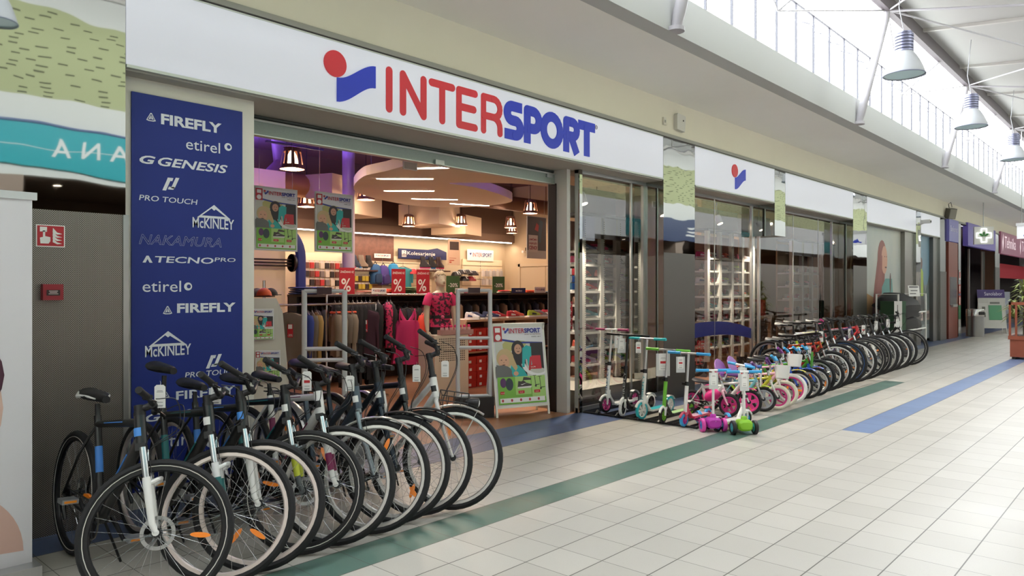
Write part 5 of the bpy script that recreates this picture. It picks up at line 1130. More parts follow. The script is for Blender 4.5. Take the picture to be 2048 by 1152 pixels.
# --- generic hanging garment
def garment(loc, rz, w_, h, mat, label, group=None, sleeves=.5, d=.05, tagged=False, name='shirt', cat='shirt', neck=True, strap=False, flare=1.0):
    t = thing(name, label, cat, loc, rz, group)   # loc = hanger hook point on the rail
    b = B(); n = 20; top = -.09; rings = []
    prof = [(top - h, flare, 1.0), (top - h * .85, .98 * flare, 1.1), (top - h * .7, .97 * (flare * .5 + .5), 1.05), (top - h * .35, .92, 1.0), (top - h * .16, .96, .9), (top - .04, .88, .75), (top, .3 if not strap else .62, .5)]
    ph = random.uniform(0, 6)
    if strap: prof = [(top - h, flare, 1.0), (top - h * .7, .98 * (flare * .5 + .5), 1.05), (top - h * .4, .92, 1.0), (top - h * .27, .86, .9), (top - h * .2, .74, .7)]
    for z, kx, ky in prof:
        r_ = ringell((0, 0), w_ / 2 * kx, d * ky, z, n, 2.4)
        if z < top - h * .3:
            for i, p in enumerate(r_): p.y += d * .55 * sin(i * 2.0 + ph) * (top - z) / h; p.x += .02 * sin(i * 1.3 + 2 * ph) * (top - z) / h; p.z += .012 * sin(i * 1.1 + ph)
        rings.append(r_)
    b.loft(rings)
    if strap:
        for s in (-1, 1): b.tube([(s * w_ * .29, -.02, top - h * .22), (s * w_ * .3, -.025, top - h * .1), (s * w_ * .27, 0, top - .01), (s * w_ * .2, .02, top - h * .12), (s * w_ * .1, .025, top - h * .22)], [.05, .036, .032, .034, .05], 8, flat=.3)
    if sleeves:
        for s in (-1, 1): b.tube([(s * w_ * .40, 0, top - .05), (s * w_ * .52, 0, top - .12), (s * w_ * (.54), .0, top - h * sleeves * .6), (s * w_ * .55, .01, top - h * sleeves)], [.05, .06, .052, .045], 10, flat=.7)
    ob('fabric', b, mat, t)
    b = B(); b.tube([(0, 0, top + .02), (0, 0, -.01), (.012, 0, .012), (0, 0, .022), (-.014, 0, .01)], .003, 5); b.tube([(-w_ * .4, 0, top - .03), (0, 0, top + .025), (w_ * .4, 0, top - .03)], .007, 6); ob('hanger', b, BLACK, t)
    if tagged:
        tg_ = ob('sale_tag', B().box(-.035, -d - .014, top - h * .5, .035, -d - .010, top - h * .5 + .17), M('c32430', .5), t, smooth=False); ob('price_field', B().box(-.025, -d - .016, top - h * .5 + .11, .025, -d - .014, top - h * .5 + .165), PAPER, tg_, smooth=False)
        txt('-30%', tg_, PAPER, -.03, top - h * .5 + .012, .06, .03, d + .0165)
    return t
def rail(label, x0, x1, Yw, z, legs=True):
    t = thing('clothes_rail', label, 'clothes rail', ((x0 + x1) / 2, Yw, 0)); L = (x1 - x0) / 2; b = B(); b.cyl((-L, 0, z), (L, 0, z), .014, None, 8)
    for s in (-1, 1): b.cyl((s * L, 0, 0), (s * L, 0, z), .016, None, 8); b.box(s * L - .02, -.28, 0, s * L + .02, .28, .03)
    ob('bar', b, CHROME, t); return t
TAUPE = [M('7c7064', .8), M('8a7c6c', .8), M('6c6258', .8), M('97836c', .8), M('2c3f8c', .8), M('a0824c', .8)]
v = place(582, 632, 8.5); zx = v.z + .09
r0 = rail('chromed clothes rail with taupe shirts by the left anti-theft gate', v.x - .35, v.x + 1.35, 8.5, 1.3)
garment((v.x + .0, 8.5, 1.286), R(-40), .44, .62, TAUPE[0], 'taupe long-sleeved shirt with a red sale tag facing the entrance', tagged=True, sleeves=.95)
lab6 = ['blue shirt', 'brown grey shirt', 'mustard shirt', 'taupe shirt with orange collar', 'sand shirt with orange collar', 'grey beige shirt with orange collar', 'pale brown shirt with orange collar']
mats6 = [TAUPE[4], TAUPE[2], TAUPE[5], TAUPE[1], TAUPE[3], TAUPE[2], TAUPE[1]]
OCOL = M('d8583a', .7)
for i in range(7):
    g = garment((v.x + (.24 + .07 * i if i < 3 else .42 + .085 * i), 8.5, 1.286), R(66), .42, .6 if i > 2 else .66, mats6[i], lab6[i] + ', ' + ORD[i] + ' behind the taupe shirt on the chromed rail', group='shirts on the chromed rail', sleeves=.7, d=.035)
    if i > 2: ob('collar', B().torus((0, 0, -.1), (0, 0, 1), .06, .018, 14, 6), OCOL, g)
# dark clothes, printed and pink tops
DK1 = M('151316', .8); DK2 = M('1d191d', .8); DPUR = M('3a1a2c', .8)
v = place(672, 606, 8.75); w2_ = place(850, 612, 8.75)
r1 = rail('long black clothes rail with dark garments in the middle of the shop', v.x - .15, w2_.x + .15, 8.75, 1.42)
for i in range(9):
    garment((v.x - .02 + .075 * i, 8.75, 1.406), R(62), .46, 1.0 + .1 * (i % 3), (DK1, DK2)[i % 2], ('black coat', 'charcoal jacket')[i % 2] + ', ' + ORD[i] + ' from the left on the long black rail', group='dark garments on the long black rail', sleeves=.7, d=.045, name='coat', cat='coat')
vv = place(735, 640, 8.5); garment((vv.x, 8.55, 1.3), R(-40), .42, .62, DPUR, 'dark plum top with a red sale tag below the long black rail', tagged=True, sleeves=0)
vv = place(772, 616, 8.65); garment((vv.x, 8.62, 1.406), R(58), .42, .66, PRN, 'pink and black printed jacket seen from the side beside the pink tank top', sleeves=.8, name='jacket', cat='jacket')
vv = place(757, 616, 8.65); garment((vv.x, 8.66, 1.406), R(58), .44, .72, DK1, 'black long-sleeved top between the plum top and the printed jacket', sleeves=.9)
vv = place(785, 616, 8.65); garment((vv.x, 8.7, 1.406), R(58), .44, .75, DK1, 'black top directly left of the pink tank top', sleeves=.7)
vv = place(815, 615, 8.45); garment((vv.x, 8.45, vv.z + .06), R(-38), .40, .80, M('c8306e', .75), 'plain bright pink tank top facing the entrance', sleeves=0, strap=True, name='tank_top', cat='tank top', flare=1.22)
vv = place(848, 620, 8.6); garment((vv.x, 8.6, vv.z + .05), R(40), .44, .72, M('e0482c', .7), 'orange red jacket hanging behind the mannequin', sleeves=.8, name='jacket', cat='jacket')
# gondolas behind with garments below and folded stacks on top
def gondola(label, x0, x1, Yw, z):
    t = thing('display_gondola', label, 'display shelf', ((x0 + x1) / 2, Yw, 0)); L = (x1 - x0) / 2
    ob('top_shelf', B().box(-L, -.25, z - .035, L, .25, z), M('3d2c26', .6), t, smooth=False); ob('back_panel', B().box(-L, .2, 0, L, .24, z - .035), M('33231e', .8), t, smooth=False)
    for s in (-1, 0, 1): ob('post', B().box(s * (L - .02) - .02, -.02, 0, s * (L - .02) + .02, .2, z - .035), BLACK, t, smooth=False)
    ob('hang_bar', B().cyl((-L, -.12, z - .13), (L, -.12, z - .13), .012, None, 6), CHROME, t)
    return t
a, c = place(592, 590, 9.9), place(868, 590, 9.9); ZG = 1.42
gondola('long dark display gondola with folded clothes on top in the middle of the shop', a.x, c.x, 9.9, ZG)
cols = [M(h, .8) for h in ('141214', '2a1a1e', '1a1a22', '40201e', '221a18', '5a1a24')]
for i in range(20):
    garment((a.x + .1 + (c.x - a.x - .2) * i / 19, 9.78, ZG - .118), R(60 + (i * 13 % 17)), .42, .7 + .05 * (i % 3), cols[i % 6], ('black', 'dark red brown', 'blue black', 'rust brown', 'dark brown', 'wine red')[i % 6] + ' top, ' + ('%s from the left' % ORD[i] if i < 10 else '%s from the right' % ORD[19 - i]) + ' under the long dark gondola', group='tops under the long dark gondola', sleeves=.6, d=.04)
a2, c2 = place(905, 590, 10.2), place(1112, 590, 10.2)
gondola('dark display gondola with folded clothes on top behind the shoe bench', a2.x, c2.x, 10.2, ZG)
pc = [M(h, .8) for h in ('6a5038', '16141a', '5a4432', '1c1a1c', '4a3626', '222028')]
for i in range(16):
    garment((a2.x + .1 + (c2.x - a2.x - .2) * i / 15, 10.08, ZG - .118), R(58 + (i * 17 % 21)), .34, .85, pc[i % 6], ('brown', 'black', 'chestnut', 'charcoal', 'dark brown', 'blue black')[i % 6] + ' trousers, ' + ('%s from the left' % ORD[i] if i < 8 else '%s from the right' % ORD[15 - i]) + ' under the gondola behind the shoe bench', group='trousers under the rear gondola', sleeves=0, d=.04, name='trousers', cat='trousers')
def folded(x, y, Yw, n, mats, label, wd=.3):
    v = place(x, y, Yw)
    for i in range(n):
        b = B(); hh = .028; b.tube([(-wd / 2, 0, hh / 2), (-wd * .48, 0, hh / 2), (wd * .48, 0, hh / 2), (wd / 2, 0, hh / 2)], [.10, .13, .13, .10], 12, flat=hh / .26)
        one('folded_shirt', label + (', ' + ('bottom', 'middle', 'upper', 'top')[i if n > 2 else i * 3] + ' one' if n > 1 else ''), 'folded shirt', b, mats[i % len(mats)], (v.x + .02 * ((i * 7) % 3 - 1), Yw - .02, ZG + .001 + i * .029), (0, 0, R(-6 + 9 * (i % 3))), group='folded clothes on the gondola tops')
F = M
folded(733, 590, 9.9, 2, [F('e8c8a8', .8), F('e8a080', .8)], 'pale salmon folded shirt, leftmost on the long gondola')
folded(757, 590, 9.9, 2, [F('e0604a', .8), F('e84e38', .8)], 'coral folded shirt on the long gondola'); folded(780, 590, 9.9, 3, [F('e8502c', .8), F('f06038', .8), F('e87050', .8)], 'orange folded shirt on the long gondola')
folded(812, 590, 9.9, 4, [F('4a6a2c', .8), F('3a5424', .8), F('567838', .8)], 'green folded shirt on the long gondola'); folded(838, 590, 9.9, 2, [F('3a4a7a', .8), F('5a5a8a', .8)], 'slate blue folded shirt on the long gondola')
folded(602, 590, 9.9, 4, [F('24386e', .8), F('1c2c5a', .8)], 'navy folded shirt at the left end of the long gondola'); folded(625, 590, 9.9, 4, [F('1e2c58', .8), F('28407a', .8)], 'dark blue folded shirt second from the left end of the long gondola')
folded(918, 590, 10.2, 2, [F('c8305c', .8)], 'raspberry folded shirt behind the right gate'); folded(1002, 590, 10.2, 2, [F('e8d8b8', .8), F('d83a3c', .8)], 'cream and red folded shirt behind the pavement sign')
folded(1022, 590, 10.2, 2, [F('c8c040', .8), F('d8cc50', .8)], 'yellow folded shirt on the rear gondola'); folded(1055, 590, 10.2, 2, [F('e0542c', .8), F('e86038', .8)], 'orange folded shirt at the right of the rear gondola'); folded(1090, 590, 10.2, 1, [F('6a8a98', .8)], 'grey blue folded shirt at the right end of the rear gondola')
# sale boards
def board(x, y, Yw, w_, h, mat, label, lines, z=None, name='sale_board', rz=-10):
    v = place(x, y, Yw); t = thing(name, label, 'sign', (v.x, Yw, v.z if z is None else z), R(rz)); ob('board', B().box(-w_ / 2, -.004, 0, w_ / 2, .004, h), mat, t, smooth=False)
    for s, x_, z_, ww, hh, mt in lines: txt(s, t, mt, x_ * w_ - w_ / 2, z_ * h, ww * w_, hh * h, .0045, bold=.01)
    if z is None and v.z > ZG + .02: ob('stem', B().cyl((0, .006, ZG + .002 - v.z), (0, .006, .02), .005, None, 6), CHROME, t)
    return t
CW = M('ece4da', .6); BR = M('b0202c', .5)
for x, lab in ((694, 'red percent sale board, leftmost above the dark coats'), (797, 'red percent sale board, middle one, behind the green folded shirts'), (846, 'red percent sale board, rightmost, beside the mannequin head')):
    board(x, 591, 9.7, .26, .42, BR, lab, [('ZNIŽANO IZ', .06, .8, .88, .1, CW), ('%', .12, .1, .62, .5, CW)], z=ZG)
GB = M('3a5a2c', .5)
for x, lab in ((906, 'green minus twenty percent board left of the right gate'), (997, 'green minus twenty percent board right of the right gate')):
    board(x, 589, 10.15, .3, .33, GB, lab, [('-20%', .15, .36, .7, .22, CW)], z=ZG)
NB = M('1c2450', .5)
board(1037, 584, 10.0, .36, .1, NB, 'small navy department board on the rear gondola', [('MOŠKO', .3, .25, .45, .4, CW)], z=ZG)
def ibrand(x, y, Yw, w_, h, label, z=None, ground='e4ddd4', sub=False):
    t = board(x, y, Yw, w_, h, M(ground, .5), label, [], z=z, name='brand_board', rz=0)
    r_, b_ = M('a8283c', .5), M('2a2a68', .5)
    txt('INTER', t, r_, -w_ * .3, h * .36, w_ * .36, h * .36, .0045, bold=.01); txt('SPORT', t, b_, w_ * .07, h * .36, w_ * .36, h * .36, .0045, bold=.03)
    b = B(); b.add([(-w_ * .42, -.0046, h * .68), (-w_ * .38, -.0046, h * .45), (-w_ * .33, -.0046, h * .7)], [(0, 1, 2)]); ob('emblem', b, b_, t, smooth=False)
    return t
ibrand(758, 589, 9.75, .3, .1, 'small white brand board at the edge of the long gondola', z=ZG); ibrand(919, 589, 10.05, .22, .1, 'small white brand board left behind the right gate', z=ZG); ibrand(1080, 584, 10.0, .36, .12, 'small white brand board at the right end of the rear gondola', z=ZG)
ibrand(961, 522, 13.93, 1.0, .3, 'white brand board hung on the rear wall in the right corner'); ibrand(765, 516, 13.9, .48, .1, 'small white brand board below the brown wall picture')
# --- shoe bench with shoes and boxes
x0, x1 = place(915, 640, 8.2).x, place(1112, 640, 8.2).x
t = thing('shoe_bench', 'pale wooden two-tier shoe bench behind the right gate and the pavement sign', 'bench', ((x0 + x1) / 2, 8.2, 0)); L = (x1 - x0) / 2; WD = M('c9a888', .55)
ob('top', B().box(-L, -.2, 1.0, L, .28, 1.035), WD, t, smooth=False); ob('shelf', B().box(-L, -.18, .52, L, .28, .545), WD, t, smooth=False); ob('back_panel', B().box(-L, .26, 0, L, .28, 1.0), M('5a3e30', .7), t, smooth=False)
for s in (-L, -L * .3, L * .35, L - .03): ob('upright', B().box(s, -.18, 0, s + .03, .26, 1.0), WD, t, smooth=False)
def shoe_mesh():
    b = B()
    out = [(-.13, .03), (-.125, .037), (-.06, .032), (.0, .034), (.06, .043), (.11, .038), (.135, .018), (.138, 0)]
    out = out + [(x, -y * .92) for x, y in reversed(out[:-1])]
    b.prism([(x * 1.02, y * 1.05, 0) for x, y in out], (0, 0, .026), 1)
    rings = []
    for x, wd, h in ((-.13, .022, .075), (-.115, .03, .095), (-.06, .03, .088), (-.02, .031, .092), (.02, .036, .075), (.07, .04, .052), (.11, .034, .042), (.132, .014, .034)):
        rings.append([Vector((x, -wd, .024)), Vector((x, -wd * .98, .03 + h * .3)), Vector((x, -wd * .62, .02 + h * .9)), Vector((x, 0, .022 + h)), Vector((x, wd * .62, .02 + h * .9)), Vector((x, wd * .98, .03 + h * .3)), Vector((x, wd, .024))])
    b.loft(rings, 0)
    for i in range(4): x = .0 + i * .02; b.tube([(x, -.02, .1 - i * .012), (x + .004, 0, .108 - i * .013), (x, .02, .1 - i * .012)], .004, 4, 2)
    for s in (-1, 1): b.add([(-.07, s * .0345, .04), (.03, s * .0415, .04), (.02, s * .038, .06), (-.06, s * .031, .075)], [(0, 1, 2, 3)], 2)
    return b
SHOES = []
for nm, up, so, ac in (('red', 'c02a34', 'e6e2da', 'f0ece6'), ('navy', '26304e', 'dcdad4', 'c8c8c8'), ('black', '1f1e20', 'd8d6d0', '8a8a8a'), ('lime', 'a8c038', 'e4e4dc', '2a2a2a'), ('grey', '8a8684', 'e6e4e0', 'c05050'), ('white', 'dcd8d0', 'eceae6', '30406a'), ('turquoise', '2f8a98', 'e2e2de', 'e0e0e0'), ('coral', 'd8604c', 'e8e4de', '40302e'), ('brown', '6a4a38', '4a3a30', 'b09070'), ('pink', 'c83a70', 'e6e2e2', 'f0e0e8')):
    me = one('shoe', nm + ' sports shoe', 'shoe', shoe_mesh(), [M(up, .6), M(so, .6), M(ac, .6)]); SHOES.append((nm, me))
for _, me in SHOES: COL.objects.unlink(me)
def shoe(k, loc, rz, label, group):
    o = SHOES[k][1].copy(); COL.objects.link(o); o.location = loc; o.rotation_euler = (0, 0, rz); o['label'] = SHOES[k][0] + ' shoe, ' + label; o['group'] = group; return o
bs = [(945, 5, -60, 'on the bench, leftmost'), (962, 1, -50, 'on the bench inside the gate frame'), (985, 1, -20, 'on the bench right of the gate'), (1000, 0, 0, 'on the bench above the pavement sign, left one'), (1026, 0, 15, 'on the bench with a red label, above the pavement sign'), (1040, 7, -10, 'on the bench, middle right'), (1068, 3, 10, 'on the bench at the right'), (1084, 4, 5, 'on the bench at the right, next to the lime shoe'), (1098, 0, -30, 'on the bench at the far right end')]
for x, k, a_, lab in bs: shoe(k, (place(x, 640, 8.05).x, 8.05 + .04 * (x % 3), 1.0355), R(a_ - 20), lab, 'shoes on the bench')
def shoebox(loc, rz, mat, label, group):
    t = thing('shoe_box', label, 'shoe box', loc, rz, group); ob('box', B().box(-.1, -.16, 0, .1, .16, .085), mat, t, smooth=False); ob('lid', B().box(-.103, -.163, .08, .103, .163, .115), mat, t, smooth=False); ob('sticker', B().box(-.05, -.1615, .02, .0, -.16, .06), PAPER, t, smooth=False); return t
RB = M('b8281f', .55); DB = M('2c2422', .6); bx = place(932, 690, 8.1).x
for z0, rows, nm in ((.547, 3, 'shelf'), (.002, 4, 'floor')):
    for i in range(3):
        for j in range(rows): shoebox((bx + .02 + .22 * i, 8.16, z0 + j * .117), R(2 * ((i + j) % 3 - 1)), RB, 'red shoe box on the bench %s, %s column, %s from the bottom' % (nm, ('left', 'middle', 'right')[i], ORD[j]), 'red shoe boxes under the bench')
bx = place(1094, 700, 8.1).x
for i in range(2):
    for z0, rows, nm in ((.547, 3, 'shelf'), (.002, 4, 'floor')):
        for j in range(rows): shoebox((bx + .22 * i - .05, 8.16, z0 + j * .117), 0, DB, 'dark shoe box on the bench %s by the door post, %s column, %s up' % (nm, ('left', 'right')[i], ORD[j]), 'dark shoe boxes under the bench')
# --- rear wall goods
SL = M('e6d4b4', .6)
for x0_, x1_, yb, lab in ((600, 700, 600, 'left'), (742, 862, 600, 'middle'), (925, 1003, 600, 'right')):
    a_, c_ = place(x0_, 520, 13.97), place(x1_, 520, 13.97); t = thing('slat_wall', 'cream slat wall panel with hooks on the rear wall, ' + lab + ' one', 'slat wall', ((a_.x + c_.x) / 2, 13.97, 0)); L = (c_.x - a_.x) / 2; b = B()
    for i in range(10): b.box(-L, -.02, .5 + i * .18, L, .02, .5 + i * .18 + .165)
    ob('slats', b, SL, t, smooth=False)
def backpack(x, y, mat, acc, label):
    v = place(x, y, 13.75); t = thing('backpack', label, 'backpack', (v.x, 13.78, v.z), R(12), group='backpacks on the rear wall'); b = B()
    b.loft([ringell((0, 0), rx, ry, z, 16, 2.8) for z, rx, ry in ((0, .13, .08), (.03, .15, .11), (.2, .15, .12), (.36, .14, .1), (.44, .1, .07), (.46, .04, .03))]); ob('bag', b, mat, t)
    ob('pocket', B().loft([ringell((0, -.1), rx, .05, z, 14, 2.8) for z, rx in ((.03, .1), (.05, .115), (.2, .11), (.24, .07))]), acc, t); ob('strap', B().tube([(-.06, -.0, .45), (0, 0, .52), (.06, 0, .45)], .01, 6).tube([(.15, -.02, .1), (.17, -.02, .25), (.12, 0, .4)], .015, 6), BLACK, t)
for a_ in ((752, 568, M('2a5a8a', .7), M('1c3c60', .7), 'blue backpack, left of three on the rear wall'), (768, 570, M('4a3a8a', .7), M('3a2e70', .7), 'violet backpack, middle of three on the rear wall'), (788, 566, M('2a8ac0', .7), M('58b8e0', .7), 'light blue backpack, right of three on the rear wall')): backpack(*a_)
vv = place(806, 527, 13.8); garment((vv.x, 13.8, vv.z), R(0), .5, .62, M('2f8894', .7), 'dark and turquoise cycling jersey on the rear wall', sleeves=.6)
def helmet(x, y, Yw, mat, label, z=None):
    v = place(x, y, Yw); t = thing('helmet', label, 'helmet', (v.x, Yw, v.z if z is None else z), R(x % 60), group='helmets in the shop'); b = B(); rr = []
    for i in range(6):
        a_ = PI / 2 * i / 6; rr.append(ringell((0, 0), .11 * cos(a_) + .002, .14 * cos(a_) + .002, .14 * sin(a_), 16))
    b.loft(rr); ob('shell', b, mat, t); b = B()
    for i in (-1, 0, 1): b.tube([(i * .05, -.13 + abs(i) * .02, .05), (i * .05, -.06, .125), (i * .05, .06, .125)], .012, 6, flat=.6)
    ob('vents', b, M('f0f0ee', .4), t)
helmet(826, 548, 13.8, M('c82a34', .4), 'red helmet beside the cycling jersey on the rear wall')
def shelfboard(x0_, x1_, y, Yw, label):
    a_, c_ = place(x0_, y, Yw), place(x1_, y, Yw); one('wall_shelf', label, 'shelf', B().box(-(c_.x - a_.x) / 2, -.15, -.03, (c_.x - a_.x) / 2, .15, 0), M('4a2c26', .6), ((a_.x + c_.x) / 2, Yw, (a_.z + c_.z) / 2), smooth=False); return (a_.z + c_.z) / 2
z1 = shelfboard(690, 748, 540, 13.78, 'dark wall shelf with skates, left of the backpacks'); z2 = shelfboard(836, 893, 541, 13.78, 'dark wall shelf with skates, above the mannequin head')
def skate(x, Yw, z, m1, m2, label):
    v = place(x, 540, Yw); t = thing('inline_skate', label, 'skate', (v.x, Yw, z), R(-30 + x % 50), group='skates on the wall shelves')
    ob('boot', B().loft([ringell((-.02 + s * .02, 0), rx, .05, z_, 14, 2.4) for z_, rx, s in ((.08, .13, 1), (.12, .135, 1), (.16, .1, 0), (.22, .07, -1), (.32, .065, -2), (.34, .055, -2))]), m1, t)
    ob('frame', B().box(-.13, -.012, .04, .13, .012, .08), m2, t)
    for i in range(4): ob('wheel', B().lathe([(.035, -.01), (.035, .01)], (-.12 + .08 * i, 0, .036), (0, 1, 0), 12), M('d8d4cc', .5), t)
for x, Yw, z, a_, c_, lab in ((700, 13.75, z1, '2a2a30', 'c83a70', 'black and pink skate on the left wall shelf'), (712, 13.78, z1, '20304a', '3a8ad8', 'dark blue skate with blue frame on the left wall shelf'), (726, 13.75, z1, '8a7a6a', '28282a', 'beige grey skate on the left wall shelf'), (740, 13.78, z1, '1f1c1e', 'c8c0b8', 'black skate at the right end of the left wall shelf'), (850, 13.75, z2, '28242a', 'd84a88', 'black skate with pink frame above the mannequin head'), (866, 13.78, z2, '1c1c22', '3a7ac8', 'black skate with blue frame above the mannequin head'), (880, 13.75, z2, '3a2428', 'd85078', 'dark red skate at the right end of the wall shelf above the mannequin')): skate(x, Yw, z, M(a_, .5), M(c_, .4), lab)
rnd = random.Random(3)
def pack(x, y, Yw, w_, h, mat, label, group):
    v = place(x, y, Yw); t = thing('hanging_pack', label, 'packaged item', (v.x, Yw, v.z), 0, group); ob('pouch', B().box(-w_ / 2, -.03, 0, w_ / 2, .02, h * .75), mat, t, smooth=False); ob('header_card', B().box(-w_ / 2, -.008, h * .75, w_ / 2, .0, h), M('d8cfc4', .6), t, smooth=False); ob('hook', B().cyl((0, .2 - .02, h * .9), (0, -.05, h * .9), .003, None, 4), CHROME, t)
pcol = [('dark', '2a2022'), ('red', 'b83030'), ('cream', 'd8ccb8'), ('brown', '6a3a30'), ('grey', '7a706c')]
for r_ in range(4):
    for i in range(9):
        nm, h_ = pcol[(i * 3 + r_ * 2) % 5]; pack(603 + i * 10.2, 536 + r_ * 17 + i * .3, 13.8, .09, .17, M(h_, .6), '%s pack on hooks left of the skates, %s row, %s from the left' % (nm, ('top', 'second', 'third', 'lowest')[r_], ORD[i]), 'packs hung on the left slat wall')
for i in range(5):
    for r_ in range(2): pack(712 + i * 7, 562 + r_ * 16, 13.8, .08, .15, M(('c8b440', '3a2c2a', 'b8a83a')[(i + r_) % 3], .6), '%s pack below the left wall shelf, %s row, %s from the left' % (('yellow', 'dark', 'mustard')[(i + r_) % 3], ('upper', 'lower')[r_], ORD[i]), 'packs below the left wall shelf')
for i in range(6):
    for r_ in range(2): pack(966 + i * 7.2, 553 + r_ * 17, 13.8, .085, .2, M(('d8d4d0', 'b8b4b4')[(i + r_) % 2], .6), '%s sock pack in the right rear corner, %s row, %s from the left' % (('white', 'pale grey')[(i + r_) % 2], ('upper', 'lower')[r_], ORD[i]), 'sock packs in the rear corner')
for i, (x, y) in enumerate(((912, 553), (923, 549), (935, 549), (947, 551), (928, 562), (942, 562))): helmet(x, y, 13.75, M(('1c1a1c', '241c1e', '8a1c24')[(i == 5) * 2 or i % 2], .4), ('black', 'brown black')[i % 2] * (i != 5) + 'dark red' * (i == 5) + ' helmet on the rear wall right of the mannequin, ' + ('upper row, %s' % ORD[i] if i < 4 else 'lower row, %s' % ORD[i - 4]))
# signs and pictures on the rear wall
a_, c_ = place(797, 505, 13.9), place(893, 507, 13.9); t = thing('department_sign', 'dark navy cycling department sign with a white cyclist icon on the rear wall', 'sign', ((a_.x + c_.x) / 2, 13.9, a_.z - .14)); L = (c_.x - a_.x) / 2
ob('board', B().prism([(-L, 0, 0), (L, 0, 0), (L, 0, .2), (L * .6, 0, .29), (L * .2, 0, .24), (-L, 0, .24)], (0, .02, 0)), NB, t, smooth=False); ob('icon_field', B().box(-L + .1, -.003, .04, -L + .24, 0, .2), M('d8d0c4', .5), t, smooth=False)
ob('cyclist_icon', B().torus((-L + .135, -.006, .085), (0, 1, 0), .024, .004, 14, 4).torus((-L + .2, -.006, .085), (0, 1, 0), .024, .004, 14, 4).tube([(-L + .135, -.006, .085), (-L + .16, -.006, .13), (-L + .19, -.006, .12), (-L + .2, -.006, .085)], .005, 5).ell((-L + .18, -.006, .17), (.014, .003, .014), 8, 5), NB, t)
txt('Kolesarjenje', t, CW, -L + .27, .07, L * 1.15, .11, .004)
a_, c_ = place(705, 520, 13.95), place(787, 520, 13.95); t = thing('wall_picture', 'large brown wall picture of foliage behind the skates', 'picture', ((a_.x + c_.x) / 2, 13.95, a_.z), 0)
ob('panel', B().box(-(c_.x - a_.x) / 2, -.01, 0, (c_.x - a_.x) / 2, .01, .72), M('6a4436', .6, noise=.6, nscale=9), t, smooth=False)
v = place(908, 530, 12.9); t = thing('hanging_poster', 'beige hanging poster with a dark helmet picture deep in the shop', 'poster', v, R(-6)); ob('board', B().box(-.18, -.005, 0, .18, .005, .62), M('cdb49c', .6), t, smooth=False); ob('print', B().box(-.13, -.007, .36, .14, -.005, .56), M('3a2e2c', .6), t, smooth=False); ob('print_text', B().box(-.14, -.007, .1, .0, -.005, .12).box(-.14, -.007, .16, .06, -.005, .17).box(-.14, -.007, .05, -.08, -.005, .08), M('a04030', .6), t, smooth=False); b = B(); b.cyl((0, 0, .62), (0, 0, 4.3 - v.z), .002, None, 4); ob('wire', b, STEEL, t)
t = thing('security_camera', 'small white security camera high on the right rear wall of the shop', 'camera', (15.06, 13.2, 2.5), R(200)); ob('bracket', B().tube([(0, 0, .12), (0, .0, .02), (.08, 0, 0)], .012, 6), M('3a3632', .5), t); ob('body', B().box(.06, -.03, -.03, .22, .03, .03), WHITE, t)
# --- left: leaflet stand, caps, barbells, arch
v = place(540, 760, 6.5); t = thing('leaflet_stand', 'white leaflet stand with two sale leaflets behind the brand panel', 'stand', (v.x - .02, 6.5, 0), R(-28))
ob('panel', B().prism([(-.2, -.02, 0), (.24, -.02, 0), (.14, .12, 1.28), (.08, .14, 1.42), (-.2, .14, 1.42)], (0, .02, 0)), M('d4d0c4', .5), t, smooth=False); ob('foot', B().box(-.24, -.12, 0, .24, .3, .03), WHITE, t, smooth=False)
for i, (x_, z_, lab) in enumerate(((-.06, 1.02, 'upper'), (.0, .62, 'lower'))):
    l = thing('leaflet', lab + ' sale leaflet in the white leaflet stand', 'leaflet', (0, 0, 0), group='sale leaflets in the stand'); l.matrix_world = Matrix.Translation((v.x - .02, 6.5, 0)) @ Matrix.Rotation(R(-28), 4, 'Z') @ Matrix.Translation((x_, -.055 + z_ * .1, z_)) @ Matrix.Rotation(R(-6), 4, 'X')
    ob('cover', B().box(-.115, -.004, 0, .115, .002, .3), PAPER, l, smooth=False); poster(l, .22, .29, -.0042, text=True, mini=True)
cp_ = thing('cap_stand', 'round brown cap stand at the far left of the shop', 'stand', (place(528, 600, 9.0).x, 9.0, 0)); ob('post', B().cyl((0, 0, 0), (0, 0, 1.62), .02, None, 8), CHROME, cp_); ob('tier', B().lathe([(.16, 1.2), (.16, 1.22)], seg=20).lathe([(.14, 1.4), (.14, 1.42)], seg=20), M('6a4a3a', .6), cp_)
for i in range(6):
    a_ = i * 2.1; z = 1.221 if i < 3 else 1.421; o = thing('cap', ('black', 'dark brown', 'plum', 'black', 'grey', 'orange')[i] + ' cap on the %s tier of the cap stand' % ('lower', 'upper')[i > 2], 'cap', (cp_.location.x + .1 * cos(a_), 9.0 + .1 * sin(a_), z), a_, group='caps on the cap stand'); mt = M(('1c1a1c', '3a2820', '3a1c2a', '181618', '6a6260', 'c85a30')[i], .7)
    ob('crown', B().loft([ringell((0, 0), .09 * cos(q) + .001, .1 * cos(q) + .001, .1 * sin(q), 14) for q in (0, .4, .8, 1.2, 1.5)]), mt, o); ob('visor', B().prism([(.05 + .1 * cos(q), .08 * sin(q), .005) for q in [-PI / 2 + PI * k / 8 for k in range(9)]], (0, 0, .008)), mt, o)
for i, y in enumerate((519, 525, 531)):
    v = place(552, y, 10.93); t = thing('barbell', 'dark barbell on the left partition wall, ' + ('upper', 'middle', 'lower')[i] + ' one', 'barbell', v, 0, 'barbells on the partition'); ob('bar', B().cyl((-.6, 0, 0), (.38, 0, 0), .014, None, 8), M('3a2a26', .5, .5), t); ob('plate', B().cyl((.28, 0, 0), (.31, 0, 0), .1 + .05 * (i == 1), None, 16), M('2a2020', .5), t)
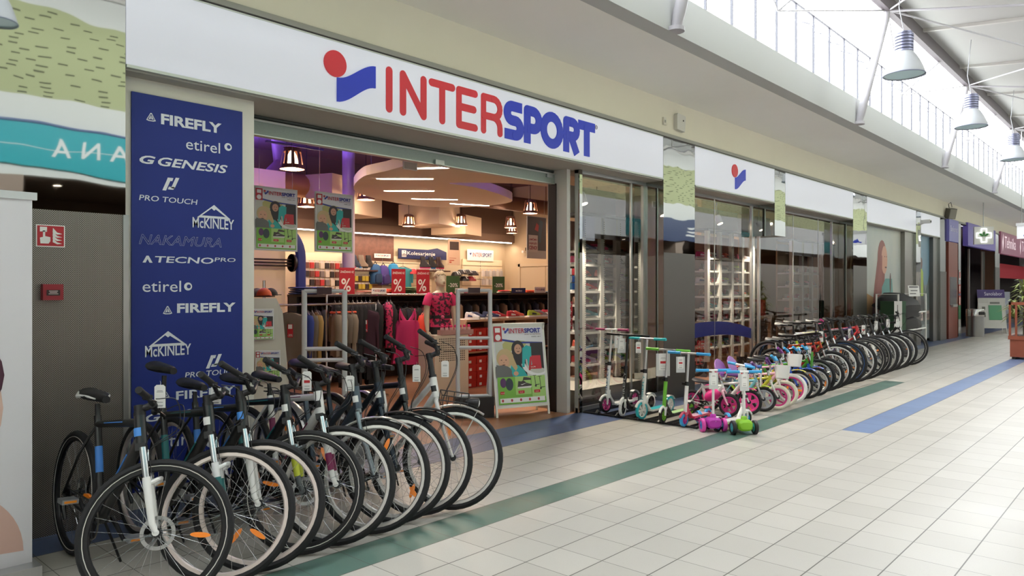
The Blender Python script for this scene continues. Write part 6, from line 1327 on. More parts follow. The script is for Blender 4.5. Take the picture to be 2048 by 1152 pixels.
b = B(); v = place(597, 590, 11.0); pts = [(-.55 + .5 * cos(R(a_)), 0, 1.75 - 1.42 + .5 * sin(R(a_))) for a_ in range(90, -1, -10)]; b.tube([(p[0], 0, p[2] + .28) for p in pts] + [(-.05, 0, 0)], .06, 8, flat=1.6); one('portal_arch', 'dark blue rounded portal arch at the end of the left partition', 'arch', b, M('1c2a6a', .5), (v.x, 10.85, 1.42 - .0))
# ================================================================ SHOE WALLS IN THE DISPLAY WINDOWS
PW = M('c9c7bf', .5)
def pstrip():
    m, nt, N, mth, mix, p = nodes('perforated_strip'); tc = N('TexCoord'); sp = N('SeparateXYZ'); nt.links.new(tc.outputs['Object'], sp.inputs[0])
    hz = mth('LESS_THAN', mth('FRACT', mth('DIVIDE', sp.outputs[2], .03)), .5)
    nt.links.new(mix(hz, C('d8d6cc'), C('5a564e')), p.inputs['Base Color']); return m
PSTR = pstrip()
def shoewall(win, label, ups, Yb, zs, ground, wide=(), step=.2, skip=()):
    x0, x1 = ups[0], ups[-1]; t = thing('shoe_display_rack', label, 'display rack', (0, Yb, 0))
    ob('back_board', B().box(x0 - .02, .02, .3, x1 + .02, .05, 2.45), ground, t, smooth=False)
    for i, x in enumerate(ups):
        w_ = .06 if i in wide else .045
        ob('upright', B().box(x - w_, -.3, .26, x + w_, -.24, 2.5).box(x - .012, -.24, .26, x + .012, .02, .3), PW, t, smooth=False); ob('slot_strip', B().box(x + w_ - .02, -.302, .26, x + w_ - .008, -.3, 2.45), PSTR, t, smooth=False)
    ob('frame', B().box(x0 - .06, -.32, 2.5, x1 + .08, .02, 2.54).box(x1 + .05, -.32, 0, x1 + .08, -.28, 2.5).box(x0 - .06, -.28, 0, x0 - .03, .0, .26).box(x1 - .1, -.2, 0, x1 - .06, 0, .26), M('2a2726', .5), t, smooth=False); ob('header', B().box(x0 - .03, -.3, 2.2, x1 + .02, -.29, 2.5), M('c9c8d2', .5), t, smooth=False) if wide else None  # lilac header panel stands in for a sign reflected in the glass
    for z in zs: ob('shelf', B().box(x0, -.29, z - .03, x1, .02, z), PW, t, smooth=False)
    for r_, z in enumerate(zs):
        for bay in range(len(ups) - 1):
            wd = ups[bay + 1] - ups[bay]; n = 2
            for q in range(n):
                if (bay, r_) in skip: continue
                k = (r_ * 7 + bay * 3 + q * 5 + (r_ * bay) % 4) % 10
                shoe(k, (ups[bay] + wd * (.3 + .4 * q), Yb - .15 + .03 * ((r_ + q) % 2), z + .001), R(-50 + 17 * ((r_ * 3 + bay + q) % 5)), '%s one in the %s bay, %s shelf up, %s window' % (('left', 'right')[q], ('left', 'second', 'third', 'right')[bay if len(ups) > 4 or bay < 2 else 3], ORD[r_], win), 'shoes in the %s window' % win)
ZS = [.48, .70, .92, 1.11, 1.295, 1.48, 1.66, 1.845, 2.03]
shoewall('first display', 'white shoe rack with shoes in the first display window', [7.98, 8.42, 8.81, 9.2], 6.25, ZS, M('8a5c48', .7), wide=(2,))
shoewall('second display', 'white shoe rack with shoes in the second display window', [11.53, 11.97, 12.44, 12.86, 13.32], 6.25, [.5, .72, .94, 1.16, 1.38, 1.6, 1.82, 2.04], M('7c4a3c', .7))
shoewall('third display', 'pale grey shoe rack with shoes in the third display window', [15.2, 15.75, 16.3, 16.85], 6.25, [.72, 1.0, 1.28, 1.56, 1.84], M('b8a48c', .7), wide=(1,))
struct('trim_35', B().box(8.05, 6.32, 2.55, 9.5, 6.36, 2.96), M('c9c6bc', .7), smooth=False)
struct('trim_36', B().box(9.7, 6.32, 2.55, 13.4, 6.36, 2.96), M('b5b2aa', .7), smooth=False)
struct('wall_side', B().box(9.25, 5.9, .0, 9.5, 6.3, 2.94), M('cdb79a', .7), smooth=False)
struct('wall_side', B().box(13.4, 6.1, 0, 13.55, 6.5, 2.94), M('cfae86', .7), smooth=False)
struct('wall_side', B().box(14.2, 7.5, 0, 18.8, 7.6, 4.3), M('c9a878', .75), smooth=False)
for x, y, Yw, lab in ((1166, 402, 5.75, 'white spotlight in the top corner of the first display window'), (1438, 443, 5.75, 'spotlight in the second display window, left one'), (1519, 452, 5.8, 'spotlight in the second display window, right one')):
    v = at(x, y, Yw); t = thing('spotlight', lab, 'spotlight', v, group='spotlights in the display windows'); ob('housing', B().tube([(0, .04, .1), (0, .02, .06), (0, -.02, -.04)], [.05, .055, .05], 12), WHITE, t); ob('lens', B().lathe([(.001, 0), (.044, 0)], (0, -.0225, -.0425), (0, -.45, -1), 14, cap=False), M('ffe6c8', .4, emit=14), t); ob('track_arm', B().cyl((0, .04, .1), (0, .04, 2.96 - v.z), .012, None, 6), WHITE, t)
    l = bpy.data.lights.new('spot_light', 'SPOT'); l.energy = 130; l.color = (1, .86, .7); l.spot_size = R(100); l.shadow_soft_size = .05; o = bpy.data.objects.new('spot_light', l); COL.objects.link(o); o.parent = t; o.location = (0, -.03, -.06); o.rotation_euler = (R(-20), 0, 0)
one('storage_box', 'red storage box behind the third window pane', 'box', B().box(-.3, -.2, 0, .3, .2, .32), M('c8401c', .6), (14.6, 6.6, .95), smooth=False)
one('storage_table', 'pale table under the red storage box behind the third window pane', 'table', B().box(-.5, -.3, .9, .5, .3, .949).box(-.46, -.26, 0, -.4, -.2, .9).box(.4, -.26, 0, .46, -.2, .9).box(-.46, .2, 0, -.4, .26, .9).box(.4, .2, 0, .46, .26, .9), M('c9b090', .6), (14.6, 6.6, 0), smooth=False)
for _, me in SHOES: bpy.data.objects.remove(me)
# ================================================================ REST OF THE MALL
# window posters 4 and 5 (large prints filling the bays)
def bay(x0, x1, label, y=5.3):
    t = thing('window_poster', label, 'poster', ((x0 + x1) / 2, y, 0)); return t, (x1 - x0) / 2
def polys(parent, name, col, P, y):
    b = B()
    for q, p in enumerate(P): b.add([(x, y - .0003 * q, z) for x, z in p], [tuple(range(len(p)))])
    return ob(name, b, M(col, .45), parent, smooth=False)
EL = lambda cx, cz, rx, rz, n=20, a0=0, a1=360: [(cx + rx * cos(R(a0 + (a1 - a0) * i / n)), cz + rz * sin(R(a0 + (a1 - a0) * i / n))) for i in range(n)]
t, L = bay(17.34, 21.42, 'window-filling poster of a person with long red hair and turquoise top')
ob('board', B().box(-L, 0, .1, L, .05, 2.97), M('b9b7ae', .4), t, smooth=False)
m, nt, N, mth, mix, p = nodes('poster_sky'); tc = N('TexCoord'); n_ = N('TexNoise'); n_.inputs['Scale'].default_value = .9; nt.links.new(tc.outputs['Object'], n_.inputs['Vector']); nt.links.new(mix(n_.outputs['Fac'], C('8fa6ac'), C('d2ccbc')), p.inputs['Base Color']); p.inputs['Roughness'].default_value = .4
b = B().add([(-L, -.001, .6), (L * .62, -.001, .6), (L * .62, -.001, 2.96), (-L, -.001, 2.96)], [(0, 1, 2, 3)]); ob('print_sky', b, m, t, smooth=False)
polys(t, 'print_sand', 'b08a5c', [[(-L, .6), (-L * .55, .6), (-L * .5, 1.3), (-L, 1.5)]], -.002)
polys(t, 'print_hair', '8a4a40', [EL(-.36, 2.22, .36, .45), [(-.72, 2.2), (-.1, 2.2), (-.25, 1.0), (-1.15, .9), (-.95, 1.6)]], -.003)
polys(t, 'print_face', 'cf9c84', [EL(-.18, 2.2, .24, .34)], -.004)
polys(t, 'print_top', '5e9c98', [[(-.5, 1.45), (-.1, 1.75), (.45, 1.75), (.7, .6), (-.75, .6)]], -.005)
polys(t, 'print_hair_strand', '94524a', [[(-.5, 2.3), (-.36, 2.3), (-.4, 1.2), (-.8, .75), (-.95, 1.0)]], -.006)
polys(t, 'print_features', '5a3a34', [EL(-.16, 2.28, .03, .015, 8), EL(-.02, 2.28, .025, .015, 8), EL(-.08, 2.02, .08, .02, 10), EL(.3, 1.65, .06, .25, 10)], -.007)
t, L = bay(21.92, 24.02, 'window-filling poster of a hiker in a lime jacket before grey mountains')
ob('board', B().box(-L, 0, .1, L, .05, 2.97), M('7c8688', .4), t, smooth=False)
polys(t, 'print_sky', '6f8fa2', [[(-L, 1.6), (L, 1.6), (L, 2.96), (-L, 2.96)]], -.001)
polys(t, 'print_mountain', '5c6a6a', [[(-L, .5), (L, .5), (L, 1.7), (L * .5, 1.9), (.1, 1.4), (-.3, 2.0), (-L, 1.6)]], -.002)
polys(t, 'print_trousers', '2e3436', [[(-.62, 1.3), (-.1, 1.3), (.25, .55), (.05, .5), (-.3, 1.0), (-.5, .5), (-.75, .5)]], -.003)
polys(t, 'print_jacket', 'a4bc48', [[(-.62, 1.3), (-.15, 1.3), (-.15, 1.95), (-.35, 2.1), (-.58, 1.95)]], -.004)
polys(t, 'print_head', '6a5248', [EL(-.36, 2.2, .12, .16)], -.005)
st = thing('brand_stickers', 'two pale brand stickers low on the hiker poster', 'sticker', (22.6, 5.29, .62)); ob('sticker', B().box(-.4, -.006, 0, .15, -.002, .26), M('c9b4ac', .5), st, smooth=False); ob('sticker', B().box(.3, -.006, 0, .85, -.002, .26), M('a08c84', .5), st, smooth=False)
txt('INTERSPORT', st, M('4a3a5a', .5), -.36, .06, .47, .12, .0065, bold=.02); txt('INTERSPORT', st, M('5a4a5a', .5), .34, .06, .47, .12, .0065, bold=.02)
# steel end columns beside the posters
struct('trim_40', B().box(20.6, 5.2, 0, 21.43, 5.3, 2.97), M('8c8984', .35, .7), smooth=False); struct('trim_41', B().box(23.5, 5.2, 0, 24.03, 5.3, 2.97), M('6f6e6c', .35, .7), smooth=False)
# bank machine column, pillar with hydrant signs, pharmacy front
t = thing('cash_machine', 'tall red brown cash machine cabinet with a dark screen recess', 'cash machine', (25.5, 5.1, 0)); RBN = M('7a3a2c', .45)
ob('cabinet', B().box(-.6, 0, 0, .6, .6, 2.9), RBN, t, smooth=False); ob('screen_recess', B().box(-.45, -.005, 1.0, .45, .0, 1.85), M('1c1c22', .2), t, smooth=False); ob('keypad', B().box(-.3, -.06, .95, .3, -.005, 1.02), STEEL, t)
t = thing('cash_machine_sign', 'dark violet sign box above the cash machine', 'sign', (25.5, 5.08, 2.92)); ob('box', B().box(-.62, 0, 0, .62, .2, .66), M('4c4a78', .4, emit=.25), t, smooth=False); txt('Bankomat', t, M('d8d4e4', .5), -.45, .3, .9, .17, .003)
t = thing('hydrant_signs', 'column of red and white fire signs on the steel pillar by the litter bin', 'sign', (26.55, 5.135, 0))
for z, h, c_ in ((1.78, .3, 'c8c8c8'), (1.35, .28, 'a83a34'), (.98, .3, 'a83a34')): ob('plate', B().box(-.13, -.004, z, .13, 0, z + h), M(c_, .5), t, smooth=False); ob('pictogram', B().box(-.06, -.006, z + .05, .06, -.004, z + h - .05), M('b8383a' if c_ == 'c8c8c8' else 'd8c8c0', .5), t, smooth=False)
t = thing('pharmacy_cross', 'hanging white sign box with glowing outlined cross and green leaves', 'sign', (25.75, 4.35, 2.84), R(-58)); t.scale = (.6, .6, .6)
ob('box', B().box(-.44, 0, -.02, .44, .12, .86), M('d8d8d4', .5), t, smooth=False)
cr = [(-.12, -.33), (.12, -.33), (.12, -.12), (.33, -.12), (.33, .12), (.12, .12), (.12, .33), (-.12, .33), (-.12, .12), (-.33, .12), (-.33, -.12), (-.12, -.12)]
b = B(); b.tube([(x, -.012, .42 + z) for x, z in cr], .018, 6, closed=True); ob('neon_outline', b, M('f4f8f4', .4, emit=2.5), t)
b = B()
for a_ in (-50, 0, 50): b.prism([(.02 * sin(R(a_)) + r_ * sin(R(a_) + w_), -.008, .36 + r_ * cos(R(a_) + w_)) for r_, w_ in ((.0, 0), (.1, .5), (.2, .28), (.26, 0), (.2, -.28), (.1, -.5))], (0, .006, 0))
ob('leaf_emblem', b, M('3c7a3c', .5), t, smooth=False); ob('bracket', B().cyl((0, .06, .86), (0, .06, 2.06), .02, None, 8), STEEL, t)
t = thing('shop_sign', 'violet sign of the medical shop behind the pharmacy cross', 'sign', (30, 5.1, 2.9)); ob('box', B().box(-2.4, 0, 0, 2.4, .15, .75), M('54488c', .4, emit=.12), t, smooth=False); txt('Sanolabor', t, M('dcd8ea', .5, emit=.2), -1.4, .2, 3.2, .4, .003)
struct('window_5', B().box(27.4, 5.5, 0, 27.46, 5.56, 2.9).box(30, 5.5, 0, 30.06, 5.56, 2.9).box(32.4, 5.5, 0, 32.46, 5.56, 2.9), FR, smooth=False)
struct('wall_side', B().box(27.0, 7.0, 0, 33, 7.1, 3.4).box(26.6, 5.4, 0, 26.7, 7.1, 3.4), M('a5806c', .7), smooth=False)
for i in range(3):
    t = thing('shop_cabinet', ('orange front', 'brown front', 'pale front')[i] + ' cabinet standing inside the medical shop', 'cabinet', (28.2 + 1.6 * i, 6.6, 0)); ob('body', B().box(-.6, 0, 0, .6, .35, 1.9 - .2 * i), M(('b8683c', '8a5a48', 'c9b4a0')[i], .6), t, smooth=False)
    for z in (.5, 1.0, 1.45): ob('shelf', B().box(-.56, -.012, z, .56, 0, z + .04), WHITE, t, smooth=False)
t = thing('shop_sign', 'dusky pink sign of the electronics shop at the far right', 'sign', (39.5, 5.1, 2.85)); ob('box', B().box(-6.0, 0, 0, 6.0, .15, .85), M('8a5068', .4, emit=.1), t, smooth=False)
for x in (-5.2, -1.0): txt('Tehnika', t, M('e6d4dc', .5, emit=.25), x, .25, 2.6, .45, .003); ob('emblem', B().prism([(x - .4, -.004, .1), (x - .25, -.004, .4), (x - .3, -.004, .78), (x - .5, -.004, .45)], (0, .003, 0)), M('e6d4dc', .5, emit=.25), t, smooth=False)
DKW = M('3a3637', .9); DKW.node_tree.nodes['Principled BSDF'].inputs['Specular IOR Level'].default_value = 0.0
struct('wall_side', B().box(33.5, 6.2, 0, 46, 6.3, 3.2), DKW, smooth=False)
t = thing('shop_banner', 'red banner across the dark electronics shop window', 'banner', (38, 5.7, 1.95)); ob('cloth', B().box(-4.3, 0, 0, 6, .03, .62), M('a02431', .95), t, smooth=False)
t = thing('shop_counter', 'pale counter front with dark base inside the electronics shop', 'counter', (37.2, 5.6, 0)); ob('front', B().box(-2.4, 0, .35, 1.8, .4, 1.35), M('8f96a2', .5), t, smooth=False); ob('base', B().box(-2.4, .02, 0, 1.8, .4, .35), M('3c4a5c', .5), t, smooth=False)
# litter bin
v = (26.9, 4.78, 0); t = thing('litter_bin', 'brushed steel cylindrical litter bin beside the steel pillar', 'litter bin', v); BS = M('9a9a98', .3, .95)
ob('body', B().lathe([(.26, 0), (.26, .02), (.245, .03), (.245, .62), (.25, .64)], seg=32), BS, t); ob('hood', B().lathe([(.25, .641), (.25, .84), (.235, .86), (.2, .86), (.195, .70)], seg=32), M('b4b4b2', .22, .95), t); ob('opening', B().box(-.1, -.256, .68, .1, -.24, .78, m=Matrix.Rotation(R(-35), 4, 'Z')), BLACK, t)
t2 = aframe('pavement_sign', 'violet and white pavement sign of the medical shop behind the litter bin', (29.2, 4.72, 0), R(-58), .78, 1.0, legs=.2, fc=M('c9c9c4', .4))
def dr(root):
    m = Matrix.Translation((0, -.16, 0)) @ Matrix.Rotation(R(-9), 4, 'X') @ Matrix.Translation((0, 0, .2))
    ob('header', B(m).box(-.42, -.014, .98, .42, .01, 1.28), M('3c2a6a', .45), root, smooth=False)
    txt('Sanolabor', root, M('dcd8ea', .5), -.2, 1.08, .55, .12, .015, frame=m @ FACE)
    ob('print', B(m).box(-.1, -.011, .25, .3, -.009, .75), M('5a9a74', .5), root, smooth=False); ob('print_text', B(m).box(-.3, -.011, .35, -.2, -.009, .5).box(-.3, -.011, .6, -.2, -.009, .7).box(-.05, -.011, .8, .25, -.009, .9), M('6a6a64', .5), root, smooth=False)
dr(t2)
# planter with yucca
t = thing('planter', 'terracotta wooden planter box with slatted back in the middle of the mall', 'planter', (19.15, 2.32, 0), R(0)); TC = M('9a5038', .55, noise=.12, nscale=8)
b = B().box(-.35, -.75, .05, .35, .38, .42); ob('box', b, TC, t, smooth=False); ob('rim', B().box(-.38, -.78, .42, .38, .41, .5), TC, t, smooth=False); ob('soil', B().box(-.33, -.73, .5, .33, .36, .505), M('3a2a20', .9), t, smooth=False)
for x_, y_ in ((-.3, -.7), (.3, -.7), (-.3, .32), (.3, .32)): ob('foot', B().box(x_ - .03, y_ - .03, 0, x_ + .03, y_ + .03, .05), BLACK, t, smooth=False)
b = B().box(-.37, .36, .5, -.33, .4, 1.22).box(-.37, -.76, .5, -.33, -.72, 1.22).box(-.37, -.76, 1.16, -.33, .4, 1.22)
for i in range(4): b.box(-.36, .25 - .22 * i, .5, -.34, .29 - .22 * i, 1.17)
ob('trellis', b, TC, t, smooth=False)
pt = thing('potted_plant', 'yellow green dracaena growing in the terracotta planter', 'plant', (19.15, 2.5, .505)); rn = random.Random(5); b = B(); sb = B()
for (sx_, sy_, h_) in ((0, 0, 1.05), (-.08, .12, .62), (.12, -.3, .8), (-.15, -.1, .45)):
    sb.tube([(sx_, sy_, 0), (sx_ * 1.2, sy_ * 1.2, h_ * .5), (sx_ * 1.3, sy_ * 1.3, h_)], .016, 6)
    for lv in (0, .12, .25):
        for i in range(16):
            a_ = i * 2.4 + lv * 9; el = rn.uniform(-.1, 1.1); L_ = rn.uniform(.22, .36); c = Vector((sx_ * 1.3, sy_ * 1.3, h_ - lv)); d = Vector((cos(a_) * cos(el), sin(a_) * cos(el), sin(el))); s = Vector((-sin(a_), cos(a_), 0)) * .022
            p1 = c + d * L_ * .5 + Vector((0, 0, .02)); p2 = c + d * L_ - Vector((0, 0, L_ * L_ * 1.1))
            b.add([c - s * .5, c + s * .5, p1 + s, p1 - s, p2], [(0, 1, 2, 3), (3, 2, 4)])
ob('leaves', b, M('8a9448', .55, noise=.3, nscale=5), pt); ob('stem', sb, M('6a5440', .8), pt)
# roof boxes on a white stand
t = thing('display_stand', 'white tubular stand carrying the black roof boxes', 'stand', (18.9, 4.85, 0)); b = B()
for x_ in (-1.2, 1.15): b.tube([(x_, -.25, 0), (x_, -.25, 1.38), (x_, .2, 1.38), (x_, .2, 0)], .022, 6)
for z_ in (.55, .95): b.tube([(-1.2, -.25, z_), (1.15, -.25, z_)], .02, 6); b.tube([(-1.2, .2, z_), (1.15, .2, z_)], .02, 6)
ob('frame', b, WHITE, t)
def roofbox(label, loc, L, W, H, rz, rx):
    o = thing('roof_box', label, 'roof box', loc, 0, 'black roof boxes', rot=(rx, 0, rz)); b = B()
    b.loft([[Vector((x_, W * ky * y_, H * kz * z_)) for y_, z_ in ((-.5, 0), (-.5, .35), (-.42, .8), (-.25, 1), (.25, 1), (.42, .8), (.5, .35), (.5, 0))] for x_, ky, kz in ((-L / 2, .5, .35), (-L * .46, .8, .7), (-L * .3, 1, 1), (L * .2, 1, .95), (L * .42, .85, .7), (L / 2, .45, .3))]); ob('lid', b, M('0c0c0f', .6), o)
    ob('base', B().box(-L * .44, -W * .45, -.06, L * .44, W * .45, .0), M('1c1c20', .5), o); return o
roofbox('large black roof box lying on the white stand, open side forward', (18.85, 4.92, 1.02), 2.3, .7, .36, R(2), R(28)); roofbox('second black roof box below, behind the bicycle handlebars', (18.8, 4.9, .6), 2.2, .6, .3, R(-2), R(10))
t = thing('price_card', 'white price card standing on the large roof box', 'price card', (18.75, 4.53, 1.33), R(-30), rot=(R(-8), 0, R(-30))); ob('card', B().box(-.16, -.003, 0, .16, .003, .25), PAPER, t, smooth=False); ob('print', B().box(-.13, -.004, .2, .13, -.003, .23).box(-.1, -.004, .12, .1, -.003, .14).box(-.13, -.004, .05, .05, -.003, .07), M('6a6a6e', .5), t, smooth=False)
t = thing('carton', 'white and green carton with a bike carrier picture at the left of the roof boxes', 'carton', (17.75, 4.72, 1.0), R(-25)); ob('box', B().box(-.18, -.18, -.45, .18, .18, .23), M('3a5a44', .5), t, smooth=False); ob('white_face', B().box(-.181, -.182, -.45, .06, -.18, .23), M('d8d6d4', .5), t, smooth=False); ob('picture', B().tube([(-.14, -.185, -.2), (-.08, -.185, .05), (-.02, -.185, -.2)], .008, 5).tube([(-.08, -.185, .15), (-.08, -.185, -.3)], .006, 5), M('3a3a3a', .5), t)
one('display_plinth', 'dark plinth carrying the white and green carton', 'plinth', B().box(-.22, -.22, 0, .22, .22, .548), M('2a2a2c', .5), (17.75, 4.72, 0), (0, 0, R(-25)), smooth=False)
# roll-up banner at the left edge
t = thing('roll_up_banner', 'white roll-up banner with part of a dark haired person, at the left edge', 'banner', (.74, 4.5, 0)); W = .43
ob('base', B().box(-W - .02, -.1, 0, W + .02, .1, .07), ALU, t); ob('sheet', B().box(-W, .0, .06, W, .004, 2.0), M('dedde4', .5), t, smooth=False); ob('top_rail', B().box(-W - .015, -.012, 1.985, W + .02, .016, 2.025), M('d4d6d8', .35, .5), t); ob('pole', B().cyl((0, .05, .05), (0, .03, 2.0), .012, None, 8), ALU, t)
polys(t, 'print_shoulder', 'd4b0a4', [EL(.06, .14, .33, .36, 24, 0, 180), EL(.02, .55, .12, .4)], -.001); polys(t, 'print_face', 'd8b6aa', [EL(.1, .9, .2, .28)], -.002); polys(t, 'print_hair', '4a2438', [EL(.07, 1.07, .235, .23)], -.003)
# high-bay lamps
G8 = 'white bell-shaped hall lamps'
def highbay(loc, lab, i):
    t = thing('hall_lamp', lab, 'hall lamp', loc, group=G8); b = B(); b.lathe([(.25, 0), (.245, .03), (.225, .09), (.19, .17), (.145, .25), (.11, .3), (.105, .3), (.14, .245), (.185, .165), (.22, .085), (.24, .03), (.243, 0)], seg=36, cap=False, closed=True); ob('bell', b, M('a8aaae', .4), t)
    ob('rim', B().torus((0, 0, 0), (0, 0, 1), .25, .008, 36, 6), M('8a90a4', .4, .5), t); ob('lens', B().lathe([(.001, .012), (.24, .012)], seg=36, cap=False), M('a9c0c4', .15, 0, .12), t)
    b = B()
    for k in range(6): b.lathe([(.115, .30 + .04 * k), (.115, .328 + .04 * k), (.09, .33 + .04 * k), (.09, .339 + .04 * k)], seg=28)
    b.lathe([(.1, .54), (.1, .56), (.02, .57)], seg=28); ob('gear_housing', b, M('74758a', .4, .5), t)
    zt = zr(loc[1]) - loc[2]; b = B(); b.tube([(0, 0, .57), (-.04, .05, .9), (0, 0, zt + .05)], .006, 5); ob('suspension_cable', b, M('9a9aa0', .5), t)
for i, x in enumerate((2.0, 6.35, 10.66, 14.87, 19.3, 23.6, 28.0, 32.4)):
    highbay((x, 2.7 if i else 1.05, 4.33), ('white bell-shaped hall lamp mirrored in the polished steel at the top left', 'white bell-shaped hall lamp above the bicycles, outside the picture', 'white bell-shaped hall lamp nearest to the viewer under the roof edge', 'white bell-shaped hall lamp, second along the roof edge', 'white bell-shaped hall lamp, third along the roof edge', 'white bell-shaped hall lamp far down the mall, fourth in the row', 'white bell-shaped hall lamp far down the mall, fifth in the row', 'white bell-shaped hall lamp at the far end of the mall')[i], i)
# slanted roof posts and bracing
for i in range(-2, 7):
    x = 12.17 + 5.64 * (i - 1); nm = 'white slanted roof post on the ledge, ' + (['behind the viewer', 'left of the picture', 'above the brand panel', 'left one in the picture', 'second in the picture', 'third in the picture', 'fourth, far down the mall', 'fifth, far down the mall', 'last, at the far end'][i + 2])
    t = thing('roof_post', nm, 'post', (x, 3.73, 4.1), group='white slanted roof posts'); top = Vector((0, -.42, 1.68))
    ob('tube', B().tube([(0, 0, 0), top * .1, top * .9, top], [.05, .062, .062, .04], 12), BRACE, t); ob('base_plate', B().cyl((0, .0, -.02), (0, 0, .02), .09, None, 12), BRACE, t)
    b = B(); b.cyl(top, (2.8, .12, 1.0), .012, None, 6); b.cyl((2.8, .12, 1.0), (3.35, -.42, 1.66), .02, None, 6); b.cyl((2.8, .12, 1.0), (5.64, -.42, 1.66), .012, None, 6); ob('tie_rod', b, BRACE, t)
    t = thing('roof_bracing', 'crossed white tie rods under the roof deck, ' + ORD[i + 2] + ' field along the mall', 'bracing', (x, 3.3, 5.76), group='crossed tie rods under the roof'); b = B()
    b.tube([(0, 0, 0), (2.82, -1.9, -.45), (5.64, -3.7, -.4)], .014, 6); b.tube([(5.64, 0, 0), (2.82, -1.9, -.45), (0, -3.7, -.4)], .014, 6); b.tube([(0, 0, -.01), (0, -1.9, -.4), (0, -3.7, -.42)], .018, 6); ob('rod', b, BRACE, t)
t = thing('ceiling_fan', 'grey ceiling fan under the roof deck at the upper right', 'fan', (10.2, 1.72, 5.48)); ob('motor', B().lathe([(.06, -.06), (.11, -.04), (.12, .02), (.05, .05)], seg=20), M('8e8a88', .4, .5), t); ob('drop_rod', B().cyl((0, 0, .04), (0, 0, .22), .02, None, 8), M('8e8a88', .4, .5), t)
for i in range(3): ob('blade', B().box(.1, -.06, -.01, .62, .06, .0, m=Matrix.Rotation(R(20 + 120 * i), 4, 'Z') @ Matrix.Rotation(R(8), 4, 'X')), M('a8a4a0', .5), t, smooth=False)
# boxes, camera and loudspeaker on the cream fascia
v = at(1356, 264, 5.16); t = thing('wall_box', 'pale wireless box on the cream fascia above the pillar', 'wall box', v, R(-6)); ob('housing', B().prism([(-.1, -.06, .02), (.08, -.06, 0), (.1, -.06, .2), (.09, -.06, .22), (-.08, -.06, .24), (-.1, -.06, .22)], (0, .06, 0)), M('d4d2cc', .5), t); ob('sensor', B().cyl((.04, -.064, .15), (.04, -.06, .15), .012, None, 10), BLACK, t)
v = at(1328, 250, 5.165); t = thing('wall_switch', 'tiny pale sensor plate left of the wireless box', 'sensor', v); ob('plate', B().box(-.035, -.02, 0, .035, 0, .1), M('dcd8cc', .5), t); ob('button', B().box(-.012, -.025, .03, .012, -.02, .065), M('a8a49a', .5), t)
v = at(1836, 450, 5.13); t = thing('security_camera', 'white security camera on the steel pillar by the hiker poster', 'camera', v, R(-10)); t.scale = (.7, .7, .7); ob('body', B().box(-.05, -.45, .04, .07, -.1, .18), WHITE, t); ob('arm', B().tube([(0, 0, 0), (0, -.1, .02), (0, -.2, .06)], .03, 6), WHITE, t); ob('lens', B().cyl((.01, -.46, .1), (.01, -.45, .1), .045, None, 10), BLACK, t)
v = at(1898, 437, 5.06); t = thing('loudspeaker', 'grey box loudspeaker with a curved cable high on the fascia', 'loudspeaker', v, R(-30), rot=(R(14), 0, R(-35))); t.scale = (.55, .55, .55); ob('cabinet', B().box(-.22, -.2, 0, .22, .12, .55), M('6a6660', .5), t); ob('grille', B().box(-.19, -.21, .03, .19, -.2, .52), M('8a867e', .7), t, smooth=False); ob('cable', B().tube([(0, .1, .5), (-.1, .12, .75), (.05, .14, .85), (.2, .16, .6)], .015, 6), BLACK, t)
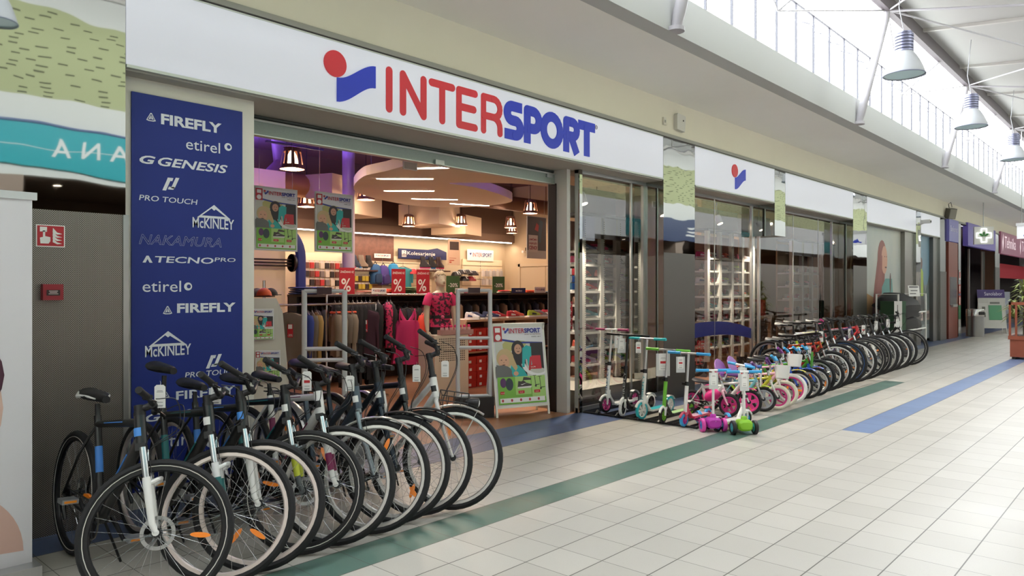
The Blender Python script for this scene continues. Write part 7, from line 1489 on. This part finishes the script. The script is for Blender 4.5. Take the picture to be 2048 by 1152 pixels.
t = thing('hanging_sign', 'white hanging sign with blue mark at the right edge', 'sign', (23.7, 2.9, 2.84), R(-90)); ob('box', B().box(-.35, 0, 0, .35, .1, .34), M('dcdce0', .5, emit=.15), t, smooth=False); ob('cap', B().box(-.37, -.02, .34, .37, .12, .42), M('c4c4c4', .5), t, smooth=False); ob('mark', B().prism([(-.2, -.004, .1), (-.14, -.004, .1), (-.05, -.004, .2), (.05, -.004, .12), (.15, -.004, .16), (.15, -.004, .08), (-.2, -.004, .06)], (0, .003, 0)), SBLUE, t, smooth=False); b = B()
for x_ in (-.25, .25): b.cyl((x_, .05, .42), (x_, .05, zr(2.6) - 2.80), .008, None, 6)
ob('rod', b, STEEL, t)
# signs of the opposite shops (seen in the steel)
OF = Matrix.Rotation(PI, 4, 'Z') @ FACE
t = thing('shop_sign', 'turquoise curved sign across the mall, mirrored in the polished steel at the left', 'sign', (2.2, OY, 3.0)); b = B(); n = 18; pts = []
for i in range(n + 1): x_ = -2.9 + 5.2 * i / n; pts.append((x_, .09 * sin(PI * i / n) - .0))
b.add([(x_, .04, z_) for x_, z_ in pts] + [(x_, .04, .56 + z_ * .3) for x_, z_ in pts] + [(x_, .0, z_) for x_, z_ in pts] + [(x_, .0, .56 + z_ * .3) for x_, z_ in pts], [(i + 1, i, n + 1 + i, n + 2 + i) for i in range(n)] + [(i, i + 1, 2 * n + 3 + i, 2 * n + 2 + i) for i in range(n)]); ob('panel', b, M('1f9aa4', .4, emit=.15), t, smooth=False)
ob('edge', B().tube([(x_, .04, .575 + z_ * .3) for x_, z_ in pts], .018, 6), M('6a78a0', .5), t); ob('line', B().box(-2.9, .041, .325, 2.3, .044, .332), WHITE, t, smooth=False)
txt('ANA', t, WHITE, -1.75, .24, .92, .22, .045, frame=OF, sp=1.6, bold=.01)
t = thing('shop_sign', 'navy sign across the mall, mirrored in the first steel pillar', 'sign', (19, OY, 2.85)); ob('panel', B().box(-1.6, 0, 0, 1.6, .05, .68), M('2a3a60', .45, emit=.1), t, smooth=False); ob('emblem', B().box(.5, .051, .16, .9, .054, .22).box(.55, .051, .28, .85, .054, .34).box(.6, .051, .4, .8, .054, .46), WHITE, t, smooth=False)
t = thing('shop_sign', 'pale sign with round emblem across the mall, mirrored in the display window', 'sign', (14.2, OY, 2.75)); ob('panel', B().box(-1.5, 0, 0, 1.5, .05, .6), M('c8ccd4', .45, emit=.1), t, smooth=False); ob('emblem', B().torus((-.9, .055, .3), (0, 1, 0), .18, .05, 24, 6), M('6a80b8', .4), t)
flush_text()
